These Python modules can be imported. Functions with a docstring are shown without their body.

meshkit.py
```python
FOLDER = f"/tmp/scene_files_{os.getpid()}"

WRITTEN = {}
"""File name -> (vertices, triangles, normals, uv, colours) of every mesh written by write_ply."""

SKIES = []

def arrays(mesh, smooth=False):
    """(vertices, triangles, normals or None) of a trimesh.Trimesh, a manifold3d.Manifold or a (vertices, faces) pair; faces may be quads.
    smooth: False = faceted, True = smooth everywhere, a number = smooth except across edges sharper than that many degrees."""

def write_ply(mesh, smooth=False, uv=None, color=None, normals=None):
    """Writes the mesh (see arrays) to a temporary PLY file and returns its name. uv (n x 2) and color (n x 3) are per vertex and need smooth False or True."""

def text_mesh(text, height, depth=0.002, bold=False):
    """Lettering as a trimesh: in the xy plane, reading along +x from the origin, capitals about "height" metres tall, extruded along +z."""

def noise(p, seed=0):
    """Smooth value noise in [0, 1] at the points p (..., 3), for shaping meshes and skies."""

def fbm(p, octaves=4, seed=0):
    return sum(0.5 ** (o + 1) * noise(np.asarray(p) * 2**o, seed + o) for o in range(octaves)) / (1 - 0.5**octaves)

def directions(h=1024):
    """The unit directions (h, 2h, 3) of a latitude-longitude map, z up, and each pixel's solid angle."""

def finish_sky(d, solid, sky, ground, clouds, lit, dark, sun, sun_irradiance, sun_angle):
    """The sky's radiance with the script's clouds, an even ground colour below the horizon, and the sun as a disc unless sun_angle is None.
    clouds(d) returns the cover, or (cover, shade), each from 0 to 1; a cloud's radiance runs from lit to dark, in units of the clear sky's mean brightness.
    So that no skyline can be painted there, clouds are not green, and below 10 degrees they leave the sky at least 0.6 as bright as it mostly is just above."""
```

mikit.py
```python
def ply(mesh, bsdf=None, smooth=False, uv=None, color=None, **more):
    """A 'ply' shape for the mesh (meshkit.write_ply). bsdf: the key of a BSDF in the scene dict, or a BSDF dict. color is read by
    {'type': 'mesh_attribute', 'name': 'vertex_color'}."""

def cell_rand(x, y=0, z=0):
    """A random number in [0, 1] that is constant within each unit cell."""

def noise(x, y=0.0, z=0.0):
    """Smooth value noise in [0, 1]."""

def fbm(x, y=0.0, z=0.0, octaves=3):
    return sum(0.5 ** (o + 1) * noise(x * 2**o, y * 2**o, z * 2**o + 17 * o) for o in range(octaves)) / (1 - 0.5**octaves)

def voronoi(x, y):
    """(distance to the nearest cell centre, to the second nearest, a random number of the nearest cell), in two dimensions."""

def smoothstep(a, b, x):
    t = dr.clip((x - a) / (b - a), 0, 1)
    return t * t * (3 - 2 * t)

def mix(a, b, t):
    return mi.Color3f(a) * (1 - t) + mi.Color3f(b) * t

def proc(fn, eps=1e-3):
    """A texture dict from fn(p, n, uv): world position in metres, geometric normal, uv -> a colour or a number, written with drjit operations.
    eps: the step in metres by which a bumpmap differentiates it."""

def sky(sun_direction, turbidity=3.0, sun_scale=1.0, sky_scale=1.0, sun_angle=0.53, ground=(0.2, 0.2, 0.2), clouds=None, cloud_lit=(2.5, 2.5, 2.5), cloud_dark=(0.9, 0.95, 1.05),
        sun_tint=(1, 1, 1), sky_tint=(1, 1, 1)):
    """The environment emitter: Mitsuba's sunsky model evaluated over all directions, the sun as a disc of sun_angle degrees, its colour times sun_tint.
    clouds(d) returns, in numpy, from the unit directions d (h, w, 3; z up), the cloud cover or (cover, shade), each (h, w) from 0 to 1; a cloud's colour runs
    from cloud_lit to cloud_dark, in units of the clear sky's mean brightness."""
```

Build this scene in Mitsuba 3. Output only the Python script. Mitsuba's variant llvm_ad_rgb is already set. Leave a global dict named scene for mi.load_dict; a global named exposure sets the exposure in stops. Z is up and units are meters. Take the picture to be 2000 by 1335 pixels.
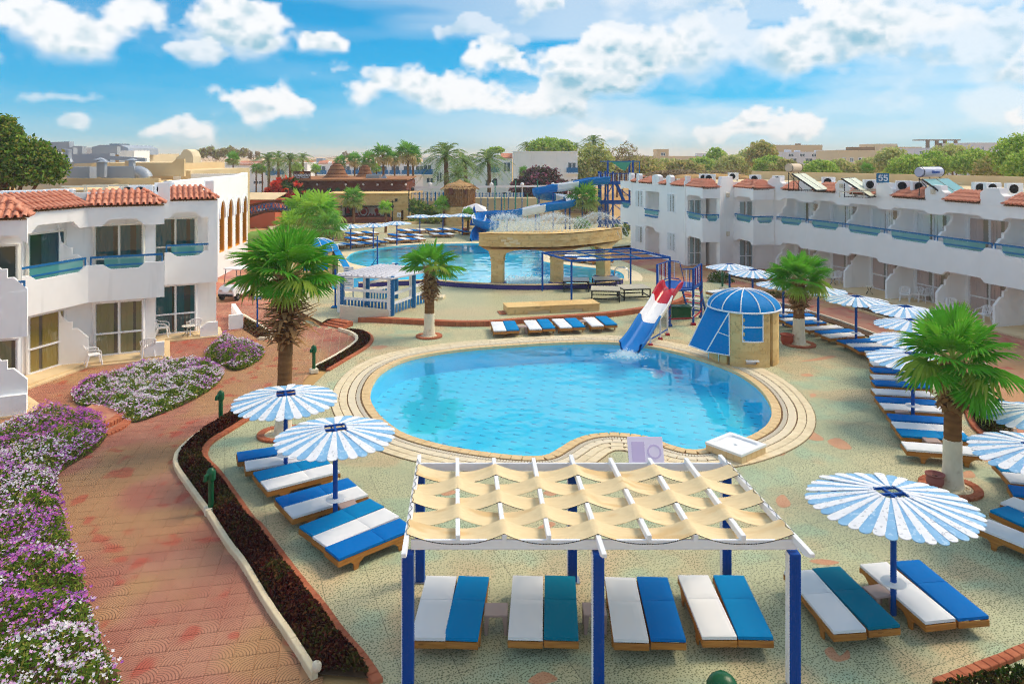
import math, random
import numpy as np
import trimesh, shapely
from shapely.geometry import Polygon, LineString, Point
import mitsuba as mi, drjit as dr
import mikit, meshkit
from mikit import noise, fbm, voronoi, cell_rand, smoothstep, mix

R = random.Random(7)
NR = np.random.default_rng(7)
scene, labels = {}, {}

# ------------------------------------------------------------------ camera, sky, exposure
EYE, FOC, HOR, MIDX = 9.0, 1450.0, 303.0, 1000.0        # eye height in m, focal length / horizon row / centre column on a 2000 x 1335 plan
scene['camera'] = {'type': 'perspective', 'fov': math.degrees(2 * math.atan(1000 / FOC)), 'fov_axis': 'x',
                   'principal_point_offset_x': 0.0, 'principal_point_offset_y': (667.5 - HOR) / 1335.0,
                   'near_clip': 0.1, 'far_clip': 4000.0,
                   'to_world': mi.ScalarTransform4f().look_at(origin=[0, 0, EYE], target=[0, 1, EYE], up=[0, 0, 1])}
exposure = 2.33
SUN = (0.60, 0.27, 0.75)


def sky_cover(d):
    """cumulus banks: (azimuth, elevation, half width, half height, strength) in degrees, broken up with noise"""
    az = np.degrees(np.arctan2(d[..., 0], d[..., 1]))
    el = np.degrees(np.arcsin(np.clip(d[..., 2], -1, 1)))
    f3 = lambda sx, sy, k, o, sd: meshkit.fbm(np.stack([az / sx, el / sy, az * 0 + k], -1), o, sd)
    wx, wy = (f3(3.0, 2.4, 1.7, 4, 3) - 0.5) * 5.0, (f3(3.0, 2.4, 6.2, 4, 13) - 0.5) * 3.2
    n = f3(3.4, 2.5, 3.1, 7, 5)
    puff = 1 - np.abs(2 * f3(1.5, 1.15, 9.7, 5, 21) - 1)
    cover, shade = np.zeros(az.shape), np.zeros(az.shape)
    for a, e, w, h, s in CLOUDS:
        u, v = (az + wx - a) / (w * 1.15), (el + wy - e) / (h * 1.15)
        v = np.where(v < 0, v * 1.15, v)
        r = np.sqrt(u * u + v * v)
        soft = np.clip(.85 + v * 1.0, .32, 1.6)
        c = np.clip((0.92 - r + (n - 0.5) * 1.9 + (puff - 0.62) * 0.55) * 2.3 * soft, 0, 1)
        c = c * c * (3 - 2 * c) * s
        lit = np.clip(.70 - v * .70 - (puff - .62) * 2.2 + (n - .5) * .8 - (.55 - r) * .2, 0, 1)
        shade = shade * (1 - c) + lit * c
        cover = 1 - (1 - cover) * (1 - c)
    st = f3(16, 2.6, 1.0, 5, 33)
    veil = np.clip((st - 0.43) * 2.4, 0, 0.5) * np.clip((az + 22) / 26, 0.25, 1) + np.clip((f3(5, 3.4, 4.4, 6, 55) - .5) * 2.6, 0, .6) * np.clip((az + 4) / 14, 0, 1)
    q = lambda k, o, sd: meshkit.fbm(np.stack([d[..., 0] * k, d[..., 1] * k, d[..., 2] * k * 1.7], -1), o, sd)
    rest = np.clip((q(3.3, 7, 40) - 0.41) * 4.5, 0, 1)  # clouds out of view, cover raised to add fill light on shaded walls
    away = np.clip((np.abs(az) - 40) / 10, 0, 1) + np.clip((el - 14) / 6, 0, 1)
    far = rest * np.clip(away, 0, 1)
    shade = np.where(far > cover, .35, shade)
    cover = np.maximum(cover, np.maximum(np.clip(veil, 0, .75), far))
    haze = 0.40 * np.exp(-np.maximum(el, 0) / 1.9)
    return cover + (1 - cover) * haze, np.clip(shade, 0, 1) * np.clip(cover * 1.3 - .2, 0, 1)


CLOUDS = [(-31.5, 7.7, 4.8, 2.8, 1), (-27.5, 11.8, 3.2, 1.0, .9), (-19.5, 8.7, 3.6, 2.0, 1), (-22.6, 6.9, 1.3, .7, .8), (-14.2, 8.1, 3.0, 1.1, 1),
          (-10.0, 5.0, 4.6, 2.6, 1), (-3.2, 4.5, 4.6, 2.4, 1), (1.5, 3.6, 4.0, 2.1, 1), (-2.3, 7.2, 1.6, 1.4, 1), (-19.3, 2.6, 3.2, 1.9, 1), (-23.6, 1.6, 2.6, 0.8, .95),
          (-30.5, 3.6, 3.4, .7, .55), (-30.2, 2.0, 2.4, .9, .75), (-3.2, 9.6, 2.2, .8, .7), (0.0, 8.8, 1.4, .7, .6), (2.6, 11.3, 2.2, 1.2, .9), (6.5, 6.6, 4.2, 2.2, 1), (9.0, 8.6, 3.0, 1.5, .9),
          (7.0, 1.4, 2.0, .9, .9), (12.5, 7.0, 4.0, 2.6, .62), (17.5, 7.4, 4.5, 3.0, .75), (22.5, 8.0, 4.6, 3.4, .95), (26.5, 9.5, 5.0, 2.6, .85), (20.5, 1.9, 4.2, 1.4, 1), (15.0, 1.8, 1.6, 1.1, .9),
          (31.0, 7.5, 5, 2.6, .8), (27.5, 4.6, 4.5, 1.2, .35), (33.5, 2.2, 2.2, 1.2, 1), (14.5, 11.5, 5.0, 1.5, .7), (-37, 6, 3, 2, .8), (38, 5, 4, 2, .8)]
scene['sky_light'] = mikit.sky(SUN, turbidity=3.0, sun_scale=0.42, sky_scale=1.42, sun_angle=24.0, ground=(0.34, 0.31, 0.26), clouds=sky_cover,
                               cloud_lit=(3.9, 4.0, 4.1), cloud_dark=(1.1, 2.2, 2.8), sky_tint=(0.02, 0.37, 0.50))

# ------------------------------------------------------------------ helpers: places
def P(px, py, z=0.0):
    """the point at height z on the plan column / row (a survey of the site in rows below the horizon)"""
    y = FOC * (EYE - z) / (py - HOR)
    return np.array([(px - MIDX) * y / FOC, y, z])


def A(px, py, y):
    """the point at distance y"""
    return np.array([(px - MIDX) * y / FOC, y, EYE - (py - HOR) * y / FOC])


def PL(pts, z=0.0):
    return [tuple(P(a, b, z)[:2]) for a, b in pts]


def lin(r, g, b):
    return [((c / 255.0 + 0.055) / 1.055) ** 2.4 if c > 10 else c / 255.0 / 12.92 for c in (r, g, b)]


def spline(pts, n=8, closed=True):
    p = np.asarray(pts, float)
    m = len(p)
    out = []
    for i in range(m if closed else m - 1):
        q = [p[(i + k) % m] if closed else p[min(max(i + k, 0), m - 1)] for k in (-1, 0, 1, 2)]
        for t in np.arange(n) / n:
            out.append(0.5 * ((2 * q[1]) + (q[2] - q[0]) * t + (2 * q[0] - 5 * q[1] + 4 * q[2] - q[3]) * t * t + (3 * q[1] - q[0] - 3 * q[2] + q[3]) * t ** 3))
    if not closed:
        out.append(p[-1])
    return np.array(out)


# ------------------------------------------------------------------ helpers: scene entries
_count = {}


def numbered(k):
    if k not in _count:
        _count[k] = 0
        return k
    _count[k] += 1
    return f'{k}_{_count[k]:03d}'


def thing(name, label, cat, group=None):
    k = numbered(name)
    labels[k] = {'label': label, 'category': cat}
    if group:
        labels[k]['group'] = group
    return k


def shape(mesh, mat, smooth=False, uv=None, color=None):
    v, f = mesh
    if smooth is not False and smooth is not True and len(f) > 6000:
        smooth = True
    return mikit.ply((v, f), mat, smooth=smooth, uv=uv, color=color)


def put(parent, name, sh, to=None, label=None, kind=None):
    k = numbered(f'{parent}__{name}' if parent else name)
    scene[k] = {**sh, 'to_world': mi.ScalarTransform4f(to)} if to is not None else sh
    if label or kind:
        labels.setdefault(k, {})
        if label:
            labels[k]['label'] = label
        if kind:
            labels[k]['kind'] = kind
    return k


def part(parent, name, mesh, mat, smooth=False, label=None, kind=None, **kw):
    return put(parent, name, shape(mesh, mat, smooth, **kw), label=label, kind=kind)


def struct(name, mesh, mat, smooth=False, kind='structure', label=None, **kw):
    k = part(None, name, mesh, mat, smooth, kind=kind, **kw)
    if label:
        labels[k]['label'] = label
    return k


def M4(x=0, y=0, z=0, rz=0, s=1, rx=0, ry=0):
    c, sn = math.cos(rz), math.sin(rz)
    a = np.array([[c, -sn, 0], [sn, c, 0], [0, 0, 1.0]])
    if ry:
        c, sn = math.cos(ry), math.sin(ry)
        a = a @ np.array([[c, 0, sn], [0, 1, 0], [-sn, 0, c]])
    if rx:
        c, sn = math.cos(rx), math.sin(rx)
        a = a @ np.array([[1, 0, 0], [0, c, -sn], [0, sn, c]])
    m = np.eye(4)
    m[:3, :3] = a * np.asarray(s, float)
    m[:3, 3] = (x, y, z)
    return m


# ------------------------------------------------------------------ helpers: meshes as (vertices, triangles)
def cat(ms):
    vs, fs, at = [], [], 0
    for v, f in ms:
        vs.append(np.asarray(v, float))
        fs.append(np.asarray(f, int) + at)
        at += len(v)
    return np.vstack(vs), np.vstack(fs)


def move(m, mat):
    v, f = m
    return np.asarray(v) @ mat[:3, :3].T + mat[:3, 3], f


_BF = np.array([[0, 2, 1], [0, 3, 2], [4, 5, 6], [4, 6, 7], [0, 1, 5], [0, 5, 4], [1, 2, 6], [1, 6, 5], [2, 3, 7], [2, 7, 6], [3, 0, 4], [3, 4, 7]])


def box(x0, x1, y0, y1, z0, z1):
    return np.array([[x0, y0, z0], [x1, y0, z0], [x1, y1, z0], [x0, y1, z0], [x0, y0, z1], [x1, y0, z1], [x1, y1, z1], [x0, y1, z1]], float), _BF


def hull(pts):
    h = trimesh.convex.convex_hull(np.asarray(pts, float))
    return np.array(h.vertices), np.array(h.faces)


def cbox(x0, x1, y0, y1, z0, z1, c=0.01):
    """box with chamfered edges"""
    pts = []
    for i, a in enumerate((x0, x1)):
        for j, b in enumerate((y0, y1)):
            for k, e in enumerate((z0, z1)):
                dx, dy, dz = (c, -c)[i], (c, -c)[j], (c, -c)[k]
                pts += [(a, b + dy, e + dz), (a + dx, b, e + dz), (a + dx, b + dy, e)]
    return hull(pts)


def bar(p, q, w, h=None, up=(0, 0, 1)):
    """box section from p to q: w wide, h high"""
    h = w if h is None else h
    p, q = np.asarray(p, float), np.asarray(q, float)
    t = (q - p) / np.linalg.norm(q - p)
    s = np.cross(t, up)
    if np.linalg.norm(s) < 1e-6:
        s = np.cross(t, (1, 0, 0))
    s /= np.linalg.norm(s)
    n = np.cross(s, t)
    v = [a + s * (w / 2 * i) + n * (h / 2 * j) for a in (p, q) for i, j in ((-1, -1), (1, -1), (1, 1), (-1, 1))]
    return np.array(v), _BF[:, ::-1].copy()


def tube(path, r, n=8, cap=True):
    p = np.asarray(path, float)
    r = np.broadcast_to(np.asarray(r, float), (len(p),))
    t = np.gradient(p, axis=0)
    t /= np.linalg.norm(t, axis=1, keepdims=True) + 1e-12
    ref = np.array([0, 0, 1.0]) if abs(t[0, 2]) < 0.9 else np.array([1.0, 0, 0])
    a = np.cross(t, ref)
    bad = np.linalg.norm(a, axis=1) < 1e-3
    a[bad] = np.cross(t[bad], [0.3, 1, 0.2])
    a /= np.linalg.norm(a, axis=1, keepdims=True)
    b = np.cross(t, a)
    g = np.arange(n) * 2 * math.pi / n
    v = p[:, None] + r[:, None, None] * (np.cos(g)[None, :, None] * a[:, None] + np.sin(g)[None, :, None] * b[:, None])
    v = v.reshape(-1, 3)
    i, j = np.meshgrid(np.arange(len(p) - 1), np.arange(n), indexing='ij')
    q = np.stack([i * n + j, i * n + (j + 1) % n, (i + 1) * n + (j + 1) % n, (i + 1) * n + j], -1).reshape(-1, 4)
    f = np.vstack([q[:, [0, 1, 2]], q[:, [0, 2, 3]]])
    if cap:
        k = len(v)
        v = np.vstack([v, p[:1], p[-1:]])
        c0 = [[k, (j + 1) % n, j] for j in range(n)]
        e = (len(p) - 1) * n
        c1 = [[k + 1, e + j, e + (j + 1) % n] for j in range(n)]
        f = np.vstack([f, c0, c1])
    return v, f


def lathe(prof, n=20, a0=0.0, a1=2 * math.pi):
    """profile [(r, z)] turned about z"""
    full = abs(a1 - a0 - 2 * math.pi) < 1e-6
    g = np.linspace(a0, a1, n + (0 if full else 1), endpoint=not full)
    k = len(g)
    v = np.array([[r * math.cos(t), r * math.sin(t), z] for r, z in prof for t in g])
    f = []
    for i in range(len(prof) - 1):
        for j in range(k if full else k - 1):
            a, b, c, d = i * k + j, i * k + (j + 1) % k, (i + 1) * k + (j + 1) % k, (i + 1) * k + j
            f += [[a, b, c], [a, c, d]]
    return v, np.array(f)


def polys(p):
    if not isinstance(p, shapely.Geometry):
        p = Polygon(p)
    if not p.is_valid:
        p = p.buffer(0)
    return [g for g in getattr(p, 'geoms', [p]) if g.geom_type == 'Polygon' and g.area > 1e-7]


def sheet(p, z=0.0):
    """flat polygon facing up"""
    out = []
    for g in polys(p):
        v, f = trimesh.creation.triangulate_polygon(shapely.geometry.polygon.orient(g), engine='earcut')
        a = v[f[:, 0]]
        flip = np.cross(v[f[:, 1]] - a, v[f[:, 2]] - a) < 0
        f = np.array(f)
        f[flip] = f[flip][:, ::-1]
        out.append((np.column_stack([v, np.full(len(v), z)]), f))
    return cat(out)


def prism(p, z0, z1):
    out = []
    for g in polys(p):
        m = trimesh.creation.extrude_polygon(shapely.geometry.polygon.orient(g), z1 - z0, engine='earcut')
        out.append((np.array(m.vertices) + [0, 0, z0], np.array(m.faces)))
    return cat(out)


def slab(p, o, u, n0, n1, v=(0, 0, 1)):
    """polygon (a, b) at o + a u + b v, from n0 to n1 along u x v"""
    u, v = np.asarray(u, float), np.asarray(v, float)
    n = np.cross(u, v)
    m = prism(p, n0, n1)
    w = np.asarray(o, float) + m[0][:, :1] * u + m[0][:, 1:2] * v + m[0][:, 2:] * n
    return w, m[1]


def rib(path, w, z0, z1, closed=True):
    """a kerb of width w along a plan path"""
    ln = shapely.geometry.LinearRing(path) if closed else LineString(path)
    return prism(ln.buffer(w / 2, cap_style='flat', join_style='round'), z0, z1)


def quad(a, b, c, d):
    return np.array([a, b, c, d], float), np.array([[0, 1, 2], [0, 2, 3]])


def along(path, step, closed=True):
    """points every step along a plan path: (x, y, tx, ty)"""
    p = np.asarray(path, float)
    if closed:
        p = np.vstack([p, p[:1]])
    d = np.r_[0, np.cumsum(np.linalg.norm(np.diff(p, axis=0), axis=1))]
    n = max(2, int(round(d[-1] / step)))
    s = (np.arange(n) + 0.5) * d[-1] / n
    x, y = np.interp(s, d, p[:, 0]), np.interp(s, d, p[:, 1])
    e = 0.02
    x2, y2 = np.interp(s + e, d, p[:, 0]), np.interp(s + e, d, p[:, 1])
    x1, y1 = np.interp(s - e, d, p[:, 0]), np.interp(s - e, d, p[:, 1])
    t = np.stack([x2 - x1, y2 - y1], 1)
    t /= np.linalg.norm(t, axis=1, keepdims=True) + 1e-9
    return np.column_stack([x, y, t]), d[-1] / n


def quads(c, a, b):
    """many small quads: centres c, half axes a and b, each (n, 3)"""
    v = np.stack([c - a - b, c + a - b, c + a + b, c - a + b], 1).reshape(-1, 3)
    i = np.arange(len(c))[:, None] * 4
    return v, np.vstack([i + [0, 1, 2], i + [0, 2, 3]])
# ------------------------------------------------------------------ materials
def mat(name, rgb, rough=0.6, spec=0.4, metal=0.0, **kw):
    scene[name] = {'type': 'twosided', 'bsdf': {'type': 'principled', 'base_color': {'type': 'rgb', 'value': rgb} if not isinstance(rgb, dict) else rgb,
                                                'roughness': rough, 'specular': spec, 'metallic': metal, **kw}}
    return name


def bumped(name, inner, tex, scale=1.0):
    b = scene[inner]['bsdf']
    scene[name] = {'type': 'twosided', 'bsdf': {'type': 'bumpmap', 'arbitrary': tex, 'scale': scale, 'bsdf': b}}


VC = {'type': 'mesh_attribute', 'name': 'vertex_color'}
mat('painted', VC, 0.5)                       # plain painted or dyed things, colour per vertex
mat('matte_colour', VC, 0.85, 0.2)
scene['leafy'] = {'type': 'principledthin', 'base_color': VC, 'roughness': 0.55, 'spec_trans': 0.0, 'diff_trans': 0.7, 'eta': 1.4}
scene['petal'] = {'type': 'principledthin', 'base_color': VC, 'roughness': 0.7, 'spec_trans': 0.0, 'diff_trans': 0.6, 'eta': 1.3}
mat('white_paint', lin(232, 232, 236), 0.45)
mat('blue_paint', lin(0, 74, 158), 0.45, 0.25)
mat('blue_post', lin(0, 70, 158), 0.45, 0.25)
mat('green_paint', lin(8, 84, 48), 0.35)
mat('red_paint', lin(165, 22, 40), 0.35)
mat('white_plastic', lin(236, 236, 238), 0.35)
mat('blue_plastic', lin(0, 118, 196), 0.5, 0.2)
mat('red_plastic', lin(190, 24, 42), 0.25, 0.5)
mat('cushion_white', lin(226, 228, 232), 0.85, 0.2)
mat('cushion_blue', lin(0, 108, 188), 0.75, 0.12)
mat('cushion_sky', lin(0, 128, 190), 0.75, 0.12)
mat('cushion_teal', lin(0, 116, 146), 0.75, 0.12)
mat('canvas_blue', lin(0, 126, 196), 0.65, 0.15)
mat('dark_metal', lin(38, 36, 38), 0.5)
mat('grey_metal', lin(150, 156, 166), 0.35, 0.5, 0.7)
mat('chrome', lin(205, 208, 212), 0.18, 0.5, 1.0)
mat('taupe_plastic', lin(170, 146, 138), 0.5)
mat('backing_sheet', lin(150, 140, 126), 0.9, 0.1)  # tone of the added backing behind the panes
mat('frame_cream', lin(226, 222, 210), 0.45)
mat('rail_blue', lin(14, 104, 164), 0.4)
mat('solar_glass', lin(120, 168, 170), 0.12, 0.6)
mat('rubber', lin(28, 28, 30), 0.8, 0.2)
mat('terracotta', lin(170, 74, 52), 0.6)
mat('maroon', lin(128, 52, 52), 0.7)
mat('black_paint', lin(24, 22, 26), 0.45)
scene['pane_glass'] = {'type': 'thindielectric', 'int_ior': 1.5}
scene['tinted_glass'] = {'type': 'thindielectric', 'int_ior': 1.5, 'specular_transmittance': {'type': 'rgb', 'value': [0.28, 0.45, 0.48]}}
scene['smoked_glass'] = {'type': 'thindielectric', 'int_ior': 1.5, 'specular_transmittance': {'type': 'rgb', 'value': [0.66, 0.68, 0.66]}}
scene['water_top'] = {'type': 'thindielectric', 'int_ior': 1.33}
scene['rail_glass'] = {'type': 'blendbsdf', 'weight': 0.42, 'a': {'type': 'thindielectric', 'int_ior': 1.5},
                       'b': {'type': 'twosided', 'bsdf': {'type': 'principled', 'base_color': {'type': 'rgb', 'value': lin(96, 190, 190)}, 'roughness': 0.25}}}


def f_plaster(p, n, uv):
    g = fbm(p.x * 1.3, p.y * 1.3, p.z * 0.7, 3)
    h = fbm(p.x * 9, p.y * 9, p.z * 4, 2)
    run = smoothstep(0.62, 0.8, fbm(p.x * 3.1 + p.y * 2.3, p.x * 0.7, p.z * 0.35 + 5, 3))
    return mix(lin(246, 246, 247), lin(236, 234, 232), g * 0.7 + h * 0.3) * (1 - 0.07 * run)


mat('plaster', mikit.proc(f_plaster), 0.85, 0.2)


def f_cream(p, n, uv):
    g = fbm(p.x * 0.8, p.y * 0.8, p.z * 0.8, 3)
    return mix(lin(226, 205, 166), lin(205, 178, 134), g)


mat('cream_wall', mikit.proc(f_cream), 0.85, 0.2)


def f_sandstone(p, n, uv):
    g = fbm(p.x * 1.7, p.y * 1.7, p.z * 2.2, 4)
    b = cell_rand(dr.floor((p.x + p.y * 0.6) * 1.4), 0, dr.floor(p.z * 2.8))
    s = smoothstep(0.6, 0.75, fbm(p.x * 6, p.y * 6, p.z * 5, 3))
    return mix(lin(232, 204, 146), lin(206, 166, 106), g * 0.7 + b * 0.45) * (1 - 0.22 * s)


mat('sandstone', mikit.proc(f_sandstone), 0.8, 0.25)


def f_deck(p, n, uv):
    """pebble mosaic: pale stones with dark green chips, in larger patches of teal, sand and cream"""
    d1, d2, k = voronoi(p.x * 19.0, p.y * 19.0)
    chip = smoothstep(0.36, 0.2, d1 * (0.75 + 0.7 * k))
    big = fbm(p.x * 0.23, p.y * 0.23, 2.0, 3)
    mid = fbm(p.x * 0.9 + 7, p.y * 0.9, 4.0, 3)
    base = mix(lin(196, 188, 150), lin(182, 184, 148), smoothstep(0.35, 0.65, big))
    base = mix(base, lin(150, 184, 158), smoothstep(0.54, 0.74, mid) * 0.5)
    base = mix(base, lin(208, 172, 130), smoothstep(0.55, 0.7, fbm(p.x * 0.5 + 31, p.y * 0.5, 1.0, 3)) * 0.5)
    c, s = 0.93, 0.36
    gx, gy = (p.x * c + p.y * s) / 0.95, (p.y * c - p.x * s) / 0.95
    jx, jy = dr.abs(gx - dr.round(gx)), dr.abs(gy - dr.round(gy))
    keep = cell_rand(dr.floor(gx), dr.floor(gy), 3)
    joint = smoothstep(0.012, 0.006, dr.minimum(jx, jy)) * smoothstep(0.35, 0.5, fbm(p.x * 0.8, p.y * 0.8, 9.0, 2))
    col = mix(base, lin(78, 94, 66), chip * 0.72)
    return mix(col * (0.94 + 0.1 * keep), lin(96, 98, 78), joint * 0.55)


mat('deck_mosaic', mikit.proc(f_deck), 0.62, 0.35)


def f_terrace(p, n, uv):
    g = fbm(p.x * 0.35, p.y * 0.35, 3.0, 4)
    w = smoothstep(0.55, 0.7, fbm(p.x * 0.16 + 3, p.y * 0.3, 5.0, 3))
    d1, d2, k = voronoi(p.x * 11.0, p.y * 11.0)
    c = mix(lin(194, 184, 146), lin(168, 170, 132), g)
    c = mix(c, lin(204, 168, 126), w * 0.35)
    return c * (1 - 0.3 * smoothstep(0.3, 0.16, d1))


mat('terrace_paving', mikit.proc(f_terrace), 0.5, 0.4)


def f_red(p, n, uv):
    """stamped concrete tile, the stamp as fans of grooves; worn dye shows redder on some tiles"""
    g = fbm(p.x * 0.8, p.y * 0.8, 1.0, 4)
    c = mix(lin(188, 134, 110), lin(174, 112, 94), smoothstep(0.3, 0.7, g))
    c = mix(c, lin(188, 150, 100), smoothstep(0.48, 0.68, fbm(p.x * 0.45 + 9, p.y * 0.45, 2.0, 3)) * 0.6)
    red = smoothstep(0.66, 0.82, fbm(p.x * 2.3 + 4, p.y * 2.3, 7.0, 2))
    return mix(c, lin(184, 78, 62), red * 0.65)


def f_red_tile(p, n, uv):
    c = f_red(p, n, uv)
    q = dr.sqrt(uv.x * uv.x + uv.y * uv.y) * 7.0
    arc = smoothstep(0.2, 0.1, dr.abs(q - dr.round(q)))
    th = dr.atan2(uv.y, uv.x + 1e-4) * 9.0 + dr.floor(q) * 0.5
    ray = smoothstep(0.1, 0.05, dr.abs(th - dr.round(th))) * 0.6
    return c * (1 - 0.58 * dr.maximum(arc, ray))


mat('red_paving', mikit.proc(f_red), 0.75, 0.25)
mat('red_tile', mikit.proc(f_red_tile), 0.75, 0.25)


def f_earth(p, n, uv):
    g = fbm(p.x * 0.05, p.y * 0.05, 1.0, 4)
    h = fbm(p.x * 1.2, p.y * 1.2, 1.0, 4)
    return mix(lin(196, 160, 108), lin(166, 128, 84), g * 0.6 + h * 0.4)


mat('earth', mikit.proc(f_earth), 0.95, 0.1)


def f_soil(p, n, uv):
    h = fbm(p.x * 9, p.y * 9, p.z * 9, 4)
    return mix(lin(66, 48, 36), lin(112, 88, 68), h)


mat('soil', mikit.proc(f_soil), 0.95, 0.1)


def f_coping(p, n, uv):
    k = cell_rand(dr.floor(p.x * 4.1), dr.floor(p.y * 4.1), 2)
    g = fbm(p.x * 3, p.y * 3, p.z * 3, 3)
    return mix(lin(226, 198, 152), lin(210, 178, 128), g * 0.7 + k * 0.3)


mat('coping_stone', mikit.proc(f_coping), 0.6, 0.35)


def f_pale(p, n, uv):
    k = cell_rand(dr.floor(p.x * 5.3), dr.floor(p.y * 5.3), 4)
    g = fbm(p.x * 2, p.y * 2, p.z * 2, 3)
    return mix(lin(234, 220, 188), lin(214, 194, 156), g * 0.6 + k * 0.4)


mat('pale_tile', mikit.proc(f_pale), 0.6, 0.35)


def f_wood(p, n, uv):
    g = fbm(p.x * 3.0, p.y * 3.0, p.z * 26.0, 3)
    k = smoothstep(0.74, 0.8, fbm(p.x * 7.0, p.y * 7.0, p.z * 14.0 + 3, 2))
    return mix(lin(196, 136, 66), lin(140, 82, 34), g) * (1 - 0.4 * k)


mat('lounger_wood', mikit.proc(f_wood), 0.6, 0.3)


def f_slat_w(p, n, uv):
    g = fbm(p.x * 8, p.y * 8, p.z * 30, 3)
    k = smoothstep(0.66, 0.74, fbm(p.x * 16, p.y * 16, 3.0, 3))
    return mix(mix(lin(240, 240, 244), lin(216, 220, 228), g), lin(170, 176, 186), k * 0.7)


def f_slat_b(p, n, uv):
    g = fbm(p.x * 6, p.y * 6, p.z * 20, 3)
    k = smoothstep(0.62, 0.72, fbm(p.x * 14, p.y * 14, 3.0, 3))
    return mix(mix(lin(142, 190, 226), lin(112, 164, 208), g), lin(186, 214, 232), k * 0.6)


mat('slat_white', mikit.proc(f_slat_w), 0.6, 0.3)
mat('slat_blue', mikit.proc(f_slat_b), 0.6, 0.3)


def f_pool(p, n, uv):
    """small glazed tiles, sky blue, with a darker fish-shaped print every 0.62 m"""
    c, s = 0.891, -0.454
    gx, gy = (p.x * c + p.y * s) / 0.62, (p.y * c - p.x * s) / 0.62
    row = dr.floor(gy + 0.5)
    gx = gx + 0.37 * row
    fx, fy = (gx - dr.round(gx)) * 0.62, (gy - dr.round(gy)) * 0.62
    fin = smoothstep(0.012, -0.012, dr.abs(fy) - 0.055 * (0.5 - fx / 0.3)) * smoothstep(0.16, 0.13, dr.abs(fx))
    flat = smoothstep(0.6, 0.9, n.z)
    g = fbm(p.x * 0.6, p.y * 0.6, 1.0, 3)
    t = cell_rand(dr.floor(p.x * 20), dr.floor(p.y * 20), dr.floor(p.z * 20))
    base = mix(lin(52, 208, 236), lin(34, 190, 228), g) * (0.95 + 0.07 * t)
    return mix(base, lin(14, 108, 158), fin * flat * 0.85)


mat('pool_tile', mikit.proc(f_pool), 0.4, 0.3)


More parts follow.
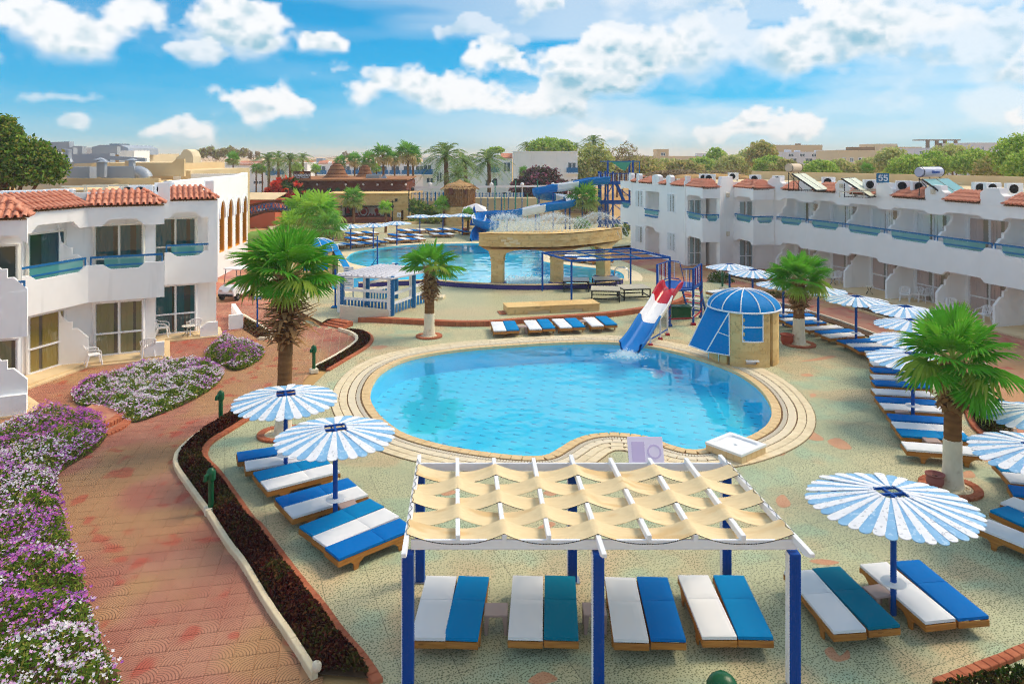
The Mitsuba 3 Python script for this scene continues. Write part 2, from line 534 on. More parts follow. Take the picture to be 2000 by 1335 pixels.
def f_pool2(p, n, uv):
    g = fbm(p.x * 0.4, p.y * 0.4, 1.0, 3)
    t = cell_rand(dr.floor(p.x * 8), dr.floor(p.y * 8), dr.floor(p.z * 8))
    return mix(lin(64, 214, 236), lin(40, 192, 226), g) * (0.95 + 0.07 * t)


mat('lagoon_tile', mikit.proc(f_pool2), 0.4, 0.3)


def f_bark(p, n, uv):
    g = fbm(p.x * 7, p.y * 7, p.z * 14, 3)
    r = noise(1.0, 2.0, p.z * 11)
    return mix(lin(150, 106, 66), lin(92, 64, 42), g * 0.6 + r * 0.45)


def f_boot(p, n, uv):
    g = fbm(p.x * 5, p.y * 5, p.z * 9, 3)
    return mix(lin(192, 148, 98), lin(128, 88, 54), g)


mat('leaf_base', mikit.proc(f_boot), 0.9, 0.15)
mat('palm_bark', mikit.proc(f_bark), 0.9, 0.15)


def f_lime(p, n, uv):
    g = fbm(p.x * 9, p.y * 9, p.z * 6, 4)
    k = smoothstep(0.62, 0.7, g) * smoothstep(0.9, 0.2, p.z)
    return mix(mix(lin(236, 226, 204), lin(216, 202, 174), g), lin(176, 150, 116), k * 0.45)


mat('limewash', mikit.proc(f_lime), 0.9, 0.15)


def f_plank(p, n, uv):
    g = fbm(p.x * 2.5, p.y * 2.5, p.z * 14, 3)
    return mix(lin(126, 72, 52), lin(88, 46, 38), g)


mat('brown_plank', mikit.proc(f_plank), 0.7, 0.25)


def f_roof(p, n, uv):
    g = fbm(p.x * 4, p.y * 4, p.z * 4, 3)
    k = cell_rand(dr.floor(p.x * 4.3), dr.floor(p.y * 4.3), dr.floor(p.z * 3.0))
    return mix(lin(228, 162, 134), lin(198, 124, 98), g * 0.6 + k * 0.5)


mat('roof_clay', mikit.proc(f_roof), 0.75, 0.25)


def f_brick(p, n, uv):
    g = fbm(p.x * 6, p.y * 6, p.z * 6, 3)
    k = cell_rand(dr.floor(p.x * 5), dr.floor(p.y * 5), 7)
    return mix(lin(196, 122, 88), lin(160, 84, 60), g * 0.6 + k * 0.4)


mat('kerb_brick', mikit.proc(f_brick), 0.85, 0.2)


def f_canvas(p, n, uv):
    g = fbm(p.x * 1.2, p.y * 30, p.z * 30, 3)
    s = smoothstep(0.6, 0.78, fbm(p.x * 1.1 + 4, p.y * 3.0, 2.0, 3))
    return mix(mix(lin(232, 212, 172), lin(220, 196, 152), g), lin(206, 168, 112), s * 0.6)


mat('sail_canvas', mikit.proc(f_canvas), 0.85, 0.15)


def f_straw(p, n, uv):
    g = fbm(p.x * 12, p.y * 12, p.z * 3, 3)
    return mix(lin(178, 130, 82), lin(112, 72, 44), g)


mat('straw', mikit.proc(f_straw), 0.9, 0.1)
# ------------------------------------------------------------------ pools, decks, paths
POOL = spline(PL([(722, 775), (728, 748), (748, 724), (790, 703), (850, 690), (920, 681), (1000, 675), (1060, 671), (1110, 669), (1160, 668), (1210, 670), (1270, 677),
                  (1330, 690), (1390, 708), (1440, 728), (1480, 755), (1503, 785), (1508, 810), (1497, 832), (1470, 850), (1430, 865), (1390, 875), (1350, 879), (1310, 870),
                  (1270, 855), (1230, 848), (1190, 846), (1150, 850), (1118, 861), (1095, 875), (1072, 888), (1045, 892), (1000, 890), (940, 883), (880, 873), (830, 861), (785, 845),
                  (752, 822), (732, 800)]), 5)
POOLP = Polygon(POOL).buffer(0)
TZ = 0.25                                                     # the upper terrace stands a step higher
LAG = spline(PL([(677, 503), (690, 493), (720, 487), (760, 482), (800, 478), (860, 476), (930, 475), (1000, 474), (1055, 478), (1062, 490), (1058, 503), (1064, 511), (1100, 516),
                 (1150, 522), (1192, 526), (1212, 532), (1219, 541), (1211, 552), (1180, 560), (1100, 563), (1030, 564), (980, 563), (900, 559), (850, 555), (770, 556), (700, 560),
                 (662, 566), (647, 563), (643, 553), (656, 546), (690, 543), (735, 540), (755, 533), (726, 523), (690, 515), (678, 509)], TZ), 4)
LAGP = Polygon(LAG).buffer(0)
STEP = spline(PL([(700, 628), (730, 628), (790, 631), (850, 634), (905, 636), (957, 635), (1010, 631), (1080, 626), (1140, 622), (1180, 619), (1240, 611), (1290, 602), (1325, 594), (1342, 582), (1344, 568)]), 4, False)
KERB_W = spline(PL([(615, 1326), (575, 1262), (520, 1180), (475, 1105), (445, 1065), (410, 1010), (390, 982), (367, 950), (350, 925), (343, 907), (347, 890), (362, 873), (390, 850), (425, 827), (460, 809), (485, 797)]), 5, False)
KERB_B = spline(PL([(738, 1336), (705, 1287), (665, 1240), (625, 1185), (580, 1130), (540, 1077), (505, 1030), (490, 1017), (462, 977), (425, 925), (402, 900), (400, 882), (412, 864), (450, 840), (500, 809), (522, 798)]), 5, False)

left_edge = [tuple(p) for p in KERB_B]
deck_out = [(-2.3, 9.0), (-2.3, 12.0)] + left_edge + PL([(600, 762), (640, 724), (675, 702), (713, 680), (724, 665), (720, 656), (690, 646), (640, 640), (640, 622)]) + \
    [tuple(p) for p in STEP] + PL([(1345, 555), (1400, 547), (1470, 580), (1530, 603), (1575, 613), (1620, 628), (1690, 653), (1760, 680), (1840, 714), (1882, 750), (1888, 787),
                                   (1891, 807), (1900, 830), (1922, 852), (2000, 892), (2150, 950)]) + [(17.5, 12.0), (14.0, 9.0)]
DECKP = Polygon(deck_out).buffer(0)
struct('pool_deck', sheet(DECKP.difference(POOLP), 0.0), 'deck_mosaic')

terr_out = PL([(640, 622), (629, 629), (592, 611), (531, 572), (496, 578), (492, 566), (510, 552), (535, 520), (560, 490)], TZ) + [(-33, 99), (46, 99)] + \
    PL([(1160, 486), (1192, 501), (1280, 532), (1330, 552)], TZ) + [tuple(p) for p in STEP[::-1]]
TERP = Polygon(terr_out).buffer(0)
DECKCUT = TERP
struct('terrace', sheet(TERP.difference(LAGP), TZ), 'terrace_paving')
struct('ground', sheet(Polygon([(-2500, -60), (2500, -60), (2500, 3200), (-2500, 3200)]).difference(POOLP.buffer(0.01)).difference(LAGP.buffer(0.01)), -0.035), 'earth')

# the red paving: a sheet below, single stamped tiles on it where they can be told apart
left_red = Polygon([(-30, 6)] + [(-2.6, 6), (-2.6, 11.6)] + [tuple(p) for p in KERB_W] + PL([(560, 775), (610, 725), (640, 705), (690, 675), (697, 666), (692, 655), (665, 645), (628, 630), (590, 611), (530, 573), (497, 579), (492, 566), (508, 552), (532, 520), (550, 490)]) + [(-24, 80), (-40, 80), (-40, 6)]).buffer(0)
struct('red_path', sheet(left_red, -0.008), 'red_paving')
right_red = Polygon(PL([(1345, 556), (1400, 546), (1470, 580), (1530, 603), (1575, 613), (1620, 628), (1690, 653), (1760, 680), (1840, 714), (1882, 750), (1930, 720), (1948, 800), (1960, 850), (2060, 900)]) + [(30, 20), (34, 30), (30, 45), (24, 62), (14, 76), (10, 84)] +
                    PL([(1160, 486), (1192, 501), (1280, 532), (1330, 552)])).buffer(0)
struct('red_path', sheet(right_red.difference(DECKP), -0.008), 'red_paving')


def tile_mesh(cx, cy, s, ang, z0, z1, turn):
    h, c = s / 2, 0.006
    q = np.array([[-h, -h], [h, -h], [h, h], [-h, h]])
    t = np.vstack([q * (1 - c * 2 / s), q])
    r = np.array([[math.cos(ang), -math.sin(ang)], [math.sin(ang), math.cos(ang)]])
    xy = t @ r.T + [cx, cy]
    v = np.column_stack([xy, [z1] * 4 + [z0] * 4])
    f = [[0, 1, 2], [0, 2, 3]] + [[4 + i, 4 + (i + 1) % 4, (i + 1) % 4] for i in range(4)] + [[4 + i, (i + 1) % 4, i] for i in range(4)]
    uv = np.roll(np.array([[0, 0], [1, 0], [1, 1], [0, 1.0]]), turn, axis=0)
    return v, np.array(f), np.vstack([uv, uv])


tiles, s0, ang0 = [], 0.405, 0.2
ca, sa = math.cos(ang0), math.sin(ang0)
for i in range(-110, 60):
    for j in range(0, 150):
        x, y = i * s0 * ca - j * s0 * sa, 10 + i * s0 * sa + j * s0 * ca
        if 10.8 < y < 45 and -0.75 * y < x < -1 and left_red.contains(Point(x, y)) and not DECKP.intersects(Point(x, y).buffer(0.27)) and not TERP.intersects(Point(x, y).buffer(0.27)):
            tiles.append((y, x))
tiles.sort()
rest_v, rest_f, rest_uv, at = [], [], [], 0
for k, (y, x) in enumerate(tiles):
    v, f, uv = tile_mesh(x, y, s0 - 0.007, ang0, -0.008, 0.004 + R.uniform(-.0015, .0015), R.choice([0, 1, 1, 1]))
    if k < 290:
        part('red_path', 'tile', (v, f), 'red_tile', uv=uv)
    else:
        rest_v.append(v), rest_f.append(f + at), rest_uv.append(uv)
        at += len(v)
part('red_path', 'far_tiles', (np.vstack(rest_v), np.vstack(rest_f)), 'red_tile', uv=np.vstack(rest_uv), kind='stuff')


# coloured inlays in the mosaic
def f_inlay(p, n, uv):
    d1, d2, k = voronoi(p.x * 19.0, p.y * 19.0)
    chip = smoothstep(0.36, 0.2, d1 * (0.75 + 0.7 * k))
    return mix(mix(lin(206, 160, 124), lin(190, 138, 106), fbm(p.x * 3, p.y * 3, 1.0, 3)), lin(176, 112, 84), chip * 0.6)


mat('inlay_mosaic', mikit.proc(f_inlay), 0.62, 0.35)
inlays = [[(1555, 842), (1575, 836), (1598, 848), (1610, 858), (1592, 860), (1570, 852)], [(1616, 860), (1640, 855), (1664, 874), (1645, 877), (1626, 870)], [(1500, 888), (1518, 879), (1535, 886), (1512, 891)],
          [(1563, 731), (1578, 729), (1590, 733), (1575, 735)], [(1560, 706), (1590, 700), (1622, 694), (1632, 697), (1600, 703)], [(1582, 769), (1592, 768), (1594, 773), (1584, 775)],
          [(725, 678), (742, 674), (758, 676), (740, 682)], [(1610, 1270), (1625, 1262), (1640, 1280), (1656, 1268), (1660, 1284), (1640, 1291), (1622, 1286)], [(1580, 1095), (1605, 1091), (1640, 1097), (1615, 1103)],
          [(862, 962), (880, 955), (892, 960), (880, 966), (866, 967)], [(1060, 962), (1076, 956), (1090, 962), (1076, 968)], [(1050, 1030), (1075, 1018), (1085, 1024), (1062, 1034)], [(1920, 898), (1948, 888), (1985, 896), (1950, 904)], [(1873, 925), (1895, 918), (1905, 931), (1880, 932)],
          [(1515, 975), (1530, 965), (1545, 985), (1525, 990)], [(1030, 1330), (1060, 1310), (1090, 1325), (1060, 1335)]]
for q in inlays:
    part('pool_deck', 'inlay', sheet(spline(PL(q), 3), 0.004), 'inlay_mosaic')

# swimming pool: basin, water, coping in rings of single tiles
WZ = -0.10


def basin(name, poly, ring, depth, wz, m, cell, amp, seed, top):
    wall = []
    n = len(ring)
    v = np.vstack([np.column_stack([ring, np.full(n, top)]), np.column_stack([ring, np.full(n, depth)])])
    ccw = Polygon(ring).exterior.is_ccw
    for i in range(n):
        j = (i + 1) % n
        q = [[i, i + n, j + n], [i, j + n, j]]
        wall += q if ccw else [t[::-1] for t in q]
    fl = sheet(poly, depth)
    key = struct(name, cat([(v, np.array(wall)), fl]), m)
    x0, y0, x1, y1 = poly.bounds
    pts = [tuple(p) for p in ring]
    gx, gy = np.meshgrid(np.arange(x0, x1, cell), np.arange(y0, y1, cell))
    g = np.stack([gx.ravel(), gy.ravel()], 1)
    inside = shapely.contains_xy(poly.buffer(-cell * 0.35), g[:, 0], g[:, 1])
    g = np.vstack([np.array(shapely.segmentize(poly.exterior, cell).coords)[:-1], g[inside]])
    from scipy.spatial import Delaunay
    tri = Delaunay(g).simplices
    c = g[tri].mean(1)
    tri = tri[shapely.contains_xy(poly, c[:, 0], c[:, 1])]
    a = g[tri]
    sgn = np.cross(a[:, 1] - a[:, 0], a[:, 2] - a[:, 0]) < 0
    tri[sgn] = tri[sgn][:, ::-1]
    p3 = np.column_stack([g, g[:, 0] * 0 + seed])
    hgt = meshkit.fbm(p3 * [1.3, 1.9, 1], 3, seed) - 0.5 + 0.5 * (meshkit.fbm(p3 * [4.0, 5.0, 1], 2, seed + 3) - 0.5)
    return key, (np.column_stack([g, wz + amp * hgt]), tri)


k, w = basin('swimming_pool', POOLP, POOL, -0.92, WZ, 'pool_tile', 0.16, 0.014, 3, 0.02)
struct('pool_water', w, 'water_top', True)
k, w = basin('lagoon_pool', LAGP, LAG, -0.75, 0.19, 'lagoon_tile', 0.3, 0.05, 8, TZ)
struct('lagoon_water', w, 'water_top', True)


def ring_tiles(holder, name, poly, off, width, step, z0, z1, m, closed=True, most=10 ** 9, only=None):
    """one tile after the other round an outline"""
    ring = np.array(poly.buffer(off + width / 2).exterior.coords)[:-1]
    pts, st = along(ring, step)
    made = 0
    extra = []
    for x, y, tx, ty in pts:
        if only is not None and not only(x, y):
            continue
        L, W = st / 2 - 0.004, width / 2 - 0.004
        mt = np.eye(4)
        mt[:2, 0], mt[:2, 1] = (tx, ty), (-ty, tx)
        mt[:2, 3] = (x, y)
        zz = R.uniform(-.002, .002)
        c = 0.008
        v, f = box(-L, L, -W, W, z0, z1 + zz)
        v[4:, :2] *= [(L - c) / L, (W - c) / W]
        if made < most:
            part(holder, name, move((v, f), mt), m)
        else:
            extra.append(move((v, f), mt))
        made += 1
    if extra:
        part(holder, name + '_rest', cat(extra), m, kind='stuff')


mat('grout_dark', lin(120, 96, 70), 0.9, 0.1)
struct('pool_surround', prism(POOLP.buffer(1.42).difference(POOLP.buffer(0.02)), -0.02, 0.012), 'grout_dark')
ring_tiles('pool_surround', 'coping', POOLP, -0.03, 0.33, 0.33, -0.09, 0.036, 'coping_stone')
mat('gutter_grate', lin(206, 196, 176), 0.6)
ring_tiles('pool_surround', 'grate_bar', POOLP, 0.345, 0.16, 0.09, 0.0, 0.024, 'gutter_grate', most=200)
ring_tiles('pool_surround', 'white_tile', POOLP, 0.52, 0.28, 0.28, 0.0, 0.028, 'white_stone' if mat('white_stone', lin(226, 212, 184), 0.55) else '')
ring_tiles('pool_surround', 'outer_tile', POOLP, 0.83, 0.28, 0.40, 0.0, 0.028, 'pale_tile')
ring_tiles('pool_surround', 'rim_tile', POOLP, 1.12, 0.28, 0.40, 0.0, 0.028, 'pale_tile')
struct('lagoon_surround', prism(LAGP.buffer(1.3).difference(LAGP.buffer(0.0)).difference(Polygon([(-9, 40), (9.4, 40), (9.4, 51.6), (4, 51.6), (-9, 51.6)])), TZ - 0.02, TZ + 0.02), 'pale_tile')
# raised wall with dark blue glazed tiles on the near side of the lagoon
mat('cobalt_tile', lin(44, 34, 120), 0.25, 0.5)
near_side = spline(PL([(1213, 553), (1180, 561), (1100, 564), (1030, 565), (980, 564), (900, 560), (850, 556), (770, 557), (700, 561)], TZ), 6, False)
struct('lagoon_rim', rib(near_side, 0.3, TZ - 0.3, TZ + 0.30, False), 'cobalt_tile')
pts, st = along(near_side, 0.16, False)
for x, y, tx, ty in pts:
    mt = np.eye(4)
    mt[:2, 0], mt[:2, 1], mt[:2, 3] = (tx, ty), (-ty, tx), (x, y)
    sgn = 1 if (-ty * 0 + tx * 1) < 0 else -1
    part('lagoon_rim', 'tile', move(cbox(-st / 2 + .006, st / 2 - .006, sgn * 0.15 - .02, sgn * 0.15 + .02, TZ + 0.02, TZ + 0.29, .008), mt), 'cobalt_tile')
part('lagoon_rim', 'capstone', rib(near_side, 0.36, TZ + 0.302, TZ + 0.34, False), 'coping_stone')

# brick step of the terrace
struct('terrace_step', rib(STEP, 0.34, -0.02, TZ - 0.03, False), 'grout_dark')
pts, st = along(STEP, 0.13, False)
bricks = []
for x, y, tx, ty in pts:
    mt = np.eye(4)
    mt[:2, 0], mt[:2, 1], mt[:2, 3] = (tx, ty), (-ty, tx), (x, y)
    b = move(cbox(-st / 2 + .006, st / 2 - .006, -.19, .19, -0.01, TZ + .012, .008), mt)
    part('terrace_step', 'brick', b, 'kerb_brick')
# ------------------------------------------------------------------ parts that buildings share
def frame_of(a, b):
    a, b = np.asarray(a, float), np.asarray(b, float)
    L = np.linalg.norm(b - a)
    u = np.array([*(b - a) / L, 0])
    return np.array([*a, 0.0]), u, np.cross(u, (0, 0, 1)), L


CURT = {k: mat('curtain_' + k, c, 0.9, 0.1) for k, c in dict(cream=lin(196, 186, 140), gold=lin(204, 178, 96), grey=lin(150, 168, 172), teal=lin(112, 170, 176), mauve=lin(196, 176, 170), pale=lin(214, 220, 222)).items()}


def curtain(o, u, n, a0, a1, z0, z1, off, amp=0.03, step=0.045, ph=0.0):
    k = max(4, int((a1 - a0) / step))
    a = np.linspace(a0, a1, k + 1)
    w = off + amp * (np.sin(a * 31 + ph) + 0.6 * np.sin(a * 53 + 2 * ph))
    lo = o + np.outer(a, u) + np.outer(w, n) + [0, 0, z0]
    hi = lo + [0, 0, z1 - z0] + np.outer(-0.3 * (w - off), n)
    v = np.vstack([lo, hi])
    i = np.arange(k)
    return v, np.vstack([np.stack([i, i + 1, i + k + 2], 1), np.stack([i, i + k + 2, i + k + 1], 1)])


def glazing(b, name, o, u, w, h, cols=2, mid=None, cur='teal', fr='white_paint', span=None, d=0.16, glass=None):
    """frame, panes and curtain of a window or glass door that stands on o; the wall is at n = 0 and the frame d proud of it"""
    n = np.cross(u, (0, 0, 1))
    k = numbered(f'{b}__{name}')
    bars = [((0, 0), (0, h)), ((w, 0), (w, h)), ((0, 0), (w, 0)), ((0, h), (w, h))] + [((w * i / cols, 0), (w * i / cols, h)) for i in range(1, cols)]
    if mid:
        bars.append(((0, mid), (w, mid)))
    fr_m = []
    for (a0, z0), (a1, z1) in bars:
        p, q = o + u * a0 + [0, 0, z0] + n * (d / 2), o + u * a1 + [0, 0, z1] + n * (d / 2)
        e = 0.035 * (q - p) / np.linalg.norm(q - p)
        fr_m.append(bar(p - e, q + e, d + R.uniform(0, .012), 0.075) if z0 != z1 else bar(p - e, q + e, d + R.uniform(0, .012), 0.07))
    part(k, 'frame', cat(fr_m), fr)
    for i in range(cols):
        a0, a1 = w * i / cols + .03, w * (i + 1) / cols - .03
        for z0, z1 in ((0.03, (mid or h) - .03), (mid and mid + .03, h - .03))[:2 if mid else 1]:
            c = o + n * (d - .035 - .012 * (i % 2))
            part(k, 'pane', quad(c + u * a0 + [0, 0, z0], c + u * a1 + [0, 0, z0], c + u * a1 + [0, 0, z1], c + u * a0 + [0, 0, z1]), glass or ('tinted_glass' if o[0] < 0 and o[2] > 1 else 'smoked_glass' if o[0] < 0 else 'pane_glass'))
    part(k, 'backing_sheet', slab([(0.02, 0.02), (w - .02, 0.02), (w - .02, h - .02), (0.02, h - .02)], o, u, 0.004, 0.014), 'backing_sheet')  # added sheet on the solid wall, stands in for an unlit room
    sp = span or [(0.03, w * R.uniform(.34, .46)), (w * R.uniform(.5, .53), w * R.uniform(.7, .8)), (w * R.uniform(.84, .88), w - .03)]
    for a0, a1 in sp:
        part(k, 'curtain', curtain(o, u, n, a0, a1, 0.03, h - .03, 0.06, 0.013, ph=R.uniform(0, 6)), CURT[cur])
    return k


def tile_facet(b, e0, e1, r0, r1, cap=10 ** 9, name='roof_tile', pitch=0.25, row=0.40):
    """barrel tiles on a sloped trapezoid: eave e0-e1, ridge r0-r1; every tile a part"""
    e0, e1, r0, r1 = (np.asarray(q, float) for q in (e0, e1, r0, r1))
    u = (e1 - e0) / np.linalg.norm(e1 - e0)
    sl = (r0 - e0) - u * np.dot(r0 - e0, u)
    Ls = np.linalg.norm(sl)
    s = sl / Ls
    n = np.cross(u, s)
    loc = lambda q: (float(np.dot(q - e0, u)), float(np.dot(q - e0, s)))
    pg = Polygon([loc(q) for q in (e0, e1, r1, r0)])
    part(b, 'roof_bed', slab(list(pg.exterior.coords)[:-1], e0 - n * 0.05, u, -0.03, 0.0, v=s) if n[2] > 0 else slab(list(pg.exterior.coords)[:-1], e0, u, 0, 0.03, v=s), 'grout_dark')
    g = np.linspace(0, math.pi, 7)
    rows = int(round(Ls / row))
    row = Ls / rows
    k = int(pg.bounds[2] / pitch) + 2
    made, extra = 0, []
    for j in range(rows):
        for i in range(int(pg.bounds[0] / pitch) - 1, k):
            for up in (1, 0):
                a, bb = (i + (0.5 if up else 0.0)) * pitch, j * row
                if not pg.buffer(0.05).contains(Point(a, bb + row * .5)):
                    continue
                rr = 0.088 if up else 0.098
                sec = []
                for t, tp in ((-0.05, 1.0), (row + 0.02, 0.86)):
                    for w in g:
                        ca, sa_ = math.cos(w) * rr * tp, math.sin(w) * rr * (0.9 if up else -0.55) * tp
                        sec.append(e0 + u * (a + ca) + s * (bb + t) + n * (sa_ + (0.05 if up else 0.06) - (0.0 if t > 0 else -0.028)))
                if up:
                    sec += [q - n * 0.018 for q in sec[:7]]
                m = len(g)
                f = []
                for q in range(m - 1):
                    f += [[q, q + 1, q + m + 1], [q, q + m + 1, q + m]]
                    if up:
                        f += [[q + 2 * m, q + 2 * m + 1, q + 1], [q + 2 * m, q + 1, q]]
                if not up:
                    extra.append((np.array(sec), np.array(f)))
                    continue
                if made < cap:
                    part(b, name, (np.array(sec), np.array(f)), 'roof_clay', 60)
                else:
                    extra.append((np.array(sec), np.array(f)))
                made += 1
    if extra:
        part(b, 'tile_channels', cat(extra), 'roof_clay', True, kind='stuff')
    return made


def bay_front(b, A_, B_, eave=(5.93, 6.23, 6.83), para=(2.7, 2.7, 4.06, 4.28), rail=4.6, wl=0.35, wr=0.45, pl=0.4, pr=0.5, bl=0.0, br=0.5, c=0.3, th=0.15, has_rail=True, ends=(True, True)):
    """eave band, balcony parapet with its stepped edges, blue rail and glass"""
    o, u, n, L = frame_of(A_, B_)
    lo, hi, top = eave
    part(b, 'eave_band', slab([(0, lo), (wl, lo), (wl + c, hi), (L - wr - c, hi), (L - wr, lo), (L, lo), (L, top), (0, top)], o, u, -th, 0), 'plaster')
    b0, b1, t0, t1 = para
    bot = [(0, b1 if bl == 0 else b0)] + ([(bl, b0), (bl + c * .8, b1)] if bl else []) + ([(L - br - c * .8, b1), (L - br, b0), (L, b0)] if br else [(L, b1)])
    part(b, 'balcony_parapet', slab(bot + [(L, t1), (L - pr, t1), (L - pr - c, t0), (pl + c, t0), (pl, t1), (0, t1)], o, u, -th, 0.0), 'plaster')
    if has_rail:
        k = numbered(f'{b}__balcony_rail')
        m = -th / 2
        pt = lambda a, z: o + u * a + n * m + np.array([0, 0, z])
        e0, e1 = 0.06 if ends[0] else 0.0, L - 0.06
        part(k, 'top_bar', bar(pt(e0, rail), pt(e1, rail), 0.07, 0.085), 'rail_blue')
        part(k, 'lower_bar', bar(pt(pl + .12, t0 + .17), pt(L - pr - .12, t0 + .17), 0.06, 0.07), 'rail_blue')
        for a in (e0 + .03, e1 - .03):
            part(k, 'rail_post', bar(pt(a, t1), pt(a, rail), 0.05), 'rail_blue')
        z1, z0 = rail - .05, t1 + .02
        part(k, 'glass_panel', slab([(pl + .05, t1 - .12), (pl + c, t0 + .03), (L - pr - c, t0 + .03), (L - pr - .05, t1 - .12), (L - pr - .05, z1), (pl + .05, z1)], o + n * m, u, -0.006, 0.006), 'rail_glass')
    return o, u, n, L


def partition(b, p, d, z0, top, length, th=0.16, low=1.2):
    """stepped dividing wall that starts at plan point p and runs along d"""
    d = np.array([d[0], d[1], 0.0]) / np.hypot(*d[:2])
    pr = [(0, 0), (0, low), (.4, low + .42), (.58, low + .42), (.58, low + .72), (.75, low + .72), (1.0, low + 1.0), (1.2, top), (length, top), (length, 0)]
    pr = [(min(a, length), min(z, top)) for a, z in pr]
    part(b, 'dividing_wall', slab(pr, (p[0], p[1], z0), d, -th / 2, th / 2), 'plaster')


def ac_unit(at, rz, label, s=1.0, group='air conditioners on the roofs'):
    k = thing('ac_unit', label, 'air conditioner', group)
    m = M4(*at, rz, s)
    for nm, sh in AC:
        put(k, nm, sh, m)
    return k


def _ac():
    out = [('casing', shape(cbox(-.42, .42, -.16, .16, .06, .66, .02), 'white_paint'))]
    out.append(('fan_well', shape(move(lathe([(0.0, 0), (.23, 0), (.23, .012), (0.0, .014)], 18), M4(-.1, -.163, .36) @ M4(rx=math.pi / 2)), 'rubber')))
    g = [move(lathe([(r, -.006), (r + .012, -.006), (r + .012, .006), (r, .006), (r, -.006)], 18), M4(-.1, -.185, .36) @ M4(rx=math.pi / 2)) for r in (.08, .15, .225)]
    g += [bar((-.1 + .02 * math.cos(a), -.185, .36 + .02 * math.sin(a)), (-.1 + .23 * math.cos(a), -.185, .36 + .23 * math.sin(a)), .008) for a in np.arange(6) * math.pi / 3]
    out.append(('fan_guard', shape(cat(g), 'dark_metal')))
    out.append(('side_grille', shape(cat([box(.425, .432, -.13, .13, .12 + .05 * i, .14 + .05 * i) for i in range(10)]), 'dark_metal')))
    for x in (-.32, .32):
        out.append(('foot', shape(box(x - .03, x + .03, -.18, .18, 0, .07), 'dark_metal')))
    return out


AC = _ac()


def solar_heater(at, rz, label, cyl, panel, w=2.2, logo=False, tank=True):
    k = thing('solar_heater', label, 'solar water heater', 'solar water heaters on the roof')
    m = M4(*at, rz)
    for sx in (-w / 4 - .01, w / 4 + .01):
        q = np.array([[sx - w / 4, -1.7, .12], [sx + w / 4, -1.7, .12], [sx + w / 4, .1, 1.25], [sx - w / 4, .1, 1.25]])
        nn = np.cross(q[1] - q[0], q[3] - q[0])
        nn /= np.linalg.norm(nn)
        c = numbered(f'{k}__collector')
        v = np.vstack([q, q - nn * .09])
        part(c, 'casing', move((v, _BF[:, ::-1]), m), 'dark_metal')
        e = 0.04
        mid = q.mean(0)
        qi = mid + (q - mid) * .93 + nn * .012
        part(c, 'glass_cover', move(quad(*qi), m), panel)
    if not tank:
        part(k, 'stand', move(cat([bar((x, 0, .9), (x, 0, 0), .04) for x in (-w * .4, w * .4)] + [bar((x, 0, .05), (x, -1.6, .05), .04) for x in (-w * .4, w * .4)]), m), 'dark_metal')
        return k
    t = move(lathe([(0, -w * .42), (.27, -w * .42), (.3, -w * .39), (.3, w * .39), (.27, w * .42), (0, w * .42)], 20), m @ M4(0, .42, 1.62) @ M4(ry=math.pi / 2))
    part(k, 'tank', t, cyl, 40)
    for x in (-w * .38, w * .38):
        part(k, 'tank_cap', move(lathe([(.305, -.03), (.31, -.03), (.31, .03), (.305, .03)], 20), m @ M4(x, .42, 1.62) @ M4(ry=math.pi / 2)), 'dark_metal', 40)
    legs = [bar((x, .42, 1.3), (x, .42, 0), .04) for x in (-w * .4, 0, w * .4)] + [bar((x, .42, .05), (x, -1.6, .05), .04) for x in (-w * .4, w * .4)] + [bar((x, .42, 1.25), (x, -.6, .1), .03) for x in (-w * .4, w * .4)]
    part(k, 'stand', move(cat(legs), m), 'dark_metal')
    if logo:
        part(k, 'logo', move(meshkit_text('Rheem', .17), m @ M4(-.28, .11, 1.54) @ M4(rx=math.pi / 2)), 'blue_paint')
    return k


def meshkit_text(s, h, depth=0.01):
    t = meshkit.text_mesh(s, h, depth, bold=True)
    return np.array(t.vertices), np.array(t.faces)


# ------------------------------------------------------------------ the sawtooth guest house on the west side
LB = thing('hotel_wing', 'white guest wing with sawtooth balconies, clay eaves and dark glass doors above the flower beds', 'building')
a25 = math.radians(25.5)
uF, nF = np.array([math.cos(a25), math.sin(a25)]), np.array([math.sin(a25), -math.cos(a25)])
C1 = np.array([-16.88, 25.84])
C0 = C1 - uF * 5.2
D1, D2 = np.array([-18.95, 29.0]), np.array([-18.15, 31.8])
D1b = D1 - (D2 - D1) * 0.3
D3 = D2 + uF * 2.95
F3a = np.array([-16.85, 36.0])
F3b = F3a + uF * 2.4
# window walls stand a metre behind the balcony fronts
uS = (D2 - D1) / np.linalg.norm(D2 - D1)
nS = np.array([uS[1], -uS[0]])
W = [C0 - nF * 1.05, C1 - nF * 1.05 - uF * .3, D1b - nS * 0.95 - uS * .6, D2 - nS * 0.95 - uS * .28, D2 - nF * 1.05 + uF * 0.05 + nF * .0, D3 - nF * 1.05 - uF * .36, F3a - nF * 1.0 - uF * .75, F3b - nF * 1.0, F3b - nF * 7 - uF * .5, np.array([-30.0, 34.0]), np.array([-30.0, 20.0])]
part(LB, 'wall', prism(W, 0.0, 6.62), 'plaster')
front_poly = [C0, C1, C1 - uF * .2 - nF * .6, D1b, D2, D3, D3 - nF * 1.2, F3a, F3b, F3b - nF * 2, np.array([-28, 33]), np.array([-28, 22])]
part(LB, 'balcony_slab', prism(Polygon(front_poly).buffer(-.02), 2.75, 3.25), 'plaster')
part(LB, 'roof', prism(Polygon(front_poly).buffer(-.10), 6.25, 6.7), 'plaster')
bay_front(LB, C0, C1, bl=0, br=0.6, pr=.5, wr=.0001, c=.3, wl=.3)
bay_front(LB, D1b, D2, br=0, pl=1.0, wl=1.05, wr=.45, pr=.15)
bay_front(LB, D2, D3, bl=0, br=.55, wl=.5, wr=.8, pl=.55, pr=.75)
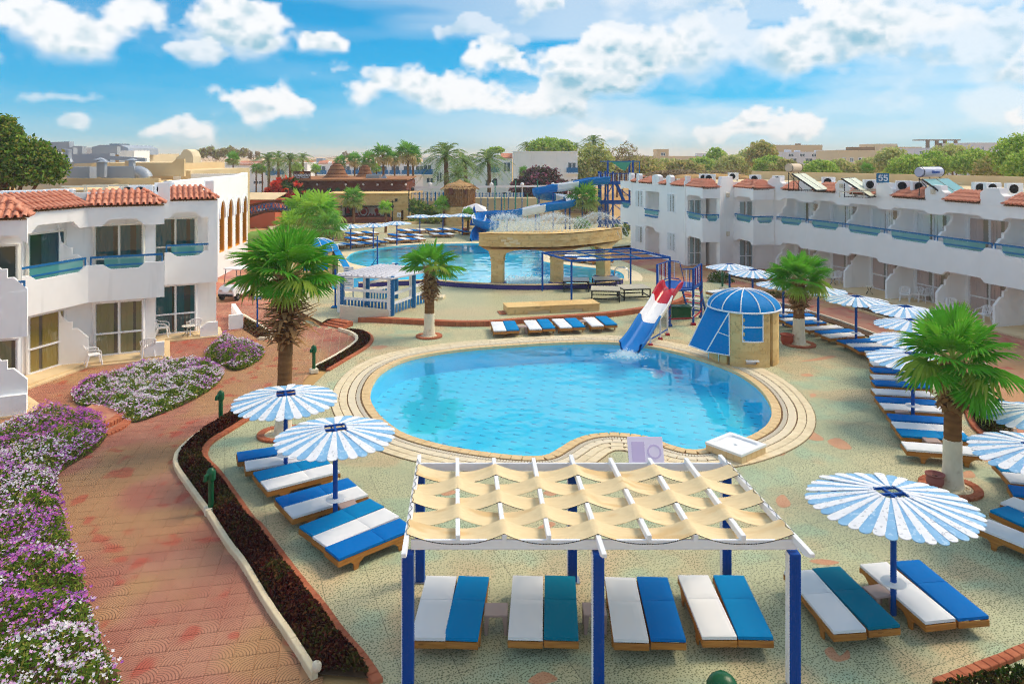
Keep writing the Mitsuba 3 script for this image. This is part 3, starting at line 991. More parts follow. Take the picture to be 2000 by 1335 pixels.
bay_front(LB, F3a, F3b, bl=0, br=.85, wl=.2, wr=.75, pl=.25, pr=.6)
part(LB, 'pillar', prism([F3b - uF * .42, F3b, F3b - nF * .9, F3b - nF * .9 - uF * .42], 4.2, 6.0), 'plaster')
part(LB, 'side_wall', prism([D3 - nF * .16, D3 - nF * 0.18 - uF * .1, D3 - nF * 1.1 - uF * .1, D3 - nF * 1.1], 6.0, 6.83), 'plaster')
for q, du in ((D2, -uF), (C1, -uF)):
    for z0 in (0.0, 3.3):
        partition(LB, q - nF * .1, du, z0 + (0.1 if z0 == 0 else -.05), 2.65 if z0 == 0 else 2.95, 1.12 if q is D2 else 1.4, low=1.1)
z3 = lambda p, z: np.array([p[0], p[1], z])
gd = lambda p, u2, w, z, h, cols, mid, cur, **k: glazing(LB, 'glass_door', z3(p, z), np.array([*u2, 0]), w, h, cols, mid, cur, **k)
Sw = D2 - nS * 0.95
gd(Sw - uS * 2.1, uS, 1.72, .16, 2.3, 1, .98, 'gold', fr='white_paint', span=[(0.02, .5), (.66, 1.68)])
gd(Sw - uS * 2.1, uS, 1.72, 3.3, 2.5, 1, None, 'grey', fr='frame_cream', span=[(.62, 1.68)])
gd(D2 - nF * 1.05 + uF * .2, uF, 1.9, .16, 2.32, 2, .95, 'cream')
gd(D2 - nF * 1.05 + uF * .2, uF, 1.9, 3.3, 2.6, 2, 1.12, 'teal', fr='frame_cream')
Fw = F3a - nF * 1.0
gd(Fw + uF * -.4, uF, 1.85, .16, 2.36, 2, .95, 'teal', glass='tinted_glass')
gd(Fw + uF * -.4, uF, 1.85, 3.3, 2.55, 2, 1.15, 'teal', fr='frame_cream')
gd(C1 - nF * 1.05 - uF * 1.9, uF, 1.5, 3.3, 2.5, 1, 1.1, 'teal', fr='frame_cream', span=[(.1, .7)])
gd(C1 - nF * 1.05 - uF * 1.9, uF, 1.5, .16, 2.3, 1, .95, 'cream', span=[(.1, 1.3)])
# patio floors, their edging and the low white end blocks
mat('patio_tile', mikit.proc(f_cream), 0.6, 0.3)
pat = Polygon([C0, C1, C1 - nF * .9, D1b + nS * .3, D2, D2 + nF * .15, D3 + nF * .15, D3 - nF * 1.0, F3a + nF * .1, F3b + nF * .1, F3b - nF * 1.6, D2 - nF * 3, np.array([-24, 29])]).buffer(0.02)
part(LB, 'patio', prism(pat, 0.0, 0.14), 'patio_tile')
part(LB, 'patio_step', prism(pat.buffer(.22).difference(Polygon(W)), -0.02, 0.07), 'patio_tile')
for q, wd in ((C1, 1.1), (D3, .82), (F3b, .82)):
    o = z3(q - uF * wd + nF * .14, 0)
    part(LB, 'end_block', slab([(0, 0.07), (wd, .07), (wd, .74), (.34, .74), (.0, .48)], o, (*uF, 0), -.16, .02), 'plaster')
    part(LB, 'plinth', slab([(-.02, 0), (wd + .02, 0), (wd + .02, .07), (-.02, .07)], o, (*uF, 0), -.18, .05), 'maroon')
e4 = P(475, 641)[:2]
part(LB, 'low_wall', cat([prism([e4, e4 - uF * .7, e4 - uF * .7 - nF * .16, e4 - nF * .16], 0, .74), prism([e4 - uF * .02, e4 - nF * 3.2 - uF * .1, e4 - nF * 3.2 - uF * .32, e4 - uF * .24], 0.0, .73)]), 'plaster')
# clay eaves
for e0, e1, cut0, cut1, ins in ((D1b, D2, 0, 0, nS), (D2, D3, 0.0, .85, nF), (F3a + uF * .05, F3b, 0, .8, nF), (C0, C1, 0, .7, nF)):
    u2 = (e1 - e0) / np.linalg.norm(e1 - e0)
    k0 = -0.0
    r0, r1 = e0 - ins * 1.15 + u2 * cut0, e1 - ins * 1.15 - u2 * cut1
    if ins is nS:
        r0, r1 = r0 + u2 * -.3, e1 - nS * 1.15 - u2 * .25
    tile_facet(LB, z3(e0 + ins * .1, 6.84), z3(e1 + ins * .1, 6.84), z3(r0, 7.42), z3(r1, 7.42))
    if cut1:
        tile_facet(LB, z3(e1 + ins * .1, 6.84), z3(e1 - ins * 1.15, 6.84), z3(r1, 7.42), z3(r1 - ins * .02, 7.42))
part(LB, 'roof_parapet', cat([prism(LineString([C0 - nF * 1.2, C1 - nF * 1.2 - uF * .8]).buffer(.08), 6.7, 7.4), prism(LineString([D1b - nS * 1.25, D2 - nS * 1.25 - uS * .2, D3 - nF * 1.25 - uF * .8]).buffer(.08), 6.7, 7.38),
                              prism(LineString([F3a - nF * 1.2, F3b - nF * 1.2 - uF * .8]).buffer(.08), 6.7, 7.4)]), 'plaster')
part(LB, 'roof_pier', prism(Polygon([D3 - nF * 1.0 - uF * .25, D3 - nF * 1.0 + uF * .25, D3 - nF * 1.3 + uF * .25, D3 - nF * 1.3 - uF * .25]), 6.7, 7.75), 'plaster')
part(LB, 'roof_pier', prism(Polygon([F3b - nF * 1.3 - uF * .5, F3b - nF * 1.3 - uF * .1, F3b - nF * 4, F3b - nF * 4 - uF * .4]), 6.6, 7.7), 'plaster')

def sheet_at(p, o, u):
    m = sheet(p)
    return np.asarray(o) + m[0][:, :1] * u + m[0][:, 1:2] * np.array([0, 0, 1.0]), m[1]


# the arched hall behind it
AH = thing('arched_hall', 'white hall wall with four tall arched ochre windows beside the guest wing', 'building')
q0, q1 = P(425, 542)[:2], P(484, 511)[:2]
o, u, n, L = frame_of(q0, q1)
mat('ochre_paint', lin(222, 150, 40), 0.6)
holes = []
aL = L / 4
for i in range(4):
    cx = aL * (i + .5) + .05
    r = .62
    arch = [(cx - r, 1.75), (cx + r, 1.75)] + [(cx + r * math.cos(t), 4.55 + 1.05 * math.sin(t)) for t in np.linspace(0, math.pi, 15)]
    holes.append(arch)
wallp = Polygon([(-9, 0), (L, 0), (L, 7.55), (L * .78, 7.4), (-9, 7.4)], holes)
part(AH, 'wall', slab(wallp, o, u, -0.5, 0), 'plaster')
part(AH, 'back_wall', slab([(-9, 0), (L, 0), (L, 7.0), (-9, 7.0)], o - n * 6, u, -.2, 0), 'cream_wall')
part(AH, 'end_wall', slab([(0.02, 0), (6, 0), (6, 7.45), (0.02, 7.45)], o + u * L, -n, -0.3, 0), 'plaster')
part(AH, 'roof', prism([q0 - u[:2] * 9 - n[:2] * .45, q1 - n[:2] * .45, q1 - n[:2] * 6, q0 - u[:2] * 9 - n[:2] * 6], 6.7, 6.9), 'cream_wall')
for h in holes:
    k = numbered(f'{AH}__arched_window')
    hp = Polygon(h)
    part(k, 'reveal', slab(hp.difference(hp.buffer(-.09)), o, u, -.48, -.03), 'ochre_paint')
    part(k, 'hood', slab(Polygon(h).buffer(.13).intersection(shapely.box(-9, 4.3, 99, 9)).difference(hp.buffer(.005)), o, u, 0.0, .09), 'plaster')
    c = hp.centroid.x
    part(k, 'grille', cat([bar(o + u * (c + dx) - n * .3 + [0, 0, 1.8], o + u * (c + dx) - n * .3 + [0, 0, 5.3], .045) for dx in (-.28, 0, .28)] + [bar(o + u * (c - .55) - n * .3 + [0, 0, z], o + u * (c + .55) - n * .3 + [0, 0, z], .05) for z in (2.4, 3.0, 3.6, 4.2, 4.8)]), 'brown_plank')
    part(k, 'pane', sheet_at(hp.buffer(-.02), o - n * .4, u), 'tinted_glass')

# ------------------------------------------------------------------ the long wing on the east side
RB = thing('hotel_wing', 'long white guest wing with blue balcony rails and tiled coping, opposite the sawtooth wing', 'building')
NB = [np.array(q) for q in ((19.75, 55.7), (21.1, 53.2), (22.25, 49.9), (23.15, 46.1), (24.05, 42.2), (24.95, 38.55), (25.95, 34.7), (26.95, 30.9))]
EV, PR = (5.66, 5.82, 6.48), (2.3, 2.52, 3.88, 4.15)
for i in range(len(NB) - 1):
    raised = i % 2 == 0
    o, u, n, L = bay_front(RB, NB[i], NB[i + 1], eave=EV, para=(2.3, 2.52 if raised else 2.31, 3.88, 4.15), rail=4.4, wl=.55, wr=.55, pl=.45, pr=.45, bl=.5, br=.5, c=.28)
    last = i == len(NB) - 2
    # dividing walls run back from the joint between bays
    for z0, tp in ((0.05, 2.5), (3.1, 2.9)):
        partition(RB, NB[i] - n[:2] * .08, -n[:2], z0, tp, 1.95, low=1.15)
    part(RB, 'rear_wall', slab([(-.4, 0), (L + .4, 0), (L + .4, 6.3), (-.4, 6.3)], o - n * 2.0, u, -.25, 0), 'plaster')
    part(RB, 'balcony_slab', slab([(0, 2.62), (L, 2.62), (L, 3.1), (0, 3.1)], o - n * .13, u, -1.95, 0), 'plaster')
    part(RB, 'soffit', slab([(0, 5.85), (L, 5.85), (L, 6.2), (0, 6.2)], o - n * .13, u, -7, 0), 'plaster')
    part(RB, 'patio', slab([(0, 0), (L, 0), (L, .1), (0, .1)], o + n * .5, u, -2.5, 0), 'patio_tile')
    wd = min(L - .75, 2.7)
    glazing(RB, 'glass_door', o - n * 2.0 + u * .42 + [0, 0, .12], u, wd, 2.2, 2, .95, 'mauve', d=.12)
    glazing(RB, 'glass_door', o - n * 2.0 + u * .42 + [0, 0, 3.12], u, wd, 2.35, 2, None, ('pale', 'pale', 'pale', 'pale', 'mauve', 'grey', 'mauve')[i], d=.12)
    # coping tiles between the piers
    e0, e1 = o[:2] + u[:2] * .72, o[:2] + u[:2] * (L - .72)
    tile_facet(RB, z3(e0 + n[:2] * .12, 6.5), z3(e1 + n[:2] * .12, 6.5), z3(e0 - n[:2] * 1.0 + u[:2] * .1, 7.02), z3(e1 - n[:2] * 1.0, 7.02), pitch=.24, row=.36)
    part(RB, 'roof_parapet', slab([(0, 6.2), (L, 6.2), (L, 6.98), (0, 6.98)], o - n * 1.05, u, -.15, 0), 'plaster')
for i, q in enumerate(NB[:-1]):
    o, u, n, L = frame_of(NB[max(i - 1, 0)], NB[min(i + 1, 7)])
    o = z3(q, 0)
    k = part(RB, 'roof_pier', slab([(-.72, 6.4), (.72, 6.4), (.72, 6.9), (.5, 7.02), (.42, 7.3), (-.42, 7.3), (-.5, 7.18), (-.72, 7.05)], o, u, -.42, .03), 'plaster')
    part(RB, 'pier_cheek', cat([slab([(0, 6.4), (1.05, 6.4), (1.05, 6.98), (.3, 6.98)], o + u * (sx * .72) - n * .35, -n, -.05, .05) for sx in (-1, 1)]), 'plaster')
    if i in (2, 4):
        part(RB, 'roof_light', move(cbox(-.11, .11, -.1, .1, -.14, .14, .03), M4(*(o + n * .1 + u * (-.05)), math.atan2(u[1], u[0])) @ M4(0, 0, 6.95)), 'gutter_grate')
# two corner bays and the stretch towards the water slide
BAYS = [((17.5, 58.6), (18.0, 55.4), (19.7, 55.75)), ((14.2, 60.6), (14.65, 57.1), (16.05, 57.3))]
for a_, b_, c_ in BAYS:
    a_, b_, c_ = map(np.array, (a_, b_, c_))
    bay_front(RB, a_, b_, eave=EV, para=(2.3, 2.5, 3.88, 4.15), rail=4.4, wl=.3, wr=.35, pl=.3, pr=.35, bl=.5, br=.3, c=.25)
    bay_front(RB, b_, c_, eave=(5.66, 5.68, 6.48), para=(2.3, 2.31, 3.88, 4.15), rail=4.4, wl=.1, wr=.1, pl=.35, pr=.12, bl=.1, br=.1, c=.2)
    inn = c_ + (a_ - b_)
    ctr = (a_ + b_ + c_ + inn) / 4
    part(RB, 'balcony_slab', prism(Polygon([a_, b_, c_, inn]).buffer(-.13), 2.6, 3.1), 'plaster')
    part(RB, 'soffit', prism(Polygon([a_, b_, c_, inn]).buffer(-.13), 5.8, 6.2), 'plaster')
    bo, bu, bn, bl_ = frame_of(a_, inn)
    part(RB, 'rear_wall', slab([(-.1, 0), (bl_ + .3, 0), (bl_ + .3, 6.9), (-.1, 6.9)], bo, bu, -.2, 0), 'plaster')
    so, su, sn, sl = frame_of(inn, c_)
    for z in (.1, 3.12):
        glazing(RB, 'glass_door', bo + bu * (bl_ - 1.3) + [0, 0, z], bu, 1.15, 2.25, 2, .95 if z < 1 else None, 'grey', d=.12)
    tile_facet(RB, z3(a_, 6.5), z3(b_ + (b_ - a_) * .03, 6.5), z3(a_ + (inn - a_) * .6, 7.05), z3(ctr + (a_ - b_) * .0, 7.05), pitch=.24, row=.36)
    tile_facet(RB, z3(b_ + (b_ - a_) * .03, 6.5), z3(c_, 6.5), z3(ctr, 7.05), z3(c_ + (a_ - b_) * .5, 7.05), pitch=.24, row=.36)
wl_pts = [((16.05, 57.3), (17.5, 58.6))]
for p_, q_ in wl_pts:
    o, u, n, L = frame_of(p_, q_)
    part(RB, 'corner_wall', slab([(0, 0), (L, 0), (L, 6.5), (L - .2, 7.35), (.3, 7.35), (0, 6.5)], o, u, -.3, 0), 'plaster')
    for z in (2.9, 5.9):
        part(RB, 'wall_lamp', move(cbox(-.14, .14, -.1, .1, -.18, .18, .04), M4(*(o + u * L * .5 + n * .1), math.atan2(u[1], u[0])) @ M4(0, 0, z)), 'gutter_grate')
FA = [np.array(q) for q in ((10.7, 73.3), (11.35, 71.0), (12.25, 67.6), (13.15, 64.4), (14.25, 60.5))]
o, u, n, L = frame_of(FA[1], FA[4])
bal0, bal1 = 3.0, 6.1
wp = Polygon([(0, 0), (L, 0), (L, 6.5), (0, 6.5)], [[(bal0 + .15, 0.05), (bal1 - .1, .05), (bal1 - .1, 2.2), (bal1 - .9, 2.25), (bal1 - 1.3, 2.55), (bal0 + .5, 2.6), (bal0 + .15, 2.3)], [(bal0 + .2, 3.75), (bal0 + .5, 3.6), (bal1 - .5, 3.6), (bal1 - .15, 3.85), (bal1 - .15, 5.75), (bal0 + .2, 5.75)]])
part(RB, 'long_wall', slab(wp, o, u, -.3, 0), 'plaster')
part(RB, 'recess_cheek', cat([slab([(0, 0), (1.6, 0), (1.6, 6.3), (0, 6.3)], o + u * a0 - n * .28, -n, -.05, .05) for a0 in (bal0 - .1, bal1 + .1)]), 'plaster')
part(RB, 'recess_wall', slab([(bal0 - .3, 0), (bal1 + .3, 0), (bal1 + .3, 6.4), (bal0 - .3, 6.4)], o - n * 1.6, u, -.2, 0), 'plaster')
part(RB, 'balcony_slab', slab([(bal0, 2.65), (bal1, 2.65), (bal1, 3.1), (bal0, 3.1)], o - n * .31, u, -1.3, 0), 'plaster')
k = numbered(f'{RB}__balcony_rail')
part(k, 'top_bar', bar(o + u * (bal0 + .1) + n * .06 + [0, 0, 4.1], o + u * (bal1 - .05) + n * .06 + [0, 0, 4.1], .07, .1), 'rail_blue')
part(k, 'glass_panel', slab([(bal0 + .2, 3.7), (bal1 - .2, 3.7), (bal1 - .2, 4.05), (bal0 + .2, 4.05)], o + n * .05, u, -.01, .01), 'rail_glass')
part(k, 'shelf', slab([(bal0 + .4, 3.45), (bal1 - .5, 3.45), (bal1 - .3, 3.6), (bal0 + .2, 3.6)], o, u, .005, .12), 'rail_blue')
for a0 in (1.2, 7.6):
    for z in (.92, 4.2):
        glazing(RB, 'window', o + u * a0 + [0, 0, z], u, 1.35 if a0 > 5 else 1.5, 1.5, 2, None, 'pale', d=.06)
for (a0, a1) in ((.2, 1.3), (1.9, 4.6), (6.0, 7.3), (8.2, 10.6)):
    tile_facet(RB, z3((o + u * a0 + n * .1)[:2], 6.5), z3((o + u * a1 + n * .1)[:2], 6.5), z3((o + u * (a0 + .5) - n * .9)[:2], 7.0), z3((o + u * a1 - n * .9)[:2], 7.0), pitch=.24, row=.36)
for a0, a1 in ((-.4, .2), (1.3, 1.9), (4.6, 6.0), (7.3, 8.2), (10.6, L)):
    part(RB, 'roof_pier', slab([(a0, 6.4), (a1, 6.4), (a1, 7.15), ((a0 + a1) / 2 + .2, 7.3), ((a0 + a1) / 2 - .2, 7.3), (a0, 7.15)], o, u, -.35, .02), 'plaster')
part(RB, 'roof_parapet', slab([(0, 6.2), (L, 6.2), (L, 6.95), (0, 6.95)], o - n * 1.0, u, -.15, 0), 'plaster')
bay_front(RB, FA[0], FA[1], eave=EV, para=(2.3, 2.5, 3.88, 4.15), rail=4.4, wl=.2, wr=.3, pl=.3, pr=.3, bl=.4, br=.4, c=.25)
body = [FA[0], FA[4] + [.3, .2], np.array([14.9, 60.2]), np.array([17.8, 58.9]), np.array([20.3, 58.2])] + [NB[i] + np.array([2.3, .5]) for i in range(1, 8)] + [np.array([42, 30]), np.array([40, 60]), np.array([26, 80])]
body[0] = FA[0] + np.array([.6, .3])
part(RB, 'roof', prism(Polygon(body).buffer(0), 6.2, 6.45), 'cream_wall')
core = [FA[1] + np.array([1.9, .4]), FA[4] + np.array([2.0, .6]), np.array([17.9, 59.4]), np.array([20.6, 58.6])] + [NB[i] + np.array([2.6, .6]) for i in range(1, 8)] + [np.array([40, 31]), np.array([38, 58]), np.array([25, 78])]
part(RB, 'core', prism(Polygon(core).buffer(0), 0, 6.1), 'plaster')
part(RB, 'far_parapet', prism(LineString([(26, 80), (40, 60), (42, 30)]).buffer(.15), 6.4, 7.3), 'cream_wall')
# number board on the roof
NS = thing('number_board', 'blue roof board reading 55 standing on a parapet pier', 'sign')
o, u, n, L = frame_of(NB[2], NB[4])
c = A(1724, 350, 46.2)
oo = np.array([c[0], c[1], 7.28])
part(NS, 'board', slab([(-.36, 0), (.36, 0), (.36, .6), (-.36, .6)], oo, np.array([.97, -.24, 0]), -.05, 0), 'board_blue' if mat('board_blue', lin(52, 112, 150), .6) else '')
mt = np.eye(4)
mt[:3, 0], mt[:3, 1], mt[:3, 2] = (.97, -.24, 0), (0, 0, 1), np.cross((.97, -.24, 0), (0, 0, 1))
mt[:3, 3] = oo + np.array([.97, -.24, 0]) * -.29 + [0, 0, .13]
for i, ch in enumerate('55'):
    q = mt.copy()
    q[:3, 3] += np.array([.97, -.24, 0]) * (.29 * i)
    part(NS, 'numeral', move(meshkit_text(ch, .36, .02), q), 'white_paint')

# plant on the roofs
east = [((1700, 372), 47.5, 'white'), ((1765, 364), 45.5, 'facing'), ((1794, 366), 44.6, 'facing'), ((1376, 355), 62, 'a'), ((1387, 354), 61, 'a'), ((1432, 346), 66, 'a'), ((1475, 350), 59, 'a'), ((1520, 354), 57, 'a'), ((1618, 357), 53, 'a'), ((1915, 372), 43, 'b'), ((1938, 372), 42.5, 'b'), ((1980, 376), 41.5, 'c')]
words_ac = ['two before the 55 board', 'first after the 55 board', 'second after the 55 board', 'first of the pair above the corner bays', 'second of the pair above the corner bays', 'on the far roof beside the scrub', 'above the inner corner of the wing', 'standing before the cream tank', 'beside the cream tank panels', 'by the grey tank, first of three', 'by the grey tank, second of three', 'by the grey tank, last of three']
for (q, y, _), wd in zip(east, words_ac):
    c = A(q[0], q[1], y)
    ac_unit((c[0], c[1], 6.75), -.25 + R.uniform(-.3, .3), f'white rooftop air conditioner on the long wing, {wd}', 1.05)
west = [((28, 362), 31.5), ((63, 360), 31.8), ((110, 358), 32.6), ((122, 358), 32.9), ((254, 360), 37.0), ((280, 358), 37.2), ((321, 356), 40.5)]
words_w = ['in the shade of the big tree, first', 'in the shade of the big tree, second', 'behind the slanted clay eave, first of two', 'behind the slanted clay eave, second of two', 'beside the roof pier, first of two', 'beside the roof pier, second of two', 'before the arched hall']
for (q, y), wd in zip(west, words_w):
    c = A(q[0], q[1], y)
    ac_unit((c[0], c[1], 6.75), .35 + R.uniform(-.25, .25), f'white air conditioner on the sawtooth wing roof, {wd}', 1.15)
mat('tank_cream', lin(216, 192, 164), 0.5)
mat('tank_grey', lin(176, 180, 204), 0.35, 0.5, 0.2)
mat('solar_pale', lin(216, 216, 190), 0.25, 0.5)
c = A(1556, 352, 52)
solar_heater((c[0] + .2, c[1], 6.5), .75, 'solar heater with a small cream tank and pale collectors', 'tank_cream', 'solar_pale', 1.9)
c = A(1668, 352, 47.5)
solar_heater((c[0], c[1] + .6, 6.3), .75, 'pale low solar collectors just before the 55 board', 'tank_cream', 'solar_pale', 2.0, tank=False)
c = A(1842, 350, 43)
solar_heater((c[0] - .2, c[1] + .3, 6.4), .5, 'solar heater with a long grey lettered tank and green glass collectors', 'tank_grey', 'solar_glass', 2.5, True)
pipes = []
for k in range(9):
    y = 44 + k * 1.7
    x = (1640 + 25 * k - 1000) * y / 1450
    pipes.append(tube([(x, y, 6.5), (x, y, 6.85), (x + 1.2, y - .5, 6.85), (x + 1.2, y - .5, 6.5)], .04, 6))
part(RB, 'roof_pipe', cat(pipes), 'gutter_grate', kind='stuff')
for q, y, h in (((205, 345), 36.5, .8), ((165, 348), 35.5, .8)):
    c = A(*q, y)
    part(LB, 'pipe_stand', cat([bar((c[0] + dx, c[1], 6.7), (c[0] + dx, c[1], 6.7 + h), .05) for dx in (-.9, 0, .9)] + [bar((c[0] - 1.1, c[1], 6.7 + h * k), (c[0] + 1.1, c[1] + .1, 6.72 + h * k), .09) for k in (.55, 1)]), 'gutter_grate')
# ------------------------------------------------------------------ sun loungers
LL, LW = 1.95, 0.62


def _lounger():
    side = [(0.0, .2), (0.28, .2), (0.36, .14), (0.37, .0), (0.47, .0), (0.5, .12), (0.62, .21), (1.38, .21), (1.5, .12), (1.53, .0), (1.63, .0), (1.66, .14), (1.78, .22), (1.95, .24), (1.95, .325), (0.0, .325)]
    out = []
    for y in (-LW / 2 + .0, LW / 2 - .035):
        m = slab(side, (0, y + .035, 0), (1, 0, 0), 0, .035)
        out.append(('side_rail', shape(m, 'lounger_wood')))
    for x in (-.022, LL - .012):
        out.append(('end_board', shape(cbox(x, x + .034, -LW / 2 - .004, LW / 2 + .004, .205, .32, .006), 'lounger_wood')))
    out.append(('under_slats', shape(cat([box(.08 + i * .115, .16 + i * .115, -LW / 2 + .03, LW / 2 - .03, .285, .305) for i in range(16)]), 'lounger_wood')))
    return out


def _cushion(x0, x1):
    """a thin box cushion, rounded and a little puffed"""
    nx, ny = 10, 6
    h0, h1 = .328, .402
    xs, ys = np.linspace(0, 1, nx + 1), np.linspace(0, 1, ny + 1)
    v = []
    for z in (0, 1):
        for a in xs:
            for b in ys:
                ea, eb = min(a, 1 - a) * (x1 - x0), min(b, 1 - b) * LW
                puff = .014 * (1 - math.exp(-ea / .05)) * (1 - math.exp(-eb / .05))
                rnd = .012 if ea == 0 or eb == 0 else 0
                v.append((x0 + a * (x1 - x0), (b - .5) * LW, h1 - rnd + puff if z else h0 + rnd * .5))
    n = (nx + 1) * (ny + 1)
    f = []
    ix = lambda i, j, z: z * n + i * (ny + 1) + j
    for i in range(nx):
        for j in range(ny):
            f += [[ix(i, j, 1), ix(i + 1, j, 1), ix(i + 1, j + 1, 1)], [ix(i, j, 1), ix(i + 1, j + 1, 1), ix(i, j + 1, 1)], [ix(i, j, 0), ix(i + 1, j + 1, 0), ix(i + 1, j, 0)], [ix(i, j, 0), ix(i, j + 1, 0), ix(i + 1, j + 1, 0)]]
    loop = [(i, 0) for i in range(nx)] + [(nx, j) for j in range(ny)] + [(i, ny) for i in range(nx, 0, -1)] + [(0, j) for j in range(ny, 0, -1)]
    for (a, b), (c, d) in zip(loop, loop[1:] + loop[:1]):
        f += [[ix(a, b, 0), ix(c, d, 0), ix(c, d, 1)], [ix(a, b, 0), ix(c, d, 1), ix(a, b, 1)]]
    return np.array(v), np.array(f)


LOUNGE = _lounger()
CUSH = {c: [shape(_cushion(x0, x1), m, 35) for x0, x1 in ((.0, 1.14), (1.15, 1.95))] for c, m in dict(white='cushion_white', blue='cushion_blue', sky='cushion_sky', teal='cushion_teal').items()}


def lounger(foot, head, col, label, group, z=0.0, zt=.40):
    """foot and head: plan columns / rows of the middle of the cushion's ends"""
    p, q = P(*foot, z + zt)[:2], P(*head, z + zt)[:2]
    d = (q - p) / np.linalg.norm(q - p)
    c = (p + q) / 2 - d * LL / 2
    return lounger_at(c, math.atan2(d[1], d[0]), col, label, group, z)


def lounger_at(c, rz, col, label, group, z=0.0):
    k = thing('sun_lounger', label, 'sun lounger', group)
    m = M4(c[0], c[1], z + .004, rz)
    for nm, sh in LOUNGE:
        put(k, nm, sh, m)
    for sh in CUSH[col]:
        put(k, 'cushion', sh, m)
    return k


NAMES = {'white': 'white', 'blue': 'deep blue', 'sky': 'bright blue', 'teal': 'teal'}
ORD = ['first', 'second', 'third', 'fourth', 'fifth', 'sixth', 'seventh', 'eighth', 'ninth', 'tenth', 'eleventh', 'twelfth', 'thirteenth', 'fourteenth', 'fifteenth', 'sixteenth', 'seventeenth', 'eighteenth', 'nineteenth', 'twentieth',
       'twenty-first', 'twenty-second', 'twenty-third', 'twenty-fourth', 'twenty-fifth', 'twenty-sixth', 'twenty-seventh', 'twenty-eighth', 'twenty-ninth', 'thirtieth', 'thirty-first', 'thirty-second', 'thirty-third', 'thirty-fourth']
shade_row = [((836, 1242), (862, 1124), 'white'), ((900, 1241), (925, 1126), 'sky'), ((1026, 1241), (1031, 1124), 'white'), ((1096, 1241), (1094, 1124), 'teal'), ((1232, 1241), (1212, 1130), 'white'),
             ((1305, 1244), (1274, 1126), 'blue'), ((1405, 1240), (1354, 1122), 'white'), ((1476, 1241), (1423, 1122), 'sky')]
for i, (a, b, c) in enumerate(shade_row):
    lounger(a, b, c, f'{NAMES[c]} sun lounger under the canvas pergola, {ORD[i]} of eight from the hedge side', 'loungers under the canvas pergola')
for (a, b, c), w in zip([((1661, 1230), (1558, 1111), 'white'), ((1726, 1219), (1614, 1107), 'teal'), ((1838, 1210), (1705, 1097), 'white'), ((1900, 1202), (1770, 1094), 'blue')],
                        ('white sun lounger between pergola post and a teal lounger', 'teal sun lounger beside a plank parasol pole and pergola', 'white sun lounger touching the disc table of a parasol pole', 'deep blue sun lounger on the outer side of a parasol pole')):
    lounger(a, b, c, w, 'loungers round the big parasol')
hedge_row = [((460, 890), (604, 868), 'blue'), ((474, 908), (624, 885), 'white'), ((499, 929), (639, 896), 'sky'), ((514, 947), (657, 911), 'white'), ((544, 980), (690, 939), 'blue'), ((561, 999), (710, 955), 'white'),
             ((596, 1036), (738, 979), 'sky'), ((621, 1057), (768, 997), 'white'), ((646, 1079), (797, 1019), 'blue')]
for i, (a, b, c) in enumerate(hedge_row):
    lounger(a, b, c, f'{NAMES[c]} sun lounger beside the low hedge, {ORD[8 - i]} from the canvas pergola', 'loungers beside the low hedge')
pool_row = [((977, 645), (970, 627), 'white'), ((1002, 643), (994, 626), 'sky'), ((1047, 642), (1034, 624), 'white'), ((1073, 640), (1059, 622), 'sky'), ((1107, 639), (1088, 621), 'white'), ((1132, 637), (1113, 620), 'sky'), ((1169, 636), (1148, 618), 'white'), ((1195, 633), (1173, 616), 'sky')]
for i, (a, b, c) in enumerate(pool_row):
    lounger(a, b, c, f'{NAMES[c]} sun lounger before the stone bench, {ORD[7 - i]} from the small slide', 'loungers before the stone bench')
east_row = [((1766, 868), (1920, 880), 'white'), ((1756, 842), (1903, 852), 'sky'), ((1746, 828), (1890, 838), 'white'), ((1737, 812), (1872, 821), 'blue'), ((1723, 791), (1857, 799), 'white'), ((1713, 778), (1847, 786), 'blue'), ((1706, 762), (1830, 769), 'white'),
            ((1706, 745), (1825, 752), 'blue'), ((1704, 734), (1821, 740), 'white'), ((1703, 720), (1812, 726), 'blue'), ((1702, 708), (1806, 713), 'white'), ((1700, 698), (1796, 702), 'blue'), ((1692, 687), (1782, 690), 'white'), ((1673, 680), (1758, 681), 'blue'), ((1660, 673), (1741, 672), 'white'),
            ((1642, 666), (1718, 662), 'blue'), ((1613, 655), (1694, 649), 'white'), ((1599, 648), (1670, 643), 'blue'), ((1573, 640), (1647, 636), 'white'), ((1541, 630), (1617, 626), 'blue'), ((1528, 623), (1597, 620), 'white'), ((1520, 615), (1585, 613), 'blue'), ((1512, 605), (1570, 604), 'white'),
            ((1385, 569), (1423, 565), 'white'), ((1399, 573), (1440, 569), 'sky')]
for i, (a, b, c) in enumerate(east_row):
    p = P(*a, .4)
    q = P(*b, .4)
    d = (q - p)[:2] / np.linalg.norm((q - p)[:2])
    lounger_at(p[:2], math.atan2(d[1], d[0]), c, f'{NAMES[c]} lounger in the long row by the east wing, {ORD[i]} from the potted palm', 'long row of loungers by the east wing')
corner = [((1947, 909), (2090, 921), 'sky', 'bright blue sun lounger beside the brick palm ring'), ((1965, 929), (2110, 943), 'white', 'white sun lounger between two blue ones by the palm ring'),
          ((1974, 954), (2120, 975), 'blue', 'deep blue sun lounger under the parasol past the palm ring'), ((1967, 974), (2085, 1018), 'white', 'white sun lounger set askew behind a blue one'),
          ((1951, 990), (2072, 1045), 'sky', 'bright blue sun lounger set askew past the palm ring'), ((1917, 1018), (2050, 1072), 'white', 'white sun lounger set askew under the parasol rim')]
for a, b, c, w in corner:
    p, q = P(*a, .4), P(*b, .4)
    d = (q - p)[:2] / np.linalg.norm((q - p)[:2])
    lounger_at(p[:2], math.atan2(d[1], d[0]), c, w, 'loungers past the palm ring')


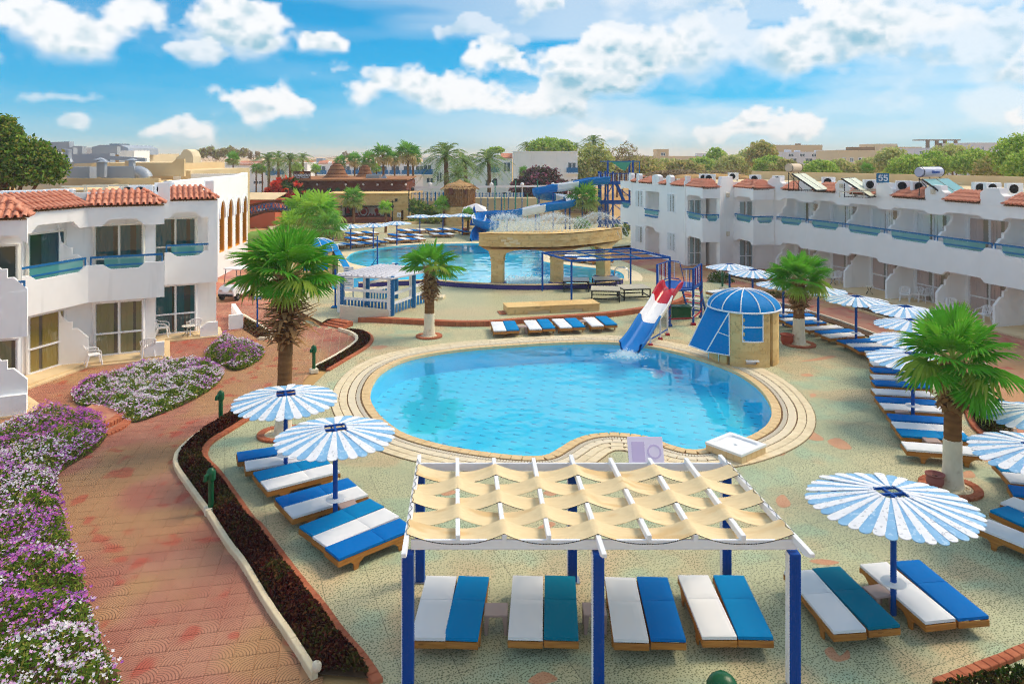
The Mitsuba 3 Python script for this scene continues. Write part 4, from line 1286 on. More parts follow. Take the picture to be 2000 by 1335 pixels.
# ------------------------------------------------------------------ low plastic side tables
def _table(w=.44, d=.4, h=.38):
    return [('table_top', shape(cbox(-w / 2, w / 2, -d / 2, d / 2, h - .05, h, .012), 'taupe_plastic'))] + \
        [('leg', shape(hull([(x * (w / 2 - .005), y * (d / 2 - .005), h - .05), (x * (w / 2 - .10), y * (d / 2 - .005), h - .05), (x * (w / 2 - .005), y * (d / 2 - .10), h - .05), (x * (w / 2 - .1), y * (d / 2 - .1), h - .05),
                              (x * (w / 2 - .005), y * (d / 2 - .005), 0), (x * (w / 2 - .06), y * (d / 2 - .005), 0), (x * (w / 2 - .005), y * (d / 2 - .06), 0), (x * (w / 2 - .06), y * (d / 2 - .06), 0)]), 'taupe_plastic')) for x in (-1, 1) for y in (-1, 1)]


TAB = _table()
for q, rz, w in [((969, 1188), 0, 'under the canvas pergola, between first and second pair of loungers'), ((1161, 1187), 0, 'under the canvas pergola, beside its middle post'), ((1715, 1152), .25, 'beside the big parasol pole'),
                 ((678, 982), .5, 'between the last two lounger pairs by the hedge'), ((590, 894), .5, 'between the first lounger pairs by the hedge'), ((1820, 858), -.15, 'by the potted palm in the long row'), ((1760, 801), -.15, 'at a disc-table parasol in the long row'),
                 ((1767, 750), -.15, 'between white and blue loungers in the long row'), ((1660, 656), 0, 'behind the dome hut in the long row'), ((1020, 636), .1, 'before the stone bench, between first two pairs'), ((1140, 626), .1, 'before the stone bench, between last two pairs')]:
    p = P(*q, .38)
    k = thing('side_table', 'taupe plastic side table ' + w, 'side table', 'low taupe side tables')
    for nm, sh in TAB:
        put(k, nm, sh, M4(p[0], p[1], 0.004, rz))


# ------------------------------------------------------------------ plank parasols
def _slat(a, r0, r1, z0, z1, w0, w1, th=.016, low=0.0):
    """one tapered board with a rounded outer end"""
    L = math.hypot(r1 - r0, z1 - z0)
    h = [(0, -w0 / 2), (0, w0 / 2), (L - w1 * .5, w1 / 2)] + [(L - w1 * .5 + w1 * .5 * math.sin(t), w1 / 2 * math.cos(t)) for t in np.linspace(.5, math.pi - .5, 5)] + [(L - w1 * .5, -w1 / 2)]
    u = np.array([(r1 - r0) / L, 0, (z1 - z0) / L])
    v = np.array([0, 1.0, 0])
    m = slab(h, (r0, 0, z0 - low), u, -th / 2, th / 2, v=v)
    return move(m, M4(rz=a))


def parasol(p, Rr, label, nsl=38, turn=0.0, top=2.43, rim=2.13, tilt=0.0, group='plank parasols', disc=True, z=0.0):
    k = thing('parasol', label, 'parasol', group)
    rot = M4(p[0], p[1], z) @ M4(0, 0, 0, turn) @ M4(0, 0, 0, 0, 1, tilt)
    for i in range(nsl):
        a = 2 * math.pi * i / nsl
        sq = .26 / max(abs(math.cos(a)), abs(math.sin(a)))
        m = _slat(a + R.uniform(-.012, .012), sq, Rr * R.uniform(.975, 1.02), top - .06 - R.uniform(0, .012), rim + R.uniform(-.02, .02), .07, 2 * math.pi * Rr / nsl * .93, low=.012 * (i % 2))
        part(k, 'slat', move(m, rot), 'slat_blue' if i % 2 else 'slat_white')
    hs = .27
    ring = [bar((sx * hs, sy * hs, top - .1), (tx * hs, ty * hs, top - .1), .045) for sx, sy, tx, ty in ((-1, -1, 1, -1), (1, -1, 1, 1), (1, 1, -1, 1), (-1, 1, -1, -1))]
    ring += [bar((-hs, 0, top - .11), (hs, 0, top - .11), .05), bar((0, -hs, top - .11), (0, hs, top - .11), .05)]
    part(k, 'hub_frame', move(cat(ring), rot), 'blue_paint')
    part(k, 'rib', move(cat([bar((.1 * math.cos(a), .1 * math.sin(a), top - .5), (Rr * .8 * math.cos(a), Rr * .8 * math.sin(a), rim + (top - rim) * .2 - .05), .035) for a in np.arange(8) * math.pi / 4]), rot), 'blue_paint')
    part(k, 'hoop', move(cat([bar((Rr * f * math.cos(a), Rr * f * math.sin(a), rim + (top - rim) * (1 - f) - .04), (Rr * f * math.cos(a + .393), Rr * f * math.sin(a + .393), rim + (top - rim) * (1 - f) - .04), .03) for f in (.5, .84) for a in np.arange(16) * .3927]), rot), 'blue_paint')
    part(k, 'pole', tube([(p[0], p[1], z), (p[0], p[1], z + top - .1)], .058, 14), 'blue_paint', 40)
    if disc:
        part(k, 'disc_table', move(lathe([(.06, .62), (.23, .62), (.238, .628), (.238, .64), (.23, .648), (.06, .648)], 24), M4(p[0], p[1], z)), 'white_plastic', 40)
    return k


par = [((1745, 957), 1.60, 'largest plank parasol, white and faded blue slats, over four loungers', .10), ((655, 829), 1.47, 'plank parasol with disc table over the lounger rows by the hedge', .35), ((558, 761), 1.44, 'plank parasol standing before the shaggy palm trunk', .35),
       ((1425, 513), 1.42, 'plank parasol farthest along the east wing row, by the flowering bush', .2), ((1470, 524), 1.42, 'second plank parasol of the east row behind the dome hut', .2), ((1530, 546), 1.4, 'plank parasol half hidden by the mid palm crown', .2), ((1598, 557), 1.42, 'plank parasol just past the mid palm trunk', .2),
       ((1672, 575), 1.42, 'plank parasol over loungers, fifth along the east row', .2), ((1766, 594), 1.42, 'plank parasol at the head of the overlapping four', .15), ((1782, 621), 1.42, 'second of the overlapping plank parasols beside the fan palm', .15), ((1782, 650), 1.44, 'third of the overlapping plank parasols beside the fan palm', .15),
       ((1783, 686), 1.44, 'lowest of the overlapping plank parasols, with disc table', .15), ((2036, 795), 1.42, 'plank parasol over the red path, cut by the frame edge', .1), ((2024, 862), 1.42, 'plank parasol at the frame edge past the palm ring', .1)]
for (a, b), rr, w, tn in par:
    z = 2.43
    p = P(a, b, z)
    parasol(p, rr, w, nsl=44 if rr > 1.58 else 36, turn=tn, tilt=-.035 if rr > 1.58 else R.uniform(-.03, .03))

# ------------------------------------------------------------------ canvas pergola
PG = thing('pergola', 'white beamed pergola on blue posts with cream canvas woven over its rafters', 'pergola')
FY, BY, BT = 12.62, 15.78, 2.47
for x, y in ((-1.77, FY), (1.46, FY), (4.78, FY), (-1.95, BY - .05), (1.27, BY - .05), (4.53, BY - .05)):
    k = part(PG, 'post', cbox(x - .085, x + .10, y - .09, y + .09, 0, BT - .2 if y == FY else BT - .14, .008), 'blue_post')
    part(k, 'side_strip', box(x - .102, x - .0862, y - .07, y + .09, 0.02, BT - .22), 'white_paint')
    part(k, 'flute', cat([box(x - .07 + .032 * i, x - .058 + .032 * i, y - .099, y - .0905, .01, BT - .25) for i in range(5)]), 'blue_post')
    if y > 14:
        part(k, 'foot_plate', cbox(x - .15, x + .16, y - .14, y + .14, 0.004, .02, .004), 'grey_metal')
for y, x0, x1 in ((FY + .02, -1.72, 4.86), (BY, -1.98, 4.66)):
    part(PG, 'beam', cbox(x0, x1, y - .025, y + .025, BT - .17, BT, .008), 'white_paint')
raf_f = [-1.79, -.92, -.13, .63, 1.46, 2.33, 3.12, 3.93, 4.80]
raf_b = [-1.98, -1.16, -.385, .46, 1.28, 2.10, 2.93, 3.71, 4.50]
rz = BT + .075
for i in range(9):
    ends = i in (0, 4, 8)
    y0, y1 = FY - (.62 if ends else .03), BY + (.22 if ends else .05)
    sl = (raf_b[i] - raf_f[i]) / (BY - FY)
    x0, x1 = raf_f[i] + sl * (y0 - FY), raf_f[i] + sl * (y1 - FY)
    h = [(y0, .06), (y0 + .0, .0), (y0 + .18, -.07), (y1 - .15, -.07), (y1, -.02), (y1, .06)] if ends else [(y0, -.06), (y1, -.06), (y1, .06), (y0, .06)]
    d = np.array([x1 - x0, y1 - y0, 0])
    L = np.linalg.norm(d)
    d /= L
    part(PG, 'rafter', slab([((a - y0) / (y1 - y0) * L, b) for a, b in h], (x0, y0, rz - .045), d, -.038, .038), 'white_paint')
for s in range(5):
    ya, yb = BY - .30 - s * .585, BY - .30 - s * .585 - .53
    xs, zs = [], []
    for i in range(9):
        up = (i % 2 == 0) == (s % 2 == 0)
        ends = i in (0, 8)
        zc = rz + .034 if up else rz - .135
        f = (BY - (ya + yb) / 2) / (BY - FY)
        xs.append(raf_b[i] + (raf_f[i] - raf_b[i]) * f)
        zs.append(zc)
    fine_x, fine_z = [], []
    for i in range(8):
        for t in np.arange(10) / 10:
            up0 = zs[i] > rz
            e = (1 - (1 - t) ** 1.7) if up0 else t ** 1.7
            fine_x.append(xs[i] + (xs[i + 1] - xs[i]) * t)
            fine_z.append(zs[i] + (zs[i + 1] - zs[i]) * e - .05 * math.sin(math.pi * t) * .4)
    fine_x.append(xs[-1]), fine_z.append(zs[-1])
    fx, fz = np.array(fine_x), np.array(fine_z)
    rows = np.linspace(0, 1, 9)
    V = []
    for r in rows:
        y = ya + (yb - ya) * r
        sag = -.02 * math.sin(math.pi * r) * (fz < rz - .01) + .012 * np.sin(fx * 9 + r * 11 + s * 2) * math.sin(math.pi * r) * (fz < rz - .01) - .03 * (r == 1) * 0
        sk = (raf_f[0] - raf_b[0]) / (BY - FY) * (BY - y)
        V.append(np.column_stack([fx + (sk - (raf_f[0] - raf_b[0]) * ((BY - (ya + yb) / 2) / (BY - FY))), np.full(len(fx), y), fz + sag]))
    n = len(fx)
    V = np.vstack(V)
    top = []
    for i in range(8):
        for j in range(n - 1):
            a, b, c, d = i * n + j, i * n + j + 1, (i + 1) * n + j + 1, (i + 1) * n + j
            top += [[a, c, b], [a, d, c]]
    part(PG, 'canvas_strip', (V, np.array(top)), 'sail_canvas', True)
    edge = V[-n:]
    part(PG, 'hem', tube(edge + [0, 0, -.004], .006, 5), 'dark_metal' if s % 2 == 0 else 'sail_canvas', True)
for i in (0, 8):
    part(PG, 'lacing', tube([(raf_f[i] + (raf_b[i] - raf_f[i]) * t + .05 * math.sin(t * 60) * (1 if i else -1) * .5, FY + (BY - FY) * t, rz + .03) for t in np.linspace(.02, .98, 90)], .006, 4), 'dark_metal')


# ------------------------------------------------------------------ small pool furniture
k = thing('foot_bath', 'square white foot bath tray on a tiled plinth at the pool edge', 'foot bath')
c = [P(1398, 863, .3), P(1440, 878, .3), P(1477, 866, .3), P(1432, 851, .3)]
cx, cy = np.mean([q[0] for q in c]), np.mean([q[1] for q in c])
aa = math.atan2((c[1] - c[0])[1], (c[1] - c[0])[0])
m = M4(cx, cy, .03, aa)
h = .62
part(k, 'plinth', move(cbox(-h, h, -h, h, 0, .2, .01), m), 'coping_stone')
for i in range(5):
    for sx in (0, 1):
        for sy in (-1, 1):
            x = -h + (i + .5) * 2 * h / 5
            b = box(x - h / 5 + .01, x + h / 5 - .01, sy * h - .012, sy * h + .012, .01, .19)
            part(k, 'tile', move(b, m @ M4(rz=math.pi / 2 * sx)), 'coping_stone')
o_ = [(-h - .02, -h - .02), (h + .02, -h - .02), (h + .02, h + .02), (-h - .02, h + .02)]
inn = Point(0, 0).buffer(.16).buffer(0)
inn = shapely.box(-.36, -.36, .36, .36).buffer(.14)
part(k, 'rim', move(prism(Polygon(o_).difference(inn), .2, .27), m), 'white_plastic')
part(k, 'tray', move(prism(inn, .2, .215), m), 'white_plastic')
part(k, 'drain', move(lathe([(0, .221), (.05, .221), (.05, .216)], 12), m), 'chrome')
k = thing('sign_board', 'pale mauve notice board with two faded pictograms behind the pergola beam', 'sign')
c = P(1264, 931, 0)
mat('mauve_print', lin(240, 224, 246), 0.5)
mat('mauve_dark', lin(214, 192, 230), 0.5)
tl = M4(c[0], c[1], .25, 0, 1, -.55)
part(k, 'board', move(cbox(-.5, .5, -.02, .02, 0, .84, .006), tl), 'mauve_print')
part(k, 'pictogram', move(box(-.40, -.03, -.026, -.0205, .17, .7), tl), 'mauve_dark')
part(k, 'emblem', move(lathe([(.15, -.003), (.2, -.003), (.2, .003), (.15, .003), (.15, -.003)], 20), tl @ M4(.24, -.0245, .43) @ M4(rx=math.pi / 2)), 'mauve_dark')
for x in (-.42, .42):
    part(k, 'leg', tube([(c[0] + x, c[1] + .36, 0), (c[0] + x, c[1] + .36, .72)], .02, 8), 'white_paint')
# green bin whose lid shows at the lower edge
k = thing('waste_bin', 'dark green plastic bin lid under the pergola at the frame edge', 'bin')
c = P(1411, 1316, .96)
part(k, 'body', move(lathe([(.0, 0), (.19, 0), (.23, .72), (.0, .72)], 20), M4(c[0], c[1], 0)), 'green_paint', 40)
part(k, 'lid', move(lathe([(.25, .72), (.25, .78), (.2, .88), (.12, .95), (.0, .96)], 12), M4(c[0], c[1], 0)), 'green_paint', 40)


# ------------------------------------------------------------------ terracotta pots
def pot(p, s, label, m='terracotta'):
    k = thing('plant_pot', label, 'pot')
    part(k, 'pot', move(lathe([(0, 0), (.24, 0), (.34, .2), (.36, .36), (.31, .5), (.38, .54), (.4, .6), (.33, .61), (.27, .52), (.0, .45)], 24), M4(p[0], p[1], p[2], 0, s)), m, 50)
    part(k, 'soil', move(lathe([(0.0, .47), (.28, .5)], 16), M4(p[0], p[1], p[2], 0, s)), 'soil')
    return k


mat('clay_dull', lin(158, 92, 84), 0.7)
pot(P(1826, 951, .05), .62, 'rounded dull clay pot leaning on the limewashed palm trunk', 'clay_dull')
pot(P(1537, 672, .0), .82, 'red terracotta pot between the dome hut and a palm')


# ------------------------------------------------------------------ white plastic chairs, little iron tables
def _chair():
    out = [('seat', shape(cbox(-.24, .24, -.22, .24, .415, .445, .012), 'white_plastic'))]
    arc = [(.25 * math.sin(t), -.24 - .05 * math.cos(t), 0) for t in np.linspace(-1.3, 1.3, 9)]
    slats = []
    for i, (x, y, _) in enumerate(arc):
        b = (x, y + .03, .44)
        slats.append(bar(b, (x * 1.12, y - .09, .84 - .10 * (i - 4) ** 2 / 16), .035, .012, up=(0, 1, 0)))
    for s in slats:
        out.append(('back_slat', shape(s, 'white_plastic')))
    out.append(('back_hoop', shape(tube([(x * 1.12, y - .09, .85 - .10 * (i - 4) ** 2 / 16) for i, (x, y, _) in enumerate(arc)], .02, 7), 'white_plastic', 40)))
    for sx in (-1, 1):
        out.append(('armrest', shape(tube([(sx * .28, -.33, .76), (sx * .31, -.2, .67), (sx * .31, .1, .65), (sx * .29, .22, .6), (sx * .27, .25, .44)], .022, 7), 'white_plastic', 40)))
        out.append(('leg', shape(bar((sx * .22, .22, .43), (sx * .27, .28, 0), .05), 'white_plastic')))
        out.append(('leg', shape(bar((sx * .22, -.2, .43), (sx * .26, -.32, 0), .05), 'white_plastic')))
    return out


CH = _chair()


def chair(p, rz, label, group='white plastic patio chairs'):
    k = thing('patio_chair', label, 'chair', group)
    for nm, sh in CH:
        put(k, nm, sh, M4(p[0], p[1], p[2], rz))


def little_table(p, label):
    k = thing('patio_table', label, 'table', 'small patio tables')
    part(k, 'table_top', move(lathe([(0, .5), (.28, .5), (.29, .51), (.28, .525), (0, .525)], 18), M4(*p)), 'frame_cream', 40)
    for a in np.arange(4) * math.pi / 2 + .4:
        c, s = math.cos(a), math.sin(a)
        part(k, 'leg', move(tube([(.2 * c, .2 * s, .5), (.08 * c, .08 * s, .32), (.1 * c, .1 * s, .18), (.26 * c, .26 * s, 0)], .014, 6), M4(*p)), 'black_paint', 40)


chair(P(183, 711, .14), -.9, 'white plastic patio chair half behind the stepped dividing wall')
chair(P(289, 694, .14), .55, 'white plastic patio chair before the cream curtained door')
chair(P(318, 656, .14), -1.3, 'white plastic patio chair at the edge of the end bay door')
chair(P(379, 652, .14), .65, 'white plastic patio chair behind the small iron table')
little_table(P(367, 656, .14), 'small iron legged table beside a patio chair')
for q, rz, w in (((1767, 588), 2.6, 'pale plastic chair on the east patio, first of three'), ((1790, 588), 2.2, 'pale plastic chair on the east patio, middle of three'), ((1807, 590), 1.9, 'pale plastic chair on the east patio, last of three'),
                 ((1634, 553), 2.4, 'pale plastic chair behind the mid palm, beside a dividing wall'), ((1855, 612), 2.4, 'pale plastic chair behind the fan palm crown'), ((1920, 628), 1.9, 'pale plastic chair before the last visible east door')):
    chair(P(*q, .1), rz, w, 'pale chairs on the east patios')
for q, w in (((1627, 556), 'small table behind the mid palm on the east patio'), ((1698, 574), 'small brown table at an east wing dividing wall'), ((1868, 606), 'small table behind the fan palm on the east patio')):
    little_table(P(*q, .1), w)


# ------------------------------------------------------------------ green bollard lamps
def bollard(q, label, z=.15, h=.95):
    p = P(*q, z)
    k = thing('bollard_lamp', label, 'lamp', 'green bollard lamps along the paths')
    part(k, 'post', move(tube([(0, 0, 0), (0, 0, h * .75)], .07, 14), M4(*p)), 'green_paint', 40)
    part(k, 'head', move(lathe([(.075, h * .70), (.115, h * .74), (.12, h * .9), (.10, h * .98), (.05, h * 1.04), (0, h * 1.05)], 16), M4(*p)), 'green_paint', 40)
    part(k, 'hood', move(tube([(0.02, -.06, h * .92), (.02, -.17, h * .88), (.02, -.18, h * .76)], .045, 8), M4(*p, -.6)), 'green_paint', 40)
    part(k, 'base', move(cbox(-.16, .16, -.14, .14, -.16, .02, .02), M4(*p, .5)), 'limewash')


bollard((431, 820), 'green bollard lamp on the white kerb beside a parasol')
bollard((412, 990), 'green bollard lamp on the white kerb where the hedge widens')
bollard((613, 720), 'green bollard lamp at the tip of the small planted bed')
bollard((581, 612), 'green bollard lamp near the brick steps', .2)
bollard((1955, 836), 'green bollard lamp at the corner of the east planter')
bollard((1411, 560), 'green bollard lamp before the flowering bush')
# ------------------------------------------------------------------ fan palms
def frond(n, L, pet, droop, spread, rng, cols, tip, fine=True):
    """one fan leaf along +x: stalk, then pleated fingers with drooping tips; returns mesh and colours"""
    V, F, C = [], [], []

    def add(v, f, c):
        at = sum(len(x) for x in V)
        V.append(np.asarray(v, float)), F.append(np.asarray(f) + at), C.append(np.asarray(c, float))

    t = np.linspace(0, 1, 5)
    path = np.column_stack([pet * t, 0 * t, .16 * pet * np.sin(t * 1.8) - .05 * t])
    v, f = tube(path, np.linspace(.026, .014, 5), 4, False)
    add(v, f, np.tile(cols[2], (len(v), 1)))
    o = path[-1]
    for i in range(n):
        a = (i / (n - 1) - .5) * spread
        l = L * (.72 + .28 * math.cos(a * .55)) * rng.uniform(.92, 1.05)
        rs = np.array([.03, .36, .64, .84, 1.0] if fine else [.03, .5, .78, 1.0])
        wd = np.array([.03, .37, .65, .40, .0] if fine else [.03, .5, .42, .0]) * l * .52 * spread / n
        bend = droop * rng.uniform(.7, 1.35)
        z = -bend * l * (np.maximum(rs - .38, 0) ** 1.6) * 1.25 + .10 * l * rs * math.cos(a)
        aa = a + rng.uniform(-.03, .03)
        d = np.array([math.cos(aa), math.sin(aa)])
        p = np.array([-d[1], d[0]])
        xy = o[:2] + np.outer(rs * l * (1 - .12 * bend * rs), d)
        ctr = np.column_stack([xy, o[2] + z + .012 * (rs < .95)])
        lf = np.column_stack([xy + np.outer(wd, p), o[2] + z - .25 * wd])
        rt = np.column_stack([xy - np.outer(wd, p), o[2] + z - .25 * wd])
        k = len(rs)
        f = []
        for j in range(k - 1):
            f += [[j, j + k, j + k + 1], [j, j + k + 1, j + 1], [j, j + 1, j + 2 * k + 1], [j, j + 2 * k + 1, j + 2 * k]]
        c = np.array(cols[0]) * (1 - rs[:, None]) + np.array(cols[1]) * rs[:, None]
        c = np.where((rs > .9)[:, None], tip, c) * rng.uniform(.85, 1.15)
        add(np.vstack([ctr, lf, rt]), f, np.vstack([c, c * .92, c * .92]))
    return np.vstack(V), np.vstack(F), np.clip(np.vstack(C), 0, 1)


g0, g1, g2, tipc, dry0, dry1 = lin(124, 188, 58), lin(70, 152, 44), lin(184, 204, 112), lin(196, 196, 110), lin(170, 150, 96), lin(196, 170, 120)
prng = random.Random(5)
YOUNG = [shape(v_[:2], 'leafy', False, color=v_[2]) for v_ in (frond(30, .80, .55, .12, 3.9, prng, (lin(150, 206, 74), lin(92, 178, 50), lin(186, 210, 110)), tipc) for _ in range(3))]
MATURE = [shape(v_[:2], 'leafy', False, color=v_[2]) for v_ in (frond(32, .85, .66, .42, 4.4, prng, (g0, g1, g2), tipc) for _ in range(4))]
OLD = [shape(v_[:2], 'leafy', False, color=v_[2]) for v_ in (frond(28, .8, .62, 1.0, 4.4, prng, (lin(150, 186, 66), lin(150, 170, 72), lin(200, 192, 120)), dry1) for _ in range(3))]


def palm_trunk(k, p, c, lime, r0, r1, boots0, boots_r, rng, nb=230):
    """trunk from p to the crown c; limewash up to the height lime; shaggy leaf stubs from boots0 up"""
    p, c = np.asarray(p, float), np.asarray(c, float)
    ax = lambda z: p + (c - p) * ((z - p[2]) / (c[2] - p[2]))
    flare = lambda z: 1 + .35 * math.exp(-(z - p[2]) / .22)

    def stem(z0, z1, nn, grow=0.0):
        zs = np.linspace(z0, z1, nn)
        rr = [((r0 + (r1 - r0) * (z - p[2]) / (c[2] - p[2])) * flare(z) + grow) * (1 + .02 * math.sin(z * 37) + rng.uniform(-.012, .012)) for z in zs]
        return tube([ax(z) for z in zs], rr, 18)
    part(k, 'trunk', stem(p[2], c[2] - .05, 40), 'palm_bark', 60)
    if lime:
        part(k, 'limewash', stem(p[2] - .02, lime, 18, .012), 'limewash', 60)
    V = []
    for i in range(nb):
        t = i / nb
        z = boots0 + (c[2] - .08 - boots0) * t
        a = i * 2.39996
        rr = r1 * 1.0
        ln = rng.uniform(.5, 1.2) * boots_r * (.55 + .6 * math.sin(math.pi * min(1, t * 1.15 + .12)))
        up = rng.uniform(-.5, .5) + (.8 if t > .75 else 0)
        d = np.array([math.cos(a), math.sin(a), 0])
        s = np.array([-d[1], d[0], 0])
        w = rng.uniform(.05, .09)
        q = ax(z)
        pts = [q + d * rr * .85, q + d * (rr + ln * .5) + [0, 0, .06 + .12 * up], q + d * (rr + ln) + [0, 0, -.03 + ln * up * .8] + s * rng.uniform(-.06, .06)]
        vv = []
        for j, (b, wj, th) in enumerate(zip(pts, (w * 1.2, w, w * .35), (.035, .02, .006))):
            vv += [b - s * wj, b + s * wj, b + [0, 0, -th]]
        f = []
        for j in range(2):
            for m in range(3):
                e, g = j * 3 + m, j * 3 + (m + 1) % 3
                f += [[e, g, g + 3], [e, g + 3, e + 3]]
        V.append((np.array(vv), np.array(f)))
    part(k, 'leaf_bases', cat(V), 'leaf_base', False, kind='stuff')


def fan_palm(p, c, lime, r0, r1, boots0, boots_r, label, n=30, scale=1.0, seed=1, up=(-.75, 1.35), extra=()):
    rng = random.Random(seed)
    k = thing('fan_palm', label, 'palm tree')
    palm_trunk(k, p, c, lime, r0, r1, boots0, boots_r, rng)
    for i in range(n):
        t = (i + .5) / n
        el = up[1] + (up[0] - up[1]) * t ** .9 + rng.uniform(-.12, .12)
        az = i * 2.39996 + rng.uniform(-.25, .25)
        kind = YOUNG if t < .38 else MATURE if t < .84 else OLD
        s = scale * rng.uniform(.88, 1.1)
        m = M4(*(np.asarray(c) + [0, 0, -.10 * t]), az, s, rng.uniform(-.35, .35), -el)
        put(k, 'frond', rng.choice(kind), m)
    for az, el, s, kind in extra:
        put(k, 'frond', rng.choice({'m': MATURE, 'o': OLD, 'y': YOUNG}[kind]), M4(*c, az, s, 0, -el))
    return k


b = P(553, 848)
fan_palm(b, (b[0] + .15, b[1], 5.15), .8, .24, .21, 2.95, .72, 'tallest fan palm, shaggy brown trunk rising behind a plank parasol', 19, 1.36, 11, (-.05, 1.35), [(.1, -.12, 1.35, 'm'), (-.35, -.35, 1.2, 'm'), (3.3, -.1, 1.4, 'm'), (2.9, -.45, 1.2, 'm'), (-1.6, -.35, 1.1, 'm'), (-1.3, -.6, 1.05, 'o')])
b = P(838, 656)
fan_palm(b, (b[0] + .05, b[1], 3.45), 1.15, .25, .22, 1.8, .34, 'slim fan palm with limewashed base on the deck before the shelter', 12, 1.12, 23, (.15, 1.35), [(.15, -.1, 1.35, 'm'), (-.4, -.35, 1.1, 'm'), (3.4, -.05, 1.1, 'm'), (2.6, -.2, 1.0, 'm')])
b = P(1560, 672)
fan_palm(b, (b[0] + .02, b[1], 3.1), 1.27, .27, .24, 1.65, .32, 'full crowned fan palm with limewashed base beside the red pot', 22, 1.18, 37, (-.35, 1.35))
b = P(1860, 950)
fan_palm(b, (b[0] + .02, b[1], 3.5), 1.3, .23, .2, 2.05, .26, 'bushy fan palm with limewashed trunk beside the clay pot', 20, 1.16, 41, (-.3, 1.3), [(-1.2, -.85, 1.25, 'm'), (-.5, -.3, 1.4, 'm'), (3.5, -.35, 1.25, 'm'), (-.9, -1.1, 1.2, 'm')])


def brick_ring(q, r, label, z=0.0):
    p = P(*q)
    k = thing('tree_ring', label, 'tree ring')
    n = int(2 * math.pi * r / .115)
    for i in range(n):
        a = 2 * math.pi * i / n
        part(k, 'brick', move(cbox(r - .11, r + .11, -.05, .05, 0.0, .075 + R.uniform(0, .01), .008), M4(p[0], p[1], z, a)), 'kerb_brick')
    part(k, 'gravel_bed', move(lathe([(0, .06), (r - .11, .035)], 20), M4(p[0], p[1], z)), 'pale_tile')
    g = []
    for i in range(220):
        a, rr = R.uniform(0, 6.28), (r - .14) * math.sqrt(R.random())
        s = R.uniform(.012, .028)
        ic = np.array([[1, 0, 0], [-1, 0, 0], [0, 1, 0], [0, -1, 0], [0, 0, .7], [0, 0, -.7]]) * s * [R.uniform(.7, 1.3), R.uniform(.7, 1.3), 1]
        g.append((ic + [p[0] + rr * math.cos(a), p[1] + rr * math.sin(a), z + .055], np.array([[0, 2, 4], [2, 1, 4], [1, 3, 4], [3, 0, 4], [2, 0, 5], [1, 2, 5], [3, 1, 5], [0, 3, 5]])))
    part(k, 'pebbles', cat(g), 'pale_tile', kind='stuff')


brick_ring((548, 848), .62, 'brick tree ring under the tallest shaggy fan palm')
brick_ring((838, 657), .55, 'brick tree ring under the slim fan palm by the shelter')
brick_ring((1562, 673), .62, 'brick tree ring under the palm beside the red pot')
brick_ring((1856, 953), .66, 'brick tree ring holding the dull clay pot')


# ------------------------------------------------------------------ foliage helper
def leaves(cen, size, rng, cols, up=.35, aspect=.55):
    """leaf quads at random angles round the points cen; colours drawn from cols with a little jitter"""
    n = len(cen)
    nrm = rng.normal(size=(n, 3)) + [0, 0, up]
    nrm /= np.linalg.norm(nrm, axis=1, keepdims=True)
    a = np.cross(nrm, rng.normal(size=(n, 3)))
    a /= np.linalg.norm(a, axis=1, keepdims=True)
    b = np.cross(nrm, a)
    s = (size * rng.uniform(.65, 1.35, n))[:, None]
    tip, side = a * s, b * s * aspect
    v = np.stack([cen - tip, cen + side * .9 - tip * .1, cen + tip, cen - side * .9 - tip * .1], 1).reshape(-1, 3)
    i = np.arange(n)[:, None] * 4
    c = np.array(cols)[rng.integers(0, len(cols), n)] * rng.uniform(.75, 1.25, (n, 1))
    return v, np.vstack([i + [0, 1, 2], i + [0, 2, 3]]), np.clip(np.repeat(c, 4, 0), 0, 1)


def in_poly(poly, n, rng):
    x0, y0, x1, y1 = poly.bounds
    out = np.zeros((0, 2))
    while len(out) < n:
        g = rng.uniform([x0, y0], [x1, y1], (n * 2, 2))
        out = np.vstack([out, g[shapely.contains_xy(poly, g[:, 0], g[:, 1])]])
    return out[:n]


def edge_dist(poly, xy):
    return shapely.distance(shapely.points(xy), poly.exterior)


def hedge(name, label, poly, n, h, cols, size, z0=0.05, seed=1, lump=.6):
    rng = np.random.default_rng(seed)
    k = thing(name, label, 'hedge')
    xy = in_poly(poly, n, rng)
    d = np.minimum(edge_dist(poly, xy) / .16, 1)
    hh = h * (.45 + .55 * d) * (.7 + lump * meshkit.fbm(np.column_stack([xy * 2.3, xy[:, 0] * 0 + seed]), 3, seed))
    z = z0 + hh * np.sqrt(rng.uniform(.12, 1, n))
    tone = meshkit.fbm(np.column_stack([xy * 1.1, xy[:, 0] * 0 + 4.5]), 3, seed + 9)
    c3 = np.column_stack([xy, z])
    v, f, c = leaves(c3, size, rng, cols[0])
    v2, f2, c2 = leaves(c3, size, np.random.default_rng(seed), cols[1])
    pick = np.repeat(tone + rng.normal(0, .06, n) > .5, 4)[:, None]
    part(k, 'foliage', (v, f), 'leafy', color=np.where(pick, c, c2), kind='stuff')
    part(k, 'bed', sheet(poly.buffer(.02), z0), 'soil')
    return k


def kerb(name, label, path, w, z, m, step, piece, closed=False):
    k = thing(name, label, 'kerb')
    pts, st = along(path, step, closed)
    for x, y, tx, ty in pts:
        mt = np.eye(4)
        mt[:2, 0], mt[:2, 1], mt[:2, 3] = (tx, ty), (-ty, tx), (x, y)
        part(k, piece, move(cbox(-st / 2 + .004, st / 2 - .004, -w / 2, w / 2, -.03, z + R.uniform(-.004, .004), .012), mt), m)
    return k


